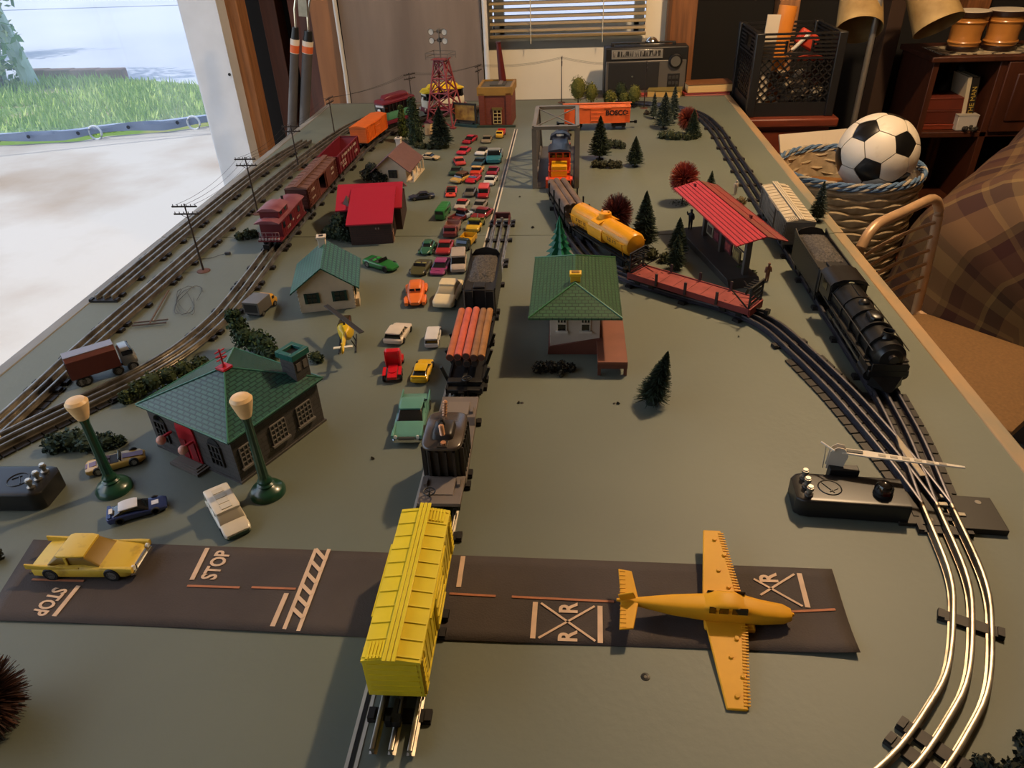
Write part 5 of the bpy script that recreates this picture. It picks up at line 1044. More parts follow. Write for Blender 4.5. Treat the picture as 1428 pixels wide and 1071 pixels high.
# ------------------------------------------------------------------ aeroplane
AY = M('e2a422', .5, var=.06, vs=30, spec=.3); tail = at(860, 831, .022); nose = at(1103, 851, .016); d = nose-tail; t = thing('yellow_airplane', 'yellow plastic low wing airplane lying across the road strip', 'toy airplane', ((tail+nose)/2).xy.to_3d(), atan2(d.y, d.x)); L = d.length; h = L/2
B().hull([(-h, .0012, .030, .033), (-h+.02, .004, .026, .034), (-.03, .0095, .020, .037), (.01, .0125, .016, .040), (.04, .0125, .015, .040), (.058, .0115, .015, .034), (h-.008, .0095, .017, .031), (h, .006, .019, .028)], .62, 24).build('fuselage', AY, t, sharp=60)
B().hull([(-.002, .009, .034, .038), (.012, .0105, .034, .0445), (.03, .0105, .034, .0445), (.048, .008, .032, .035)], .6, 20).build('canopy', AY, t)
for s in (-1, 1):
    for x0, x1 in ((.004, .010), (.0135, .0225), (.026, .041)): B().box(((x0+x1)/2, s*.0104, .0385), (x1-x0, .002, .0065), rx=s*.30).build('side_window', glassy('241808'), t)
    y1 = .103; Pt = [(.048, .0), (.012, .0), (.004, .0), (.010, y1), (.031, y1), (.042, .012)]
    b = B(); lo_ = [(.042, s*.008, .0185), (.001, s*.008, .0185), (.011, s*y1, .0215), (.030, s*y1, .0215)]; b.add(lo_+[(x, y, z+.0032) for x, y, z in lo_], [(0, 1, 2, 3), (7, 6, 5, 4), (0, 4, 5, 1), (1, 5, 6, 2), (2, 6, 7, 3), (3, 7, 4, 0)]); wg = b.build('wing', AY, t, .0012)
    b = B()
    for k in range(26): y = s*(.016+k*.0033); u = (abs(y)-.008)/(y1-.008); b.box((.0405-.0115*u, y, .0219+.003*u), (.006, .0014, .0012))
    b.build('leading_edge_ribs', AY, wg, kind='stuff')
    for k in range(4): y = s*(.03+k*.02); u = (abs(y)-.008)/(y1-.008); B().cyl((.022 if k % 2 else .030, y, .0219+.003*u), (.022 if k % 2 else .030, y, .0236+.003*u), .0022, n=10).build('stud', AY, wg)
    lo_ = [(-h+.022, s*.002, .031), (-h+.004, s*.002, .031), (-h+.002, s*.036, .033), (-h+.016, s*.034, .033)]; b = B().add(lo_+[(x, y, z+.002) for x, y, z in lo_], [(0, 1, 2, 3), (7, 6, 5, 4), (0, 4, 5, 1), (1, 5, 6, 2), (2, 6, 7, 3), (3, 7, 4, 0)]); tp = b.build('tailplane', AY, t, .0008)
    b = B(); [b.box((-h+.006, s*(.008+k*.005), .0335+.0003*k), (.006, .001, .0008)) for k in range(6)]; b.build('elevator_ribs', AY, tp, kind='stuff')
    B().box((.026, s*.012, .0165), (.05, .012, .006)).build('wing_root', AY, t, .002)
B().box((-h+.010, 0, .0385), (.016, .002, .010), ry=-.35).build('tail_fin', AY, t, .0008); B().cyl((h-.002, 0, .024), (h+.003, 0, .024), .0035, .0015, 12).build('spinner', AY, t); t.rotation_euler.x = radians(5.5); t.location.z = -.0115
# ------------------------------------------------------------------ helicopter
N_ = at(483, 440, .03); T_ = at(478, 492, .036); d = N_-T_; t = thing('yellow_helicopter', 'small yellow helicopter with dark rotor blades beside the cottage', 'toy helicopter', ((N_+T_)/2).xy.to_3d(), atan2(d.y, d.x)); L = d.xy.length; h = L/2
HY = M('e0b81c', .4); B().hull([(-.004, .004, .026, .036), (.006, .010, .016, .040), (.022, .0135, .013, .042), (.036, .012, .014, .038), (h-.006, .007, .018, .030), (h, .003, .021, .026)], .6, 18).build('cabin', HY, t)
B().hull([(.02, .0125, .026, .0425), (h-.01, .0095, .024, .036)], .6, 18).build('canopy', glassy('3a2a10'), t); B().cyl((.004, 0, .033), (-h, 0, .037), .0045, .002, 10).build('tail_boom', HY, t)
B().box((-h+.016, 0, .037), (.006, .03, .0015)).build('stabilizer', M('e0d8c0', .5), t); B().box((-h+.002, 0, .043), (.010, .0015, .016), ry=.3).build('tail_fin', HY, t)
for s in (-1, 1):
    B().tube([(-.012, s*.014, .002), (.03, s*.014, .002), (.042, s*.014, .006)], .0013, 6).build('skid', M('2a2a2c', .5), t)
    for x in (.004, .026): B().cyl((x, s*.014, .002), (x, s*.008, .016), .001, n=6).build('skid_strut', M('2a2a2c', .5), t)
B().cyl((.016, 0, .040), (.016, 0, .052), .002, n=8).build('mast', M('2a2a2c', .5), t); B().cyl((.016, 0, .050), (.016, 0, .053), .005, n=10).build('rotor_hub', M('2a2a2c', .5), t)
p0 = at(453, 409, .053); p1 = at(508, 450, .053); ra = atan2((p1-p0).y, (p1-p0).x)-t.rotation_euler.z
for s in (-1, 1): B().box((.016+s*.034*cos(ra), s*.034*sin(ra), .0525), (.062, .009, .0014), rz=ra).build('rotor_blade', M('2c2824', .5), t, .0004)
B().box((-h, .003, .041), (.016, .001, .0025)).build('tail_rotor', M('2a2a2c', .5), t)
# ================================================================== TREES
def bristles(b, n, rgn, env, wd, mats=1, up=0.):
    for i in range(n):
        a, c = env(rgn); d = c-a; s = d.cross(Vector((rgn.uniform(-1, 1), rgn.uniform(-1, 1), rgn.uniform(-1, 1))))
        s = s.normalized()*wd if s.length > 1e-9 else Vector((wd, 0, 0))
        b.mat(0 if mats == 1 or rgn.random() < .8 else 1).add([a-s, a+s, c+s*.35, c-s*.35], [(0, 1, 2, 3)])
def base_px(p): return at(p[0], p[1], 0)
def px_h(p, top):      # height of an upright thing standing at pixel p whose tip shows at row `top`
    q = at(p[0], p[1], 0); lo, hi = 0., .6
    for _ in range(30):
        m = (lo+hi)/2; v = Vector((q.x, q.y, m))-CAM; y = 535.5-F*v.dot(U2)/v.dot(_fw)
        if y > top: lo = m
        else: hi = m
    return lo
def px_w(p, w):        # width in metres of w pixels at table pixel p
    q = at(p[0], p[1], 0); return w*(q-CAM).dot(_fw)/F
TG = 'bottle brush trees on the layout'
def conifer(label, p, top, w, cols, n=750, lean=(0, 0), name='conifer', seed=0, disc=True):
    rgn = random.Random(seed+int(p[0])); h = px_h(p, top); r = px_w(p, w)/2; t = thing(name, label, 'model tree', base_px(p))
    lx, ly = lean
    def env(g):
        u = g.random()**.75; z = h*(.10+.9*u); rr = r*1.12*(1-u)**.85*g.uniform(.7, 1.08)+.0006; a = g.uniform(0, 2*pi); c = Vector((lx*u, ly*u, z))
        return c, c+Vector((rr*cos(a), rr*sin(a), g.uniform(-.12, .22)*rr))
    b = B(); bristles(b, int(n*2.2), rgn, env, max(.0006, r*.042), 2); b.build('needles', [M(cols[0], .8), M(cols[1], .8)], t, kind='stuff')
    B().cyl((0, 0, 0), (lx, ly, h*.97), max(.0012, r*.09), .0004, 7).build('trunk', M('2a2018', .9), t); B().cyl((lx*.1, ly*.1, h*.12), (lx, ly, h*.95), r*.62, .0004, 9).build('inner_boughs', M(cols[0], .95), t)
    if disc: B().lathe([(r*.35, 0), (r*.33, .002), (.0008, .003)], n=12).build('foot', M('2c3226', .9), t)
    return t
def ball_tree(label, p, cz, rx, rzz, cols, n=900, base=None, name='bristle_tree', cat='model tree'):
    rgn = random.Random(int(p[0]*3)); t = thing(name, label, cat, base_px(p)); c = Vector((0, 0, cz))
    def env(g):
        v = Vector((g.gauss(0, 1), g.gauss(0, 1), g.gauss(0, 1))).normalized(); k = g.uniform(.8, 1.05); return c+Vector((v.x*rx, v.y*rx, v.z*rzz))*.15, c+Vector((v.x*rx, v.y*rx, v.z*rzz))*k
    b = B(); bristles(b, n, rgn, env, rx*.026, 2); b.build('bristles', [M(cols[0], .7), M(cols[1], .7)], t, kind='stuff')
    B().cyl((0, 0, 0), (0, 0, cz), .0018, .0012, 7).build('trunk', M('2a1a14', .9), t)
    if base:
        b = B(); leaf_cloud(b, (0, 0, .003), base, base*.8, .005, 160, .004, rgn, .0); b.build('ground_cover', [M('333a26', .9), M('4a4c30', .9)], t, kind='stuff')
    return t
def lichen(label, p, blobs, cols, size=.005, n=260, name='lichen_bush', cat='model bush'):
    rgn = random.Random(int(p[0]*7+p[1])); t = thing(name, label, cat, base_px(p)); b = B(); core = B()
    for (x, y, z, r) in blobs:
        leaf_cloud(b, (x, y, z), r, r, r*.9, n, size, rgn, .55)
        core.sphere((x, y, z), r*.72, 9)
    b.build('foliage', [M(cols[0], .85), M(cols[1], .85)], t, kind='stuff'); core.build('branch_mass', M(cols[0], .95), t, kind='stuff'); return t
DG = ('22301f', '3c4a30'); FR = ('2e3a30', '8a9488')
conifer('dark conifer leaning to one side on bare table by the signal house', (908, 562), 492, 46, DG, 1100, (.018, .004))
conifer('tallest dark conifer beside the yellow tank car', (897, 346), 266, 40, DG, 1100)
conifer('conifer at the corner of the passenger platform', (944, 356), 303, 30, DG, 800)
conifer('shorter conifer in front of the passenger platform corner', (942, 376), 328, 30, ('26321f', '55603c'), 700)
conifer('conifer among low shrubs beside the truss bridge', (836, 222), 161, 32, DG, 900)
conifer('stout conifer standing clear beside the shrubs near the bridge', (885, 232), 190, 26, DG, 700)
conifer('tall conifer in the clump with a rust tree', (925, 180), 128, 28, ('26332a', '6a7468'), 900)
conifer('slim frosted conifer beside the lichen near the last pole', (911, 166), 128, 15, FR, 500)
conifer('frosted tipped conifer at the back of the rust tree clump', (938, 172), 118, 20, FR, 700)
conifer('dark conifer in front of the rust coloured tree', (965, 193), 152, 24, DG, 700)
conifer('small conifer behind the red platform roof', (990, 268), 238, 16, DG, 450)
conifer('frosted conifer on the table edge beside the grey boxcar', (1139, 308), 252, 26, FR, 700)
conifer('dark conifer below the red floodlight tower', (616, 206), 148, 34, ('16241c', '24382a'), 1000)
# moulded plastic tree
t = thing('plastic_tree', 'bright green moulded plastic tree behind the signal house', 'model tree', base_px((780, 366))); h = px_h((780, 366), 308); b = B(); PGm = M('0f6a4c', .45)
for k in range(6):
    z = h*(.12+.15*k); r = px_w((780, 366), 44)/2*(1-k/6.6); b2 = B(); pr = []
    for i in range(14): a = 2*pi*i/14; rr = r*(1 if i % 2 else .6); pr.append(Vector((rr*cos(a), rr*sin(a), z)))
    b2.add(pr+[Vector((0, 0, z+h*.26))], [(i, (i+1) % 14, 14) for i in range(14)]+[tuple(range(13, -1, -1))]); b2.build('branch_tier', PGm, t)
B().cyl((0, 0, 0), (0, 0, h*.9), .002, n=8).build('trunk', PGm, t)
ball_tree('rust red round bristle tree behind the passenger platform', (951, 284), .062, .036, .041, ('8a2e1e', 'b04a2c'), 2200, .032)
ball_tree('dark maroon bristle tree behind the tank car', (859, 330), .052, .036, .046, ('4a1a18', '74302a'), 2200)
ball_tree('orange red bristle tree in the conifer clump', (957, 190), .052, .033, .038, ('7d2e1c', 'a04a2a'), 1800)
ball_tree('brown bristle bush at the bottom corner of the table', (-14, 1010), .034, .042, .044, ('3a2016', '5a3422'), 2600, name='bristle_bush', cat='model bush')
YG = ('5a5a22', '7d7a34')
for lab, p, top, w in (('largest yellow green round tree behind the orange boxcar', (806, 150), 105, 22), ('second yellow green round tree behind the orange boxcar', (824, 150), 114, 18), ('dark small round tree between the yellow green ones', (847, 148), 126, 12), ('olive round tree in front of the radio', (851, 150), 126, 15), ('dull green round tree tallest before the radio speaker', (865, 147), 114, 15), ('pale green little round tree before the radio', (871, 150), 128, 15), ('yellow green round tree with bare trunk before the radio', (884, 151), 117, 17)):
    h = px_h(p, top); r = px_w(p, w)/2*1.15; rgn = random.Random(p[0]); t = thing('round_tree', lab, 'model tree', base_px(p), 0, 'round trees behind the orange boxcar'); cc = ('2a3418', '3a4426') if 'dark' in lab or 'dull' in lab else YG
    b = B(); leaf_cloud(b, (0, 0, h*.6), r, r, h*.42, 500, .005, rgn, .6); b.build('foliage', [M(cc[0], .85), M(cc[1], .85)], t, kind='stuff'); B().sphere((0, 0, h*.6), 1, 10, (r*.8, r*.8, h*.34)).build('branch_mass', M(cc[0], .95), t); B().cyl((0, 0, 0), (0, 0, h*.5), .002, n=6).build('trunk', M('2a2018', .9), t)
def arbor(label, p, top, w, cols):
    h = px_h(p, top); r = px_w(p, w)/2; rgn = random.Random(p[0]); t = thing('arborvitae', label, 'model tree', base_px(p)); b = B()
    for k in range(5): leaf_cloud(b, (0, 0, h*(.12+.18*k)), r*(1-.13*k), r*(1-.13*k), h*.16, 300, .006, rgn, .5)
    b.build('foliage', [M(cols[0], .85), M(cols[1], .85)], t, kind='stuff'); B().cyl((0, 0, 0), (0, 0, h*.9), r*.7, r*.2, 9).build('branch_mass', M(cols[0], .95), t)
arbor('dense dark green columnar tree before the trolley cars', (580, 200), 134, 30, ('1c2c18', '2c4020')); arbor('yellow green columnar tree before the maroon trolley', (563, 190), 146, 16, ('3c4a1c', '5a6424'))
LC = ('1f3022', '30442c'); LK = ('141c18', '22302a')
lichen('large dark green lichen tree behind the grey station', (362, 492), [(-.02, .0, .03, .022), (.0, .0, .022, .024), (.018, -.012, .02, .022), (-.032, .012, .045, .018), (-.04, .02, .06, .014), (.032, -.03, .015, .016)], ('22361f', '36502c'), .006)
lichen('long green hedge beside the grey station', (222, 545), [(.045, .055, .014, .017), (.028, .036, .016, .018), (.012, .018, .016, .018), (-.006, .0, .017, .019), (-.022, -.016, .014, .016), (-.034, -.032, .010, .013)], ('2c3818', '4c5a2c'), .005, name='hedge')
lichen('flat dark green lichen behind the left lamp post', (118, 626), [(-.04, .0, .008, .018), (-.018, .006, .010, .02), (.006, .004, .009, .02), (.03, .008, .007, .016), (.045, .012, .004, .010)], ('26382c', '34483a'), .006)
lichen('small tuft of lichen beside the station chimney', (440, 503), [(0, 0, .008, .011), (.008, -.004, .006, .009)], ('2c3a20', '44502c'), .004, 140)
lichen('very dark bush in front of the brown roofed house', (522, 253), [(-.018, 0, .02, .02), (.012, -.004, .018, .022), (-.004, .006, .034, .018), (.03, -.006, .012, .016)], LK, .006)
lichen('dark green bush beside the red roofed house', (474, 333), [(-.016, .0, .018, .02), (.008, -.008, .018, .022), (.0, .008, .038, .02), (.026, -.014, .012, .016), (-.03, .006, .012, .013)], ('1a2a1a', '2c3c24'), .006)
lichen('small green bush between caboose and telegraph poles', (343, 333), [(-.012, -.004, .008, .012), (.006, .004, .010, .014), (.018, .01, .008, .011)], ('26321c', '3c4628'), .005, 180)
lichen('dark lichen strip in front of the signal house', (772, 519), [(-.022, .003, .006, .012), (-.006, .004, .007, .012), (.012, .006, .006, .012), (.026, .006, .004, .009)], ('1c1c14', '6a6048'), .004, 220)
lichen('little crumbled lichen beside the signal house base', (782, 524), [(0, 0, .003, .006)], ('2c2a1c', '5a5440'), .004, 60)
lichen('low shrubs around the conifer by the truss bridge', (846, 234), [(-.03, .008, .008, .014), (-.01, .0, .008, .014), (.012, -.002, .011, .014), (.032, .0, .008, .014)], ('34382a', '4a4834'), .005, 200)
lichen('grey green shrub behind the conifer by the bridge', (857, 206), [(-.014, .0, .012, .016), (.008, -.004, .012, .016), (.022, -.01, .008, .012)], ('30382a', '464c36'), .005, 200)
lichen('olive shrubs at the foot of the rust tree clump', (940, 194), [(-.035, .012, .008, .016), (-.012, .0, .012, .02), (.012, -.006, .010, .016), (.038, -.01, .008, .015), (.06, .0, .008, .014), (.075, .02, .006, .012)], ('2f3822', '4e5030'), .005, 200)
lichen('thin brown weeds near the last telegraph pole', (902, 160), [(0, 0, .006, .012), (.012, -.01, .004, .008)], ('3a3028', '2a2e20'), .005, 80)
lichen('olive grass under the dark conifer by the tower', (612, 206), [(-.05, -.004, .005, .016), (-.025, -.01, .006, .016), (.0, -.012, .006, .016), (.02, -.006, .005, .014), (-.07, .006, .005, .014)], ('2e3418', '46482a'), .005, 160)
lichen('green brown lichen beside the passenger platform steps', (1040, 382), [(-.01, .0, .008, .012), (.008, -.012, .005, .010), (-.004, .022, .008, .010)], ('3c4422', '5a5a34'), .005, 160)
lichen('green shrub behind the bulkhead flat car', (917, 362), [(-.012, .006, .009, .015), (.012, -.012, .008, .014), (.036, -.03, .008, .013)], ('34381f', '4a4a2c'), .005, 200)
lichen('yellowish tuft behind the platform roof', (1033, 288), [(0, 0, .012, .013), (-.012, .006, .008, .009)], ('5a4a28', '7a6438'), .005, 130)
lichen('dark green moss at the near corner beyond the curved rails', (1420, 1066), [(-.03, -.006, .003, .012), (-.01, -.012, .005, .014), (.012, .002, .006, .015), (.016, .018, .004, .010)], ('171d11', '262e1a'), .005, 200)
lichen('small dark tuft at the left edge of the road strip', (0, 782), [(-.004, 0, .006, .010)], ('1c2018', '2c3024'), .004, 120)
for i, (px, py, s) in enumerate(((723, 562, .5), (862, 563, .6), (725, 275, .6), (743, 318, .8), (519, 640, .5), (1030, 470, .3))):
    lichen(['loose lichen crumb on bare paint left of the signal house', 'loose lichen crumb between signal house and leaning conifer', 'loose lichen crumb beside the truss bridge shadow', 'loose lichen crumb beside the track bumper', 'loose crumb beside the sea green sedan', 'tiny crumb beside the red bulkhead flat car'][i], (px, py), [(0, 0, .0015, .004*s)], ('2a261c', '4a4230'), .003*s+.001, 24)['group'] = 'loose lichen crumbs'
# ================================================================== TELEGRAPH POLES
PL = M('2c221c', .8, var=.2, vs=60)
def pole(label, p, h, rz=0, arms=True, tilt=0, base=True):
    t = thing('telegraph_pole', label, 'telegraph pole', base_px(p) if isinstance(p[0], int) else Vector((p[0], p[1], 0)), rz)
    B().cyl((0, 0, 0), (tilt, 0, h), .0022, .0014, 7).build('shaft', PL, t)
    if base: B().lathe([(.014, 0), (.013, .0015), (.003, .003)], n=14).build('foot', M('5a3a2c', .7), t)
    if arms:
        for z in (h*.965, h*.86): 
            q = B().box((tilt, -.002, z), (.052, .002, .0028)).build('crossarm', PL, t)
            for k in range(6): x = -.023+k*.0092; B().cyl((x+tilt, -.002, z+.001), (x+tilt, -.002, z+.005), .0009, n=5).build('insulator', M('38302c', .5), q)
        for s in (-1, 1): B().cyl((tilt, -.002, h*.8), (tilt+s*.013, -.002, h*.86), .0006, n=5).build('brace', PL, t)
    return t
P1, P2, P3, P4 = base_px((284, 378)), base_px((360, 298)), base_px((417, 236)), base_px((467, 189)); P5 = Vector((-.40, 1.20, 0)); P6 = Vector((-.16, 1.27, 0)); P7 = base_px((783, 143)); P8 = base_px((898, 151))
pole('telegraph pole with two crossarms nearest the fallen pole', (284, 378), .145); pole('telegraph pole beside the caboose', (360, 298), .140); pole('telegraph pole beside the open brown boxcar', (417, 236), .125); pole('bare topped telegraph pole beside the maroon gondola', (467, 189), .122, radians(80))
h5 = px_h((573, 160), 103); pole('telegraph pole with twisted arms behind the dark columnar tree', (P5.x, P5.y), .135, radians(50)); pole('reddish telegraph pole between tower and power house', (P6.x, P6.y), .145, radians(70)); pole('slim telegraph pole behind the truss bridge', (783, 143), .158, radians(90)); pole('dark telegraph pole in front of the radio', (898, 151), .155, radians(90))
def wires(label, a, c, h1, h2, n=3, sag=.012, ax=(1, 0)):
    t = thing('telegraph_wire', label, 'wire', a, 0, 'telegraph wires'); d = c-a
    for k in range(n):
        o = (k-(n-1)/2)*.018; P = [Vector((d.x*u+ax[0]*o, d.y*u+ax[1]*o, h1+(h2-h1)*u-4*sag*u*(1-u))) for u in [i/10 for i in range(11)]]; B().tube(P, .00035, 4).build('strand', M('201c1a', .6), t)
wires('thin wires from the fallen pole side to the caboose pole', P1, P2, .143, .138); wires('thin wires between caboose pole and boxcar pole', P2, P3, .138, .123); wires('thin wires between boxcar pole and gondola pole', P3, P4, .123, .12)
wires('thin wires from gondola pole to the twisted arm pole', P4, P5, .12, .133, ax=(.7, .7)); wires('thin wires running behind the floodlight tower', P5, P6, .133, .143, ax=(.3, .9)); wires('thin wires from reddish pole to the slim pole by the bridge', P6, P7, .143, .155, ax=(0, 1)); wires('thin wires from slim pole to the dark pole by the radio', P7, P8, .155, .150, ax=(0, 1))
t = thing('fallen_telegraph_pole', 'telegraph pole lying flat beside the long left track', 'telegraph pole', base_px((221, 428))); a, c = at(235, 405, .004)-t.location, at(208, 452, .004)-t.location
B().cyl(a, c, .002, .0016, 7).build('shaft', M('5a4c44', .8), t); d = (c-a).normalized(); n_ = Vector((-d.y, d.x, 0))
for k in (.0, .012): B().cyl(c-d*k-n_*.03, c-d*k+n_*.03, .0015, n=6).build('crossarm', M('5a4c44', .8), t)
t = thing('loose_wire', 'loose loops of thin wire beside the standing telegraph pole', 'wire', base_px((262, 420)))
for k in range(4): B().tube([Vector((.05*cos(a*.5+k)*(.5+.2*k)*.7, .06*sin(a*.45+k*.7), .001+.004*abs(sin(a)))) for a in range(12)], .00045, 4).build('strand', M('2a2624', .5), t)
t = thing('derailed_bit', 'tiny dark fitting with trailing wire beside the caboose shadow', 'wire', base_px((318, 355))); B().box((0, 0, .003), (.012, .006, .006)).build('block', M('3a3a3c', .6), t, .0008); B().tube([(0, 0, .004), (-.03, -.02, .001), (-.07, -.03, .001)], .0005, 4).build('strand', M('2a2624', .5), t)
# ================================================================== LAMP POSTS
LG = M('17422f', .3, coat=.3)
def lamp_post(label, p, h):
    t = thing('lamp_post', label, 'street lamp', base_px(p)); B().lathe([(.0225, 0), (.0225, .004), (.019, .009), (.013, .0115), (.010, .0135), (.011, .016), (.0085, .018), (.009, .022), (.0065, .026), (.006, .03)], n=28).build('base', LG, t)
    b = B(); n = 20; rs = []
    for z, r in ((.026, .0066), (.05, .0060), (h*.75, .0050), (h*.79, .0065), (h*.81, .0065)): rs.append([Vector((r*(1-.09*(i % 2))*cos(2*pi*i/n), r*(1-.09*(i % 2))*sin(2*pi*i/n), z)) for i in range(n)])
    b.skin(rs); b.build('fluted_post', LG, t, sharp=20)
    B().lathe([(.0068, h*.80), (.0085, h*.83), (.0125, h*.93), (.0133, h*.965), (.0105, h*.99), (.004, h)], n=24).build('globe', M('e8c088', .35, emit=.05, var=.12, vs=60, name='frosted_globe'), t); return t
lamp_post('green lamp post with tulip globe at the station corner', (374, 687), .150); lamp_post('green lamp post with tulip globe beside the gold roadster', (160, 682), .142)
# ================================================================== SWITCH MOTORS
SWB = M('1a1918', .35, var=.1, vs=30)
def switch_box(t, L=.125, w=.052, h=.026, flip=1):
    B().hull([(-L/2, w*.36, 0, h*.9), (-L/2+.006, w*.47, 0, h*.98), (-L/2+.014, w*.5, 0, h), (L/2, w*.5, 0, h)], .16, 24).build('housing', SWB, t, sharp=50)
    for k, y in enumerate((-.015, 0, .015)):
        q = B().lathe([(.005, 0), (.005, .002), (.0025, .003), (.0025, .008), (.0042, .008), (.0042, .012), (.001, .0125)], (-L/2+.014, y, h), 12).build('terminal_post', M('8a867e', .3, .8), t); B().cyl((-L/2+.014, y, h+.0115), (-L/2+.014, y, h+.0135), .0034, .003, 10).build('terminal_nut', M('cfc8b8', .3, .6), q)
    o = B().tube([(-.022+.013*cos(a*pi/12), .013*sin(a*pi/12), h+.0002) for a in range(25)], .0008, 5).build('emblem_ring', SWB, t); B().box((-.024, 0, h+.0004), (.0012, .020, .0012), rz=.6).box((-.018, -.004, h+.0004), (.012, .0012, .0012), rz=.6).build('emblem_letter', SWB, t)
t = thing('switch_motor', 'black track switch motor with white lever arm', 'switch motor', (.512, -.862, 0), radians(-4)); switch_box(t)
q = B().cyl((.036, -.004, .025), (.036, -.004, .03), .011, n=18).build('lamp_socket', BLACK, t); B().lathe([(.0105, 0), (.0105, .006), (.008, .011), (.003, .0135), (.0001, .0138)], (.036, -.004, .029), 18).build('lens_cap', M('12100f', .12, coat=.6), q); B().box((.036, -.0135, .033), (.008, .002, .006)).build('red_lens', M('3a0c08', .2), q)
B().box((.08, -.001, .0025), (.055, .056, .005)).build('mount_plate', M('26231f', .45, .3), t, .0006); B().box((.142, -.006, .004), (.05, .056, .008)).build('end_plate', M('26231f', .45, .3), t, .0008)
for x, y in ((.088, -.02), (.15, .012)): B().cyl((x, y, .0045 if x < .1 else .0075), (x, y, .0055 if x < .1 else .0085), .0035, n=12).build('plate_hole', M('8a8272', .6), t)
for x, y in ((.108, .004), (.122, -.012), (.116, .018)): B().box((x, y, .0075), (.012, .006, .004)).build('contact_clip', M('9a9284', .35, .7), t, .0005)
B().box((.0, .032, .016), (.034, .012, .032)).build('lever_bracket', BLACK, t, .001); WA = M('d8ccb8', .5)
a0 = at(1184, 630, .052); a1 = at(1345, 654, .050); Ti = Matrix.Rotation(-t.rotation_euler.z, 4, 'Z') @ Matrix.Translation(-Vector(t.location)); a0 = Ti @ a0; a1 = Ti @ a1
d = a1-a0; an = atan2(d.y, d.x); b = B(); b.tf(Matrix.Translation(a0) @ Matrix.Rotation(an, 4, 'Z')); Ld = d.length
b.ext([(-.008, -.005), (.02, -.006), (Ld, -.0015), (Ld, .0015), (.02, .006), (-.008, .005)], -.001, .001, 'xy'); ar = b.build('lever_arm', WA, t, .0004)
b = B(); b.tf(Matrix.Translation(a0) @ Matrix.Rotation(an, 4, 'Z'))
for k in range(6): b.box((.036+k*.013, 0, .0012), (.008, .004, .0006))
b.build('arm_slots', M('a89c88', .6), ar, kind='stuff'); b = B(); b.tf(Matrix.Translation(a0) @ Matrix.Rotation(an, 4, 'Z')); b.box((.006, 0, .0015), (.018, .005, .001)).build('arm_window', BLACK, ar)
for s in (-1, 1):
    b = B(); b.tf(Matrix.Translation(a0) @ Matrix.Rotation(an, 4, 'Z')); b.ext([(-.022, -.026), (-.004, -.026), (.0, -.004), (-.006, .006), (-.014, .007), (-.021, .0)], s*.004-.0006, s*.004+.0006, 'xz'); b.build('side_plate', M('c8bca8', .45), t)
p_ = Ti @ at(1145, 616, .058); p2_ = Ti @ at(1164, 629, .056); B().cyl(p_, p2_, .0012, n=6).build('counter_pin', WA, t); B().tube([Ti @ at(1152, 622, .056), Ti @ at(1147, 652, .03)], .0006, 5).build('link_wire', M('8a8478', .4, .7), t)
t = thing('switch_controller', 'black switch motor box with embossed emblem at the left table edge', 'switch motor', at(15, 692), radians(182)); switch_box(t, .125, .058, .028)
# ================================================================== ROAD STRIP
RZT = .0009; PAP = M('463d38', .85, var=.15, vs=12, bump=.3, bs=500)
t = thing('road_strip', 'dark paper road strip with painted stop and crossing markings', 'paper road', at(600, 830))
o0 = t.location.copy(); TL, TR = at(47, 753), at(1160, 794); BLp, BR_ = at(-24, 866), at(1198, 916)
rows = []
for i in range(61):
    u = i/60; a = TL.lerp(TR, u)-o0; c = BLp.lerp(BR_, u)-o0; wv = .0012*sin(u*9)
    rows.append([a.lerp(c, j/8)+Vector((0, wv*(j/8), RZT-.0002+(.006*max(0, (u-.9)/.1)**2*max(0, (j/8-.5)/.5)**2)+.0014*(j == 8)*(.5+.5*sin(u*23)))) for j in range(9)])
b = B(); b.skin(rows, caps=False, closed=False); pp = b.build('paper', PAP, t); sm_ = pp.modifiers.new('thick', 'SOLIDIFY'); sm_.thickness = .0006; sm_.offset = -1
CRM = M('d8b898', .8, var=.1, vs=60); ORN = M('b0704c', .8, var=.15, vs=60)
def stroke(p, q, wd, m, nm, z=RZT+.0003):
    a, c = at(p[0], p[1])-o0, at(q[0], q[1])-o0; d = (c-a); d.z = 0; n_ = Vector((-d.y, d.x, 0)).normalized()*wd/2; b = B(); P = [a-n_, c-n_, c+n_, a+n_]; b.add([Vector((v.x, v.y, z)) for v in P]+[Vector((v.x, v.y, z+.0004)) for v in P], [(3, 2, 1, 0), (4, 5, 6, 7), (0, 1, 5, 4), (1, 2, 6, 5), (2, 3, 7, 6), (3, 0, 4, 7)]); return b.build(nm, m, t)
f1 = lambda x, y: (x/2.975, 730+y/2.975); f2 = lambda x, y: (600+x/2.303, 700+y/2.303)
for a, c in ((f1(135, 235), f1(350, 242)), (f1(778, 262), f1(995, 269)), (f1(1045, 268), f1(1228, 275)), (f2(62, 297), f2(210, 305)), (f2(262, 307), f2(590, 323)), (f2(1160, 355), f2(1300, 348))): stroke(a, c, .0028, ORN, 'lane_dash')
for a, c in ((f1(862, 105), f1(797, 237)), (f1(328, 262), f1(226, 388)), (f1(1190, 293), f1(1131, 430)), (f2(106, 177), f2(91, 276)), (f2(338, 324), f2(329, 441)), (f2(545, 337), f2(546, 456)), (f2(1184, 232), f2(1212, 342))): stroke(a, c, .0052, CRM, 'stop_bar')
for a, c in ((f1(1312, 108), f1(1177, 450)), (f1(1366, 110), f1(1238, 450))): stroke(a, c, .0042, CRM, 'crosswalk_rail')
for k in range(6): u = (k+.05)/7.0; stroke((440.9-45.4*u, 766+115*u), (459-43*(u+.12), 767+114*(u+.12)), .0042, CRM, 'crosswalk_bar', RZT+.0006)
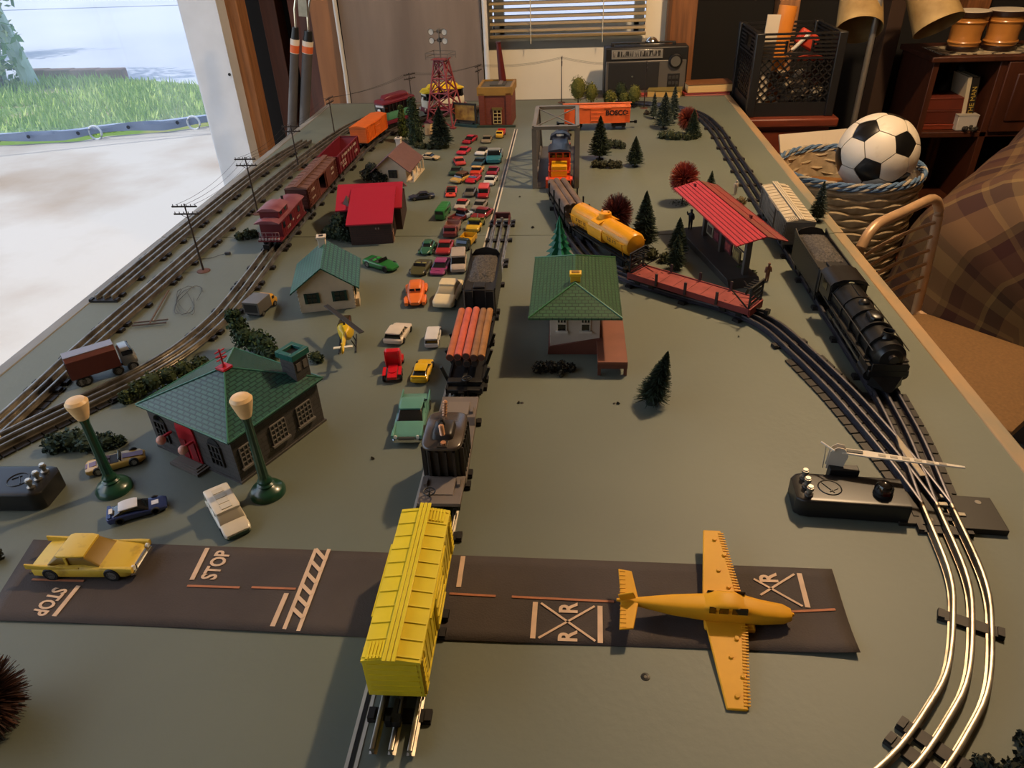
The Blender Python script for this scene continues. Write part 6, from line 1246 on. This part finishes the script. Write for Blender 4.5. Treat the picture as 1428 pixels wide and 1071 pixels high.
for a, c in ((f2(356, 328), f2(530, 450)), (f2(528, 338), f2(348, 440)), (f2(1038, 250), f2(1195, 338)), (f2(1168, 235), f2(1060, 302))): stroke(a, c, .0024, CRM, 'crossing_line', RZT+.0005)
def road_text(s, pc, ang, length, height):
    me = text_mesh(s, .02, .0002, .028); xs = [v.co.x for v in me.vertices]; ys = [v.co.y for v in me.vertices]; sx = length/(max(xs)-min(xs)); sy = height/(max(ys)-min(ys)); cx, cy = (max(xs)+min(xs))/2, (max(ys)+min(ys))/2
    p = at(*pc)-o0; me.transform(Matrix.Translation((p.x, p.y, RZT+.0006)) @ Matrix.Rotation(ang, 4, 'Z') @ Matrix.Diagonal((sx, sy, 1, 1)) @ Matrix.Translation((-cx, -cy, 0))); me.materials.clear(); me.materials.append(CRM); o = put(me, 'road_lettering', t)
    return o
road_text('STOP', f1(898, 175), radians(88), .043, .0185); road_text('STOP', f1(208, 328), radians(-97), .037, .0185)
for pc in (f2(443, 342), f2(441, 432), f2(1084, 245)): road_text('R', pc, radians(90), .0135, .0195)
# ================================================================== FIGURES
def person(name, label, p, h, col, wave, z0=0, rz=0, skin='8a5c40'):
    q = at(p[0], p[1], z0); t = thing(name, label, 'figurine', q, rz); k = h/1.75
    V = [(0, 0, .95), (0, 0, 1.15), (0, 0, 1.38), (0, 0, 1.50), (0, -.01, 1.60), (0, 0, 1.74), (.19, 0, 1.40), (.27, .02, 1.15), (.27, -.08, .92), (-.19, 0, 1.40), (-.30, -.03, 1.25 if wave else 1.13), (-.34, -.12, 1.62 if wave else .9), (.09, 0, .9), (.10, -.01, .5), (.10, .02, .08), (.10, -.10, .03), (-.09, 0, .9), (-.10, -.01, .5), (-.10, .02, .08), (-.10, -.10, .03)]
    E = [(0, 1), (1, 2), (2, 3), (3, 4), (4, 5), (2, 6), (6, 7), (7, 8), (2, 9), (9, 10), (10, 11), (0, 12), (12, 13), (13, 14), (14, 15), (0, 16), (16, 17), (17, 18), (18, 19)]
    R = [1.35*v for v in (.15, .15, .17, .065, .10, .07, .075, .06, .05, .075, .065, .055, .10, .08, .065, .055, .10, .08, .065, .055)]
    me = bpy.data.meshes.new('body'); me.from_pydata([(x*k, y*k, z_*k) for x, y, z_ in V], E, []); o = put(me, 'body', t); me.materials.append(M(col, .6))
    md = o.modifiers.new('skin', 'SKIN'); md.use_smooth_shade = True
    for i, r in enumerate(R): me.skin_vertices[0].data[i].radius = (r*k, r*k*.85)
    me.skin_vertices[0].data[0].use_root = True; sd = o.modifiers.new('sub', 'SUBSURF'); sd.levels = sd.render_levels = 1
    B().lathe([(.125*k, 1.69*k), (.12*k, 1.74*k), (.10*k, 1.80*k), (.01*k, 1.82*k)], n=12).build('hat', M(col, .6), t); B().sphere((0, -.055*k, 1.63*k), .07*k, 8).build('face', M(skin, .6), t); return t
person('waving_man', 'dark blue clothed figurine waving on the passenger platform', (962, 320), .044, '0c0d14', True, .014, radians(-30), '1c1a22')
person('standing_figure', 'tiny reddish brown figurine behind the rack of the red flat car', (1069, 392), .036, '7a4a34', False, 0, radians(10))
person('seated_woman', 'tiny white figurine beside the small conifer behind the platform roof', (1025, 272), .036, 'b8a898', False, 0, radians(20))
# ================================================================== FURNITURE BEYOND THE TABLE
def fbox(x0, x1, y0, y1, z0, z1): return B().box(((x0+x1)/2, (y0+y1)/2, (z0+z1)/2), (x1-x0, y1-y0, z1-z0))
t = thing('low_bench', 'dark bench behind the far end of the table holding radio and books', 'bench', (.53, 1.46, FZ)); DB = M('241a14', .6, var=.2, vs=8)
fbox(-.30, .255, -.075, .065, .735, .757).build('bench_top', DB, t, .002)
for x in (-.28, .235):
    for y in (-.06, .05): fbox(x-.015, x+.015, y-.015, y+.015, 0, .735).build('leg', DB, t)
# radio
t = thing('portable_radio', 'black and silver portable radio at the far end of the table', 'radio', (.456, 1.462, -.003), radians(2)); w, h, d = .312, .168, .07
B().box((0, 0, h/2), (w, d, h)).build('case', M('1a1817', .5), t, .006); SIv = M('6f6a64', .4, .5)
B().box((0, -d/2-.001, h*.37), (w-.012, .004, h*.70)).build('silver_panel', SIv, t, .003); B().box((-.045, -d/2-.0035, h*.40), (.19, .003, h*.58)).build('speaker_grille', M('1e1c1b', .7, bump=.4, bs=900), t, .003)
B().cyl((-.05, -d/2-.005, h*.40), (-.05, -d/2-.007, h*.40), .004, n=10).build('maker_badge', CHROME, t)
q = B().box((-.035, -d/2-.002, h*.86), (.19, .004, h*.19)).build('dial_window', M('a8a49c', .2, .5), t, .001); B().box((-.035, -d/2-.0045, h*.87), (.178, .001, h*.11)).build('dial_scale', M('2a2826', .3, c2='8a867e', vs=120, stretch=(2, 1, .3), thr=(.48, .56)), q)
B().lathe([(.026, 0), (.025, .010), (.020, .012), (.0001, .012)], (.108, -d/2-.002, h*.70), 26, (0, -1, 0)).build('tuning_knob', M('1c1a1a', .35, .2), t); B().lathe([(.018, 0), (.018, .0015), (.0001, .0015)], (.108, -d/2-.0135, h*.70), 24, (0, -1, 0)).build('knob_face', M('8a867e', .3, .7), t)
q = B().box((.106, -d/2-.003, h*.30), (.046, .003, h*.28)).build('control_panel', M('1c1a1a', .5), t, .001)
for i in range(3):
    for j in range(2): B().box((.093+i*.013, -d/2-.0055, h*(.24+.12*j)), (.009, .003, .010)).build('push_button', M('3a3836', .5), q)
B().box((-.01, 0, h+.010), (.24, .014, .006)).build('handle', M('1a1817', .5), t, .002)
for x in (-.125, .105): B().box((x, 0, h+.004), (.012, .016, .014)).build('handle_post', M('1a1817', .5), t, .002)
t2 = thing('chrome_bell', 'small chrome dome lying on top of the radio', 'ornament', atY(909, 58, 1.455)); B().lathe([(.022, 0), (.021, .004), (.015, .012), (.006, .017), (.0001, .018)], n=20).build('dome', CHROME, t2); B().lathe([(.024, -.001), (.024, .002), (.02, .002)], n=20).build('rim', M('3a3836', .4, .6), t2)
# books on the bench
def book(name, label, c, sz, rz, cover, page='d8c094', tilt=0, group=None):
    t = thing(name, label, 'book', c, rz, group); w, d, h = sz
    B().box((0, 0, h/2), (w-.004, d-.004, h-.004)).build('pages', M(page, .8, var=.1, vs=8, stretch=(1, 1, 60)), t)
    for z in (.001, h-.001): B().box((0, 0, z), (w, d, .002)).build('cover', M(cover, .6, var=.15, vs=12), t, .0006)
    B().box((0, d/2-.001, h/2), (w, .002, h)).build('spine', M(cover, .6), t); t.rotation_euler.x = tilt; return t
book('paperback_book', 'yellowed paperback with green and brown picture cover', (.533, 1.405, -.003), (.125, .095, .026), radians(-12), '7a6a34', 'c8a058')
book('red_book', 'dull red flat book under the open brown one', (.685, 1.43, -.003), (.17, .10, .010), radians(4), '8a2c34', 'c07060'); book('brown_book', 'old brown hardback with yellowed pages lying on the red book', (.695, 1.435, .0075), (.175, .095, .03), radians(6), '7a4c28', 'd8b478')
book('red_leaflet', 'thin red book under the paperback', (.47, 1.41, -.003), (.07, .06, .008), radians(5), '9a3a34', 'b06a5c')
# drawer chest
CH = M('6e2f1a', .45, var=.22, vs=5, stretch=(2, 10, 10), bump=.1, bs=20); t = thing('drawer_chest', 'reddish brown wooden chest of drawers under the milk crate', 'chest', (.95, 1.265, FZ)); T_ = -FZ-.02
fbox(-.15, .115, -.16, .17, 0, T_-.03).build('carcass', CH, t, .002); fbox(-.17, .135, -.185, .18, T_-.03, T_).build('top', CH, t, .006)
for k in range(3):
    z1 = T_-.045-k*.22; q = fbox(-.14, .105, -.172, -.16, z1-.20, z1).build('drawer', CH, t, .003); B().lathe([(.006, 0), (.006, .01), (.013, .018), (.008, .024)], (-.02, -.172, z1-.1), 14, (0, -1, 0)).build('knob', M('1c1512', .4, .4), q)
# milk crate
cw, cdp, chh = .262, .28, .262; t = thing('milk_crate', 'black plastic milk crate of odds and ends on the chest', 'crate', (.925, 1.262, -.0195)); BK = M('1b1918', .45); x0, x1, y0, y1 = -cw/2, cw/2, -cdp/2, cdp/2
for x in (x0, x1):
    for y in (y0, y1): B().box((x, y, chh/2), (.028, .028, chh)).build('corner_post', BK, t, .003)
fbox(x0, x1, y0, y1, .002, .008).build('bottom', BK, t)
for nm, ax in (('front', (0, y0)), ('back', (0, y1)), ('left', (x0, 0)), ('right', (x1, 0))):
    hor = ax[0] == 0; ln = cw if hor else cdp
    def sb(u, z, du, dz, ry=0, nm2='bar', th=.005):
        b = B().box((0, 0, 0), (du, th, dz), ry=ry); o = b.build(nm2, BK, t); o.location = (u, ax[1], z) if hor else (ax[0], u, z); o.rotation_euler.z = 0 if hor else pi/2; return o
    sb(0, .022, ln, .044, nm2='bottom_band', th=.010)
    for z in (.258, .244, .232, .220, .208, .196, .184): 
        if nm in ('front', 'left') and .19 < z < .24:
            for s in (-1, 1): sb(s*(ln/2-.045), z, .09, .006, nm2='rib', th=.012)
        else: sb(0, z, ln, .006, nm2='rib', th=.012)
    for s in (-1, 1):
        for k in range(-6, 7):
            u = k*.026; a = radians(45)*s; L_ = .19; 
            # clip the diagonal to the panel
            zl, zh = .046, .182; half = (zh-zl)/2; u0, u1 = u-half, u+half
            a0, a1 = max(u0, -ln/2+.014), min(u1, ln/2-.014)
            if a1-a0 > .02:
                f0, f1_ = (a0-u0)/(u1-u0), (a1-u0)/(u1-u0); zc = zl+(zh-zl)*((f0+f1_)/2 if s > 0 else 1-(f0+f1_)/2); sb((a0+a1)/2, zc, (a1-a0)*1.414, .004, -a, 'lattice_bar', .004)
    if nm in ('front', 'left'):
        for s in (-1, 1): sb(s*.042, .217, .006, .04, nm2='handle_side', th=.012)
        sb(0, .198, .09, .008, nm2='handle_lip', th=.014)
co_ = Vector((.925, 1.262, -.0195))
o = B().cyl((0, 0, 0), (.03, .02, .30), .030, n=20).build('orange_tube', M('d8842c', .5)); o.location = co_+Vector((-.06, -.06, .03)); tag(o, 'orange cardboard tube standing in the milk crate', 'tube')
o = B().box((0, 0, .15), (.042, .006, .30), ry=.04).build('white_card', M('d8c8b0', .7)); o.location = co_+Vector((-.094, -.108, .012)); tag(o, 'white card standing beside the orange tube', 'card')
o = B().box((0, 0, .03), (.07, .03, .05), ry=.5).build('red_toy', M('b83a24', .5), bevel=.008); o.location = co_+Vector((.04, -.07, .20)); tag(o, 'red plastic toy at the top of the milk crate', 'toy')
o = B().cyl((0, 0, 0), (.05, 0, .05), .006, n=8).build('white_rod', M('d8d0c4', .6)); o.location = co_+Vector((-.01, -.09, .20)); tag(o, 'thin white rod behind the crate handle', 'rod')
o = B().hull([(-.04, .012, 0, .012), (0, .03, 0, .02), (.04, .012, 0, .012)], .7).build('red_cup', M('b84028', .5)); o.location = co_+Vector((.06, -.075, .165)); tag(o, 'orange red plastic piece behind the crate handle', 'toy')
rg = random.Random(12); pieces = ['a89880', '6a5a4a', 'c8bca8', '4a2c24', '8a7c6c', '3a3430']
for i in range(34):
    k = rg.random(); c = pieces[i % 6]; b = B()
    if k < .5: b.cyl((-.022, 0, 0), (.022, 0, 0), .009, .007, 10).cyl((.022, 0, 0), (.028, 0, 0), .005, n=8)
    else: b.box((0, 0, 0), (.045, .02, .014)).box((.0, 0, .009), (.02, .016, .008))
    o = b.build('toy_part', M(c, .5), bevel=.0015); row, cl = divmod(i, 7); o.location = co_+Vector((-.095+cl*.031, -.105+rg.uniform(0, .03), .022+row*.026)); o.rotation_euler = (rg.uniform(-.3, .3), rg.uniform(-.5, .1), rg.uniform(-1, 1)); tag(o, '%s %s toy part in the %s row of the pile inside the milk crate' % (('tan', 'brown', 'cream', 'maroon', 'grey', 'charcoal')[i % 6], 'round' if k < .5 else 'stepped block', ('bottom', 'second', 'third', 'fourth', 'top')[row]), 'toy part', 'toy parts inside the milk crate')
# floor lamp with two paper shades
t = thing('floor_lamp', 'floor lamp with steel pole and two crinkled parchment shades', 'floor lamp', (1.236, 1.36, FZ)); o0 = Vector(t.location)
B().lathe([(.13, 0), (.13, .012), (.03, .025), (.012, .04)], n=24).build('base', M('3a3632', .4, .6), t); B().cyl((0, 0, .02), (0, 0, 1.25), .0105, n=12).build('pole', M('b0aca4', .3, .7), t)
PAR = M('b89a64', .7, c2='8a6c3c', vs=14, bump=.5, bs=25)
for px, py, dx, dz, R0, R1 in ((1198, 42, .012, 1, .078, .066), (1309, 36, -.045, 1, .082, .064)):
    c = atY(px, py, 1.36)-o0; ax = (Vector((.10, .66, .75)) if px < 1250 else Vector((-.30, .52, .80))).normalized(); H_ = .19; b = B(); n = 28
    rs = []
    for k in range(7): u = k/6; rs.append(b.ring(c+ax*(H_*u), ax, R0+(R1-R0)*u, n))
    inner = [b.ring(c+ax*(H_*u), ax, (R0+(R1-R0)*u)-.002, n) for u in (1, .5, 0)]
    b.skin(rs+inner, caps=False); b.add([p for p in rs[0]]+[p for p in inner[-1]], [(i, (i+1) % n, n+(i+1) % n, n+i) for i in range(n)]); b.build('lamp_shade', PAR, t)
    B().tube([c+ax*(H_*.95), c+ax*(H_*1.1), Vector((0, 0, 1.24))], .006, 8).build('lamp_arm', M('6a6660', .35, .8), t); B().cyl(c+ax*.09, c+ax*(H_*.95), .016, n=10).build('socket', BLACK, t)
# bookcase
BC = M('44200f', .5, var=.25, vs=5, stretch=(8, 8, 1), bump=.1, bs=15); yb = 1.42; xl = 1.498; zt = .108; t = thing('bookcase', 'dark reddish wooden bookcase with panelled door', 'bookcase', (xl, yb, FZ)); Hb = zt-FZ; Wb, Db = .85, .30
fbox(0, .022, 0, Db, 0, Hb-.02).build('side_panel', BC, t, .002); fbox(Wb-.022, Wb, 0, Db, 0, Hb-.02).build('side_panel', BC, t, .002); fbox(0, Wb, Db-.01, Db, 0, Hb-.02).build('back_panel', M('120a06', .8), t); fbox(-.015, Wb+.015, -.015, Db, Hb-.02, Hb).build('top_board', BC, t, .004)
zs = Hb-.27
for z in (zs, zs-.28, .06): fbox(.022, Wb-.022, 0, Db-.01, z-.02, z).build('shelf', BC, t, .002)
fbox(.235, .26, 0, Db-.01, .06, Hb-.02).build('divider', BC, t, .002); q = fbox(.26, .54, -.012, .004, zs-.0, Hb-.022).build('door', BC, t, .003); fbox(.30, .50, -.018, -.010, zs+.04, Hb-.062).build('door_panel', BC, q, .006)
fbox(.54, .83, -.012, .004, zs-.0, Hb-.022).build('door', BC, t, .003)
# things on and in the bookcase
def bongo(label, p, r):
    c = atY(p[0], p[1], yb+.10); t = thing('bongo_drum', label, 'drum', (c.x, yb+.10, zt+.003), 0); WB = M('b87a38', .35, var=.15, vs=10, coat=.3); DBn = M('2a1810', .35, coat=.3); hh = .135
    B().lathe([(r*.80, .018), (r*.82, .03), (r*.78, .045), (r*.80, .06), (r*.88, .09), (r*.94, .11), (r*.95, .12)], n=28).build('shell', WB, t); B().lathe([(r*.84, 0), (r*.86, .003), (r*.86, .015), (r*.82, .018)], n=28).build('bottom_band', DBn, t)
    for z, k in ((.03, .85), (.098, .93)): B().lathe([(r*k, z-.004), (r*(k+.03), z), (r*k, z+.004)], n=28).build('wood_ring', WB, t)
    B().lathe([(r*.97, .114), (r*1.02, .116), (r*1.02, .130), (r*.97, .132)], n=28).build('rim', DBn, t); B().lathe([(r*.99, .130), (r*.96, .134), (.0001, .133)], n=28).build('drum_skin', M('d0c4b0', .6), t); return c
o = fbox(.0, .45, .02, .2, 0, .003).build('printed_cloth', M('b8a888', .8, c2='2a2018', vs=30, stretch=(1, 2.2, 1), thr=(.5, .54))); o.location = (xl+.03, yb+.0, zt); tag(o, 'cream cloth with black markings under the bongo drums', 'cloth')
bongo('smaller bongo drum partly behind the lamp shade', (1343, 62), .064); bongo('larger bongo drum at the right of the pair', (1394, 60), .067)
so = Vector((xl, yb, FZ+zs))
for i, (sz, cl) in enumerate((((.19, .15, .02), '7a3018'), ((.18, .14, .05), '5a2416'), ((.17, .14, .045), '6a2c1c'))):
    z = (.001, .0215, .072)[i]; lab = ('thin orange brown box at the bottom of the stack', 'dark red brown box in the middle of the stack', 'red wooden cigar box on top of the stack')[i]; t = thing('wooden_box', lab, 'box', so+Vector((.120, .11, z)), 0); B().box((0, 0, sz[2]/2), sz).build('box_body', M(cl, .5, var=.2, vs=10), t, .002); B().box((0, 0, sz[2]-.003), (sz[0]+.003, sz[1]+.003, .005)).build('lid', M(cl, .5), t, .001)
t = thing('dark_bird', 'dark carved bird ornament behind the boxes', 'ornament', so+Vector((.110, .20, .001)), 0); B().hull([(-.05, .01, .02, .05), (0, .03, .02, .12), (.05, .03, .06, .17), (.08, .012, .12, .19)], .8).build('body', M('1a1816', .5), t); B().sphere((.085, 0, .19), .02, 10).build('head', M('2a2420', .5), t); B().box((0, 0, .011), (.07, .05, .022)).build('base', M('1a1410', .6), t)
t = thing('white_box', 'small white box on the bookcase shelf', 'box', so+Vector((.185, .03, .001)), 0); B().box((0, 0, .028), (.075, .04, .055)).build('box_body', M('b8b0a4', .6), t, .003); B().box((0, 0, .056), (.077, .042, .004)).build('lid', M('a8a094', .6), t, .001)
t = thing('glass_ornament', 'small silvery ornament before the white box', 'ornament', so+Vector((.195, -.0, .001)), 0)
for k in range(5): B().sphere((.022*cos(k*1.26), .012*sin(k*1.26), .010+.004*(k % 2)), .009, 8).build('bead', M('5a5650', .2, .7), t)
for i, (x, cl, tx) in enumerate(((.180, 'c8b898', None), (.203, '1a1612', 'THE MAN'))):
    t = thing('shelf_book', ('slim cream spined book leaning on the shelf', 'black book with yellow title leaning on the shelf')[i], 'book', so+Vector((x, .10, .001)), 0); hh = .19; th = (.014, .024)[i]
    B().box((0, 0, hh/2), (th-.003, .12, hh-.004)).build('pages', M('b8a888', .8), t); [B().box((s*(th/2-.001), 0, hh/2), (.002, .125, hh)).build('cover', M(cl, .6), t) for s in (-1, 1)]; B().box((0, -.0625, hh/2), (th, .002, hh)).build('spine', M(cl, .6), t, .0008); t.rotation_euler.y = -.10
    if tx: lettering(tx, .024, M('c0a040', .6), t, Matrix.Translation((0, -.064, hh*.55)) @ Matrix.Rotation(-pi/2, 4, 'Y') @ Matrix.Rotation(pi/2, 4, 'X') @ Matrix.Identity(4))
# basket
bc_ = at(1183, 236, -.075); br = .198; t = thing('woven_basket', 'woven rope basket with blue and white rim beside the table', 'basket', (bc_.x, bc_.y, FZ)); ROPE = M('b09c7c', .8, var=.2, vs=40, bump=.4, bs=120); hb = -.075-FZ
b = B(); nz = 26; n = 72; rs = []
for k in range(nz+1):
    u = k/nz; r0 = br*(.70+.30*u**.7); rs.append([Vector(((r0+.005*sin(i*pi/1.0+k*pi)+.004*cos(i*.5*pi+k*pi))*cos(2*pi*i/n), (r0+.005*sin(i*pi+k*pi)+.004*cos(i*.5*pi+k*pi))*sin(2*pi*i/n), hb*u)) for i in range(n)])
b.skin(rs, caps=False); b.build('woven_wall', ROPE, t, sharp=80)
for k in range(34): u = (k+.5)/34; r0 = br*(.70+.30*u**.7); B().tube([Vector(((r0+.004+.003*sin(i*pi/2+k*pi))*cos(2*pi*i/48), (r0+.004+.003*sin(i*pi/2+k*pi))*sin(2*pi*i/48), hb*u+.004*sin(i*pi/2+k*pi))) for i in range(49)], .0045, 6).build('weave_course', ROPE, t)
B().lathe([(.001, .01), (br*.7, .01), (br*.7, .0), (.001, 0)], n=36).build('basket_floor', ROPE, t)
for k in range(2):
    b = B(); 
    for s in range(3): b.mat(s % 2).tube([Vector(((br+.004+.0045*cos(i*.9+s*2.1+k*3))*cos(2*pi*i/120), (br+.004+.0045*cos(i*.9+s*2.1+k*3))*sin(2*pi*i/120), hb+.004+.009*k+.0045*sin(i*.9+s*2.1+k*3))) for i in range(121)], .0042, 6)
    b.build('rim_rope', [M('56708f', .85), M('a89c88', .85)], t)
# football of 32 panels
ph = (1+5**.5)/2; ico = [Vector(v).normalized() for v in [(0, s1, s2*ph) for s1 in (-1, 1) for s2 in (-1, 1)]+[(s1, s2*ph, 0) for s1 in (-1, 1) for s2 in (-1, 1)]+[(s2*ph, 0, s1) for s1 in (-1, 1) for s2 in (-1, 1)]]
ec = min((ico[0]-v).length for v in ico[1:]); nb = lambda i: [j for j in range(12) if j != i and (ico[i]-ico[j]).length < ec*1.01]
panels = []
def order(c, P):
    c = c.normalized(); t0 = (P[0]-c*P[0].dot(c)).normalized(); t1 = c.cross(t0); return sorted(P, key=lambda p: atan2(p.dot(t1), p.dot(t0)))
for i in range(12): panels.append((1, order(ico[i], [ico[i].lerp(ico[j], 1/3) for j in nb(i)])))
for i in range(12):
    for j in nb(i):
        for k in nb(i):
            if i < j < k and k in nb(j): c = ico[i]+ico[j]+ico[k]; panels.append((0, order(c, [ico[a].lerp(ico[b_], 1/3) for a in (i, j, k) for b_ in (i, j, k) if a != b_])))
Rb = .108; bp = atY(1223, 214, .60); t = thing('soccer_ball', 'black and white soccer ball resting in the rope basket', 'ball', (bp.x, bp.y, bp.z)); t.rotation_euler = (.5, .35, .2); WB_ = M('d8ccb8', .45, c2='b09468', vs=14, thr=(.58, .8)); KB = M('121110', .3)
for blk, P in panels:
    c = sum(P, Vector())/len(P); b = B(); n = len(P); rings = [[c]*n]; S_ = 5
    vs = []; fs = []; idx = {}
    for s in range(S_+1):
        u = s/S_*.965
        for e in range(n):
            for m_ in range(3): p = c.lerp(P[e].lerp(P[(e+1) % n], m_/3), u).normalized(); rr = Rb*(1-.006*(max(0, s/S_-.75)/.25)**2); vs.append(p*rr)
    n3 = n*3
    for s in range(S_):
        for i in range(n3): fs.append((s*n3+i, s*n3+(i+1) % n3, (s+1)*n3+(i+1) % n3, (s+1)*n3+i))
    o_ = len(vs); vs += [v*.97 for v in vs[S_*n3:(S_+1)*n3]]
    for i in range(n3): fs.append((S_*n3+i, S_*n3+(i+1) % n3, o_+(i+1) % n3, o_+i))
    b.add(vs, fs); b.build('black_panel' if blk else 'white_panel', KB if blk else WB_, t, sharp=60)
B().sphere((0, 0, 0), Rb*.972, 24).build('bladder', M('2a2622', .8), t)
# papers in the basket
o = B().box((0, 0, 0), (.20, .25, .006), rx=-.22, ry=-.12, rz=.5).build('wood_board', M('9a6a34', .5, c2='6a4420', vs=9, stretch=(1, 4, 1)), bevel=.002); o.location = at(1140, 262, -.14); tag(o, 'marbled brown board lying in the basket', 'board')
o = B().box((0, 0, 0), (.24, .006, .16), rx=-.5, rz=.25).build('paper_sheet', M('d0c0a8', .8)); o.location = at(1140, 222, -.105)+Vector((0, .03, 0)); tag(o, 'sheet of cream paper standing in the basket', 'paper')
# folding chair
SKN = M('bd9872', .35, .2, var=.1, vs=30); SEAT = M('7a5a34', .7, var=.15, vs=150, bump=.5, bs=500); t = thing('folding_chair', 'tan metal folding chair with padded seat beside the table', 'chair', (1.078, -.034, FZ), radians(-48)); sz = .45
B().hull([(-.19, .17, sz-.022, sz), (-.17, .195, sz-.026, sz+.004), (.15, .20, sz-.026, sz+.004), (.19, .17, sz-.024, sz-.002)], .3, 28).build('seat', SEAT, t, sharp=60)
def bp_(u): return Vector((-.19-.015*u, 0, sz+.0+.315*u))
r = .0115; P = [Vector((-.19, -.185, sz-.05))]
for u, y in ((.2, -.185), (.7, -.18), (.88, -.172), (.96, -.15), (1, -.12), (1.0, 0), (1, .12), (.96, .15), (.88, .172), (.7, .18), (.2, .185)): q = bp_(u); q.y = y; P.append(q)
P.append(Vector((-.19, .185, sz-.05))); B().tube(resample(spline(P, .02), .015), r, 12).build('back_frame', SKN, t)
for k in range(6):
    u = .20+.115*k; B().tube([bp_(u)+Vector((-.014*(1-(y/.18)**2), y, 0)) for y in [-.18+.36*i/10 for i in range(11)]], .0042, 8).build('back_rod', SKN, t)
for s in (-1, 1):
    B().tube([(-.195, s*.185, sz-.0), (-.02, s*.19, sz-.05), (.20, s*.19, .0)], .0105, 8).build('front_leg', SKN, t); B().tube([(.12, s*.165, sz-.04), (-.03, s*.165, .22), (-.22, s*.165, 0)], .0105, 8).build('rear_leg', SKN, t)
for x, z, y in ((.12, .17, .19), (-.14, .10, .165)): B().cyl((x, -y, z), (x, y, z), .007, n=8).build('cross_bar', SKN, t)
# couch under a plaid blanket
t = thing('covered_couch', 'couch covered by a brown plaid blanket beyond the folding chair', 'couch', (1.52, .279, FZ), radians(52))
prof = [(.50, .03), (.49, .25), (.47, .45), (.44, .58), (.40, .68), (.34, .755), (.26, .805), (.15, .83), (.02, .835), (-.15, .83), (-.35, .82), (-.6, .80), (-.75, .70), (-.8, .4), (-.8, .03)]
PR = resample([Vector((0, y, z)) for y, z in [(a_, c_*.93) for a_, c_ in prof]], .035); rows = []; uvs = []; rgn = random.Random(2); s_ = 0
for i in range(41):
    u = i/40; x = -.15+1.08*u; row = []; 
    for j, p in enumerate(PR):
        n_ = noise.noise((x*2.4, j*.16, 1.))*.03+noise.noise((x*6, j*.35, 4.))*.010; en = 1-.35*max(0, 1-u*7)**2
        row.append(Vector((x-.02*noise.noise((j*.3, 0, 2)), p.y*en+n_, .03+(p.z-.03)*(1-.10*max(0, 1-u*6)**2)+n_*.6)))
    rows.append(row)
b = B(); b.skin(rows, caps=False, closed=False); nr = len(PR); fr_ = [rows[0][j] for j in range(nr)]; b.add(fr_+[Vector((-.18, p.y*.5-.05, p.z*.55+.15)) for p in fr_], [(j, j+1, nr+j+1, nr+j) for j in range(nr-1)]+[tuple(range(nr, 2*nr))])
me = b.mesh('blanket', [M('4a3322', .9)], 80); uv = me.uv_layers.new(name='UVMap')
for p in me.polygons:
    for li in p.loop_indices:
        vi = me.loops[li].vertex_index; uv.data[li].uv = ((vi % nr)*.035, (vi//nr)*.0375) if vi < nr*41 else ((vi % nr)*.035, -((vi-nr*41)//nr)*.3)
m = bpy.data.materials.new('plaid_blanket'); m.use_nodes = True; nt = m.node_tree; bs_ = nt.nodes['Principled BSDF']; bs_.inputs['Roughness'].default_value = .95; um = nt.nodes.new('ShaderNodeUVMap'); sp = nt.nodes.new('ShaderNodeSeparateXYZ'); nt.links.new(um.outputs[0], sp.inputs[0])
def bands(src, scale, cols):
    ml = nt.nodes.new('ShaderNodeMath'); ml.operation = 'MULTIPLY'; ml.inputs[1].default_value = scale; fr2 = nt.nodes.new('ShaderNodeMath'); fr2.operation = 'FRACT'; rp = nt.nodes.new('ShaderNodeValToRGB'); rp.color_ramp.interpolation = 'CONSTANT'
    el = rp.color_ramp.elements; el[0].position = 0; el[0].color = lin(cols[0][1]); el[1].position = cols[1][0]; el[1].color = lin(cols[1][1])
    for pos, c in cols[2:]: e = el.new(pos); e.color = lin(c)
    nt.links.new(src, ml.inputs[0]); nt.links.new(ml.outputs[0], fr2.inputs[0]); nt.links.new(fr2.outputs[0], rp.inputs[0]); return rp.outputs[0]
c1 = bands(sp.outputs[0], 3.3, [(0, '5a3f28'), (.26, '3a1c18'), (.46, '6a5232'), (.52, '4a3322'), (.72, '6b5636'), (.9, '3c2a1c')]); c2_ = bands(sp.outputs[1], 3.1, [(0, '6a5032'), (.24, '33201a'), (.44, '74603c'), (.5, '523626'), (.74, '3c1a18'), (.9, '6a5234')])
mx = nt.nodes.new('ShaderNodeMix'); mx.data_type = 'RGBA'; mx.inputs[0].default_value = .5; nt.links.new(c1, mx.inputs[6]); nt.links.new(c2_, mx.inputs[7]); nt.links.new(mx.outputs[2], bs_.inputs['Base Color']); me.materials.clear(); me.materials.append(m); put(me, 'blanket', t)
B().box((.4, -.15, .2), (.95, 1.0, .36)).build('couch_base', M('2a1c14', .8), t, .02)
for x in (-.0, .8):
    for y in (.3, -.6): B().cyl((x, y, 0), (x, y, .05), .025, n=8).build('foot', M('1c120c', .6), t)
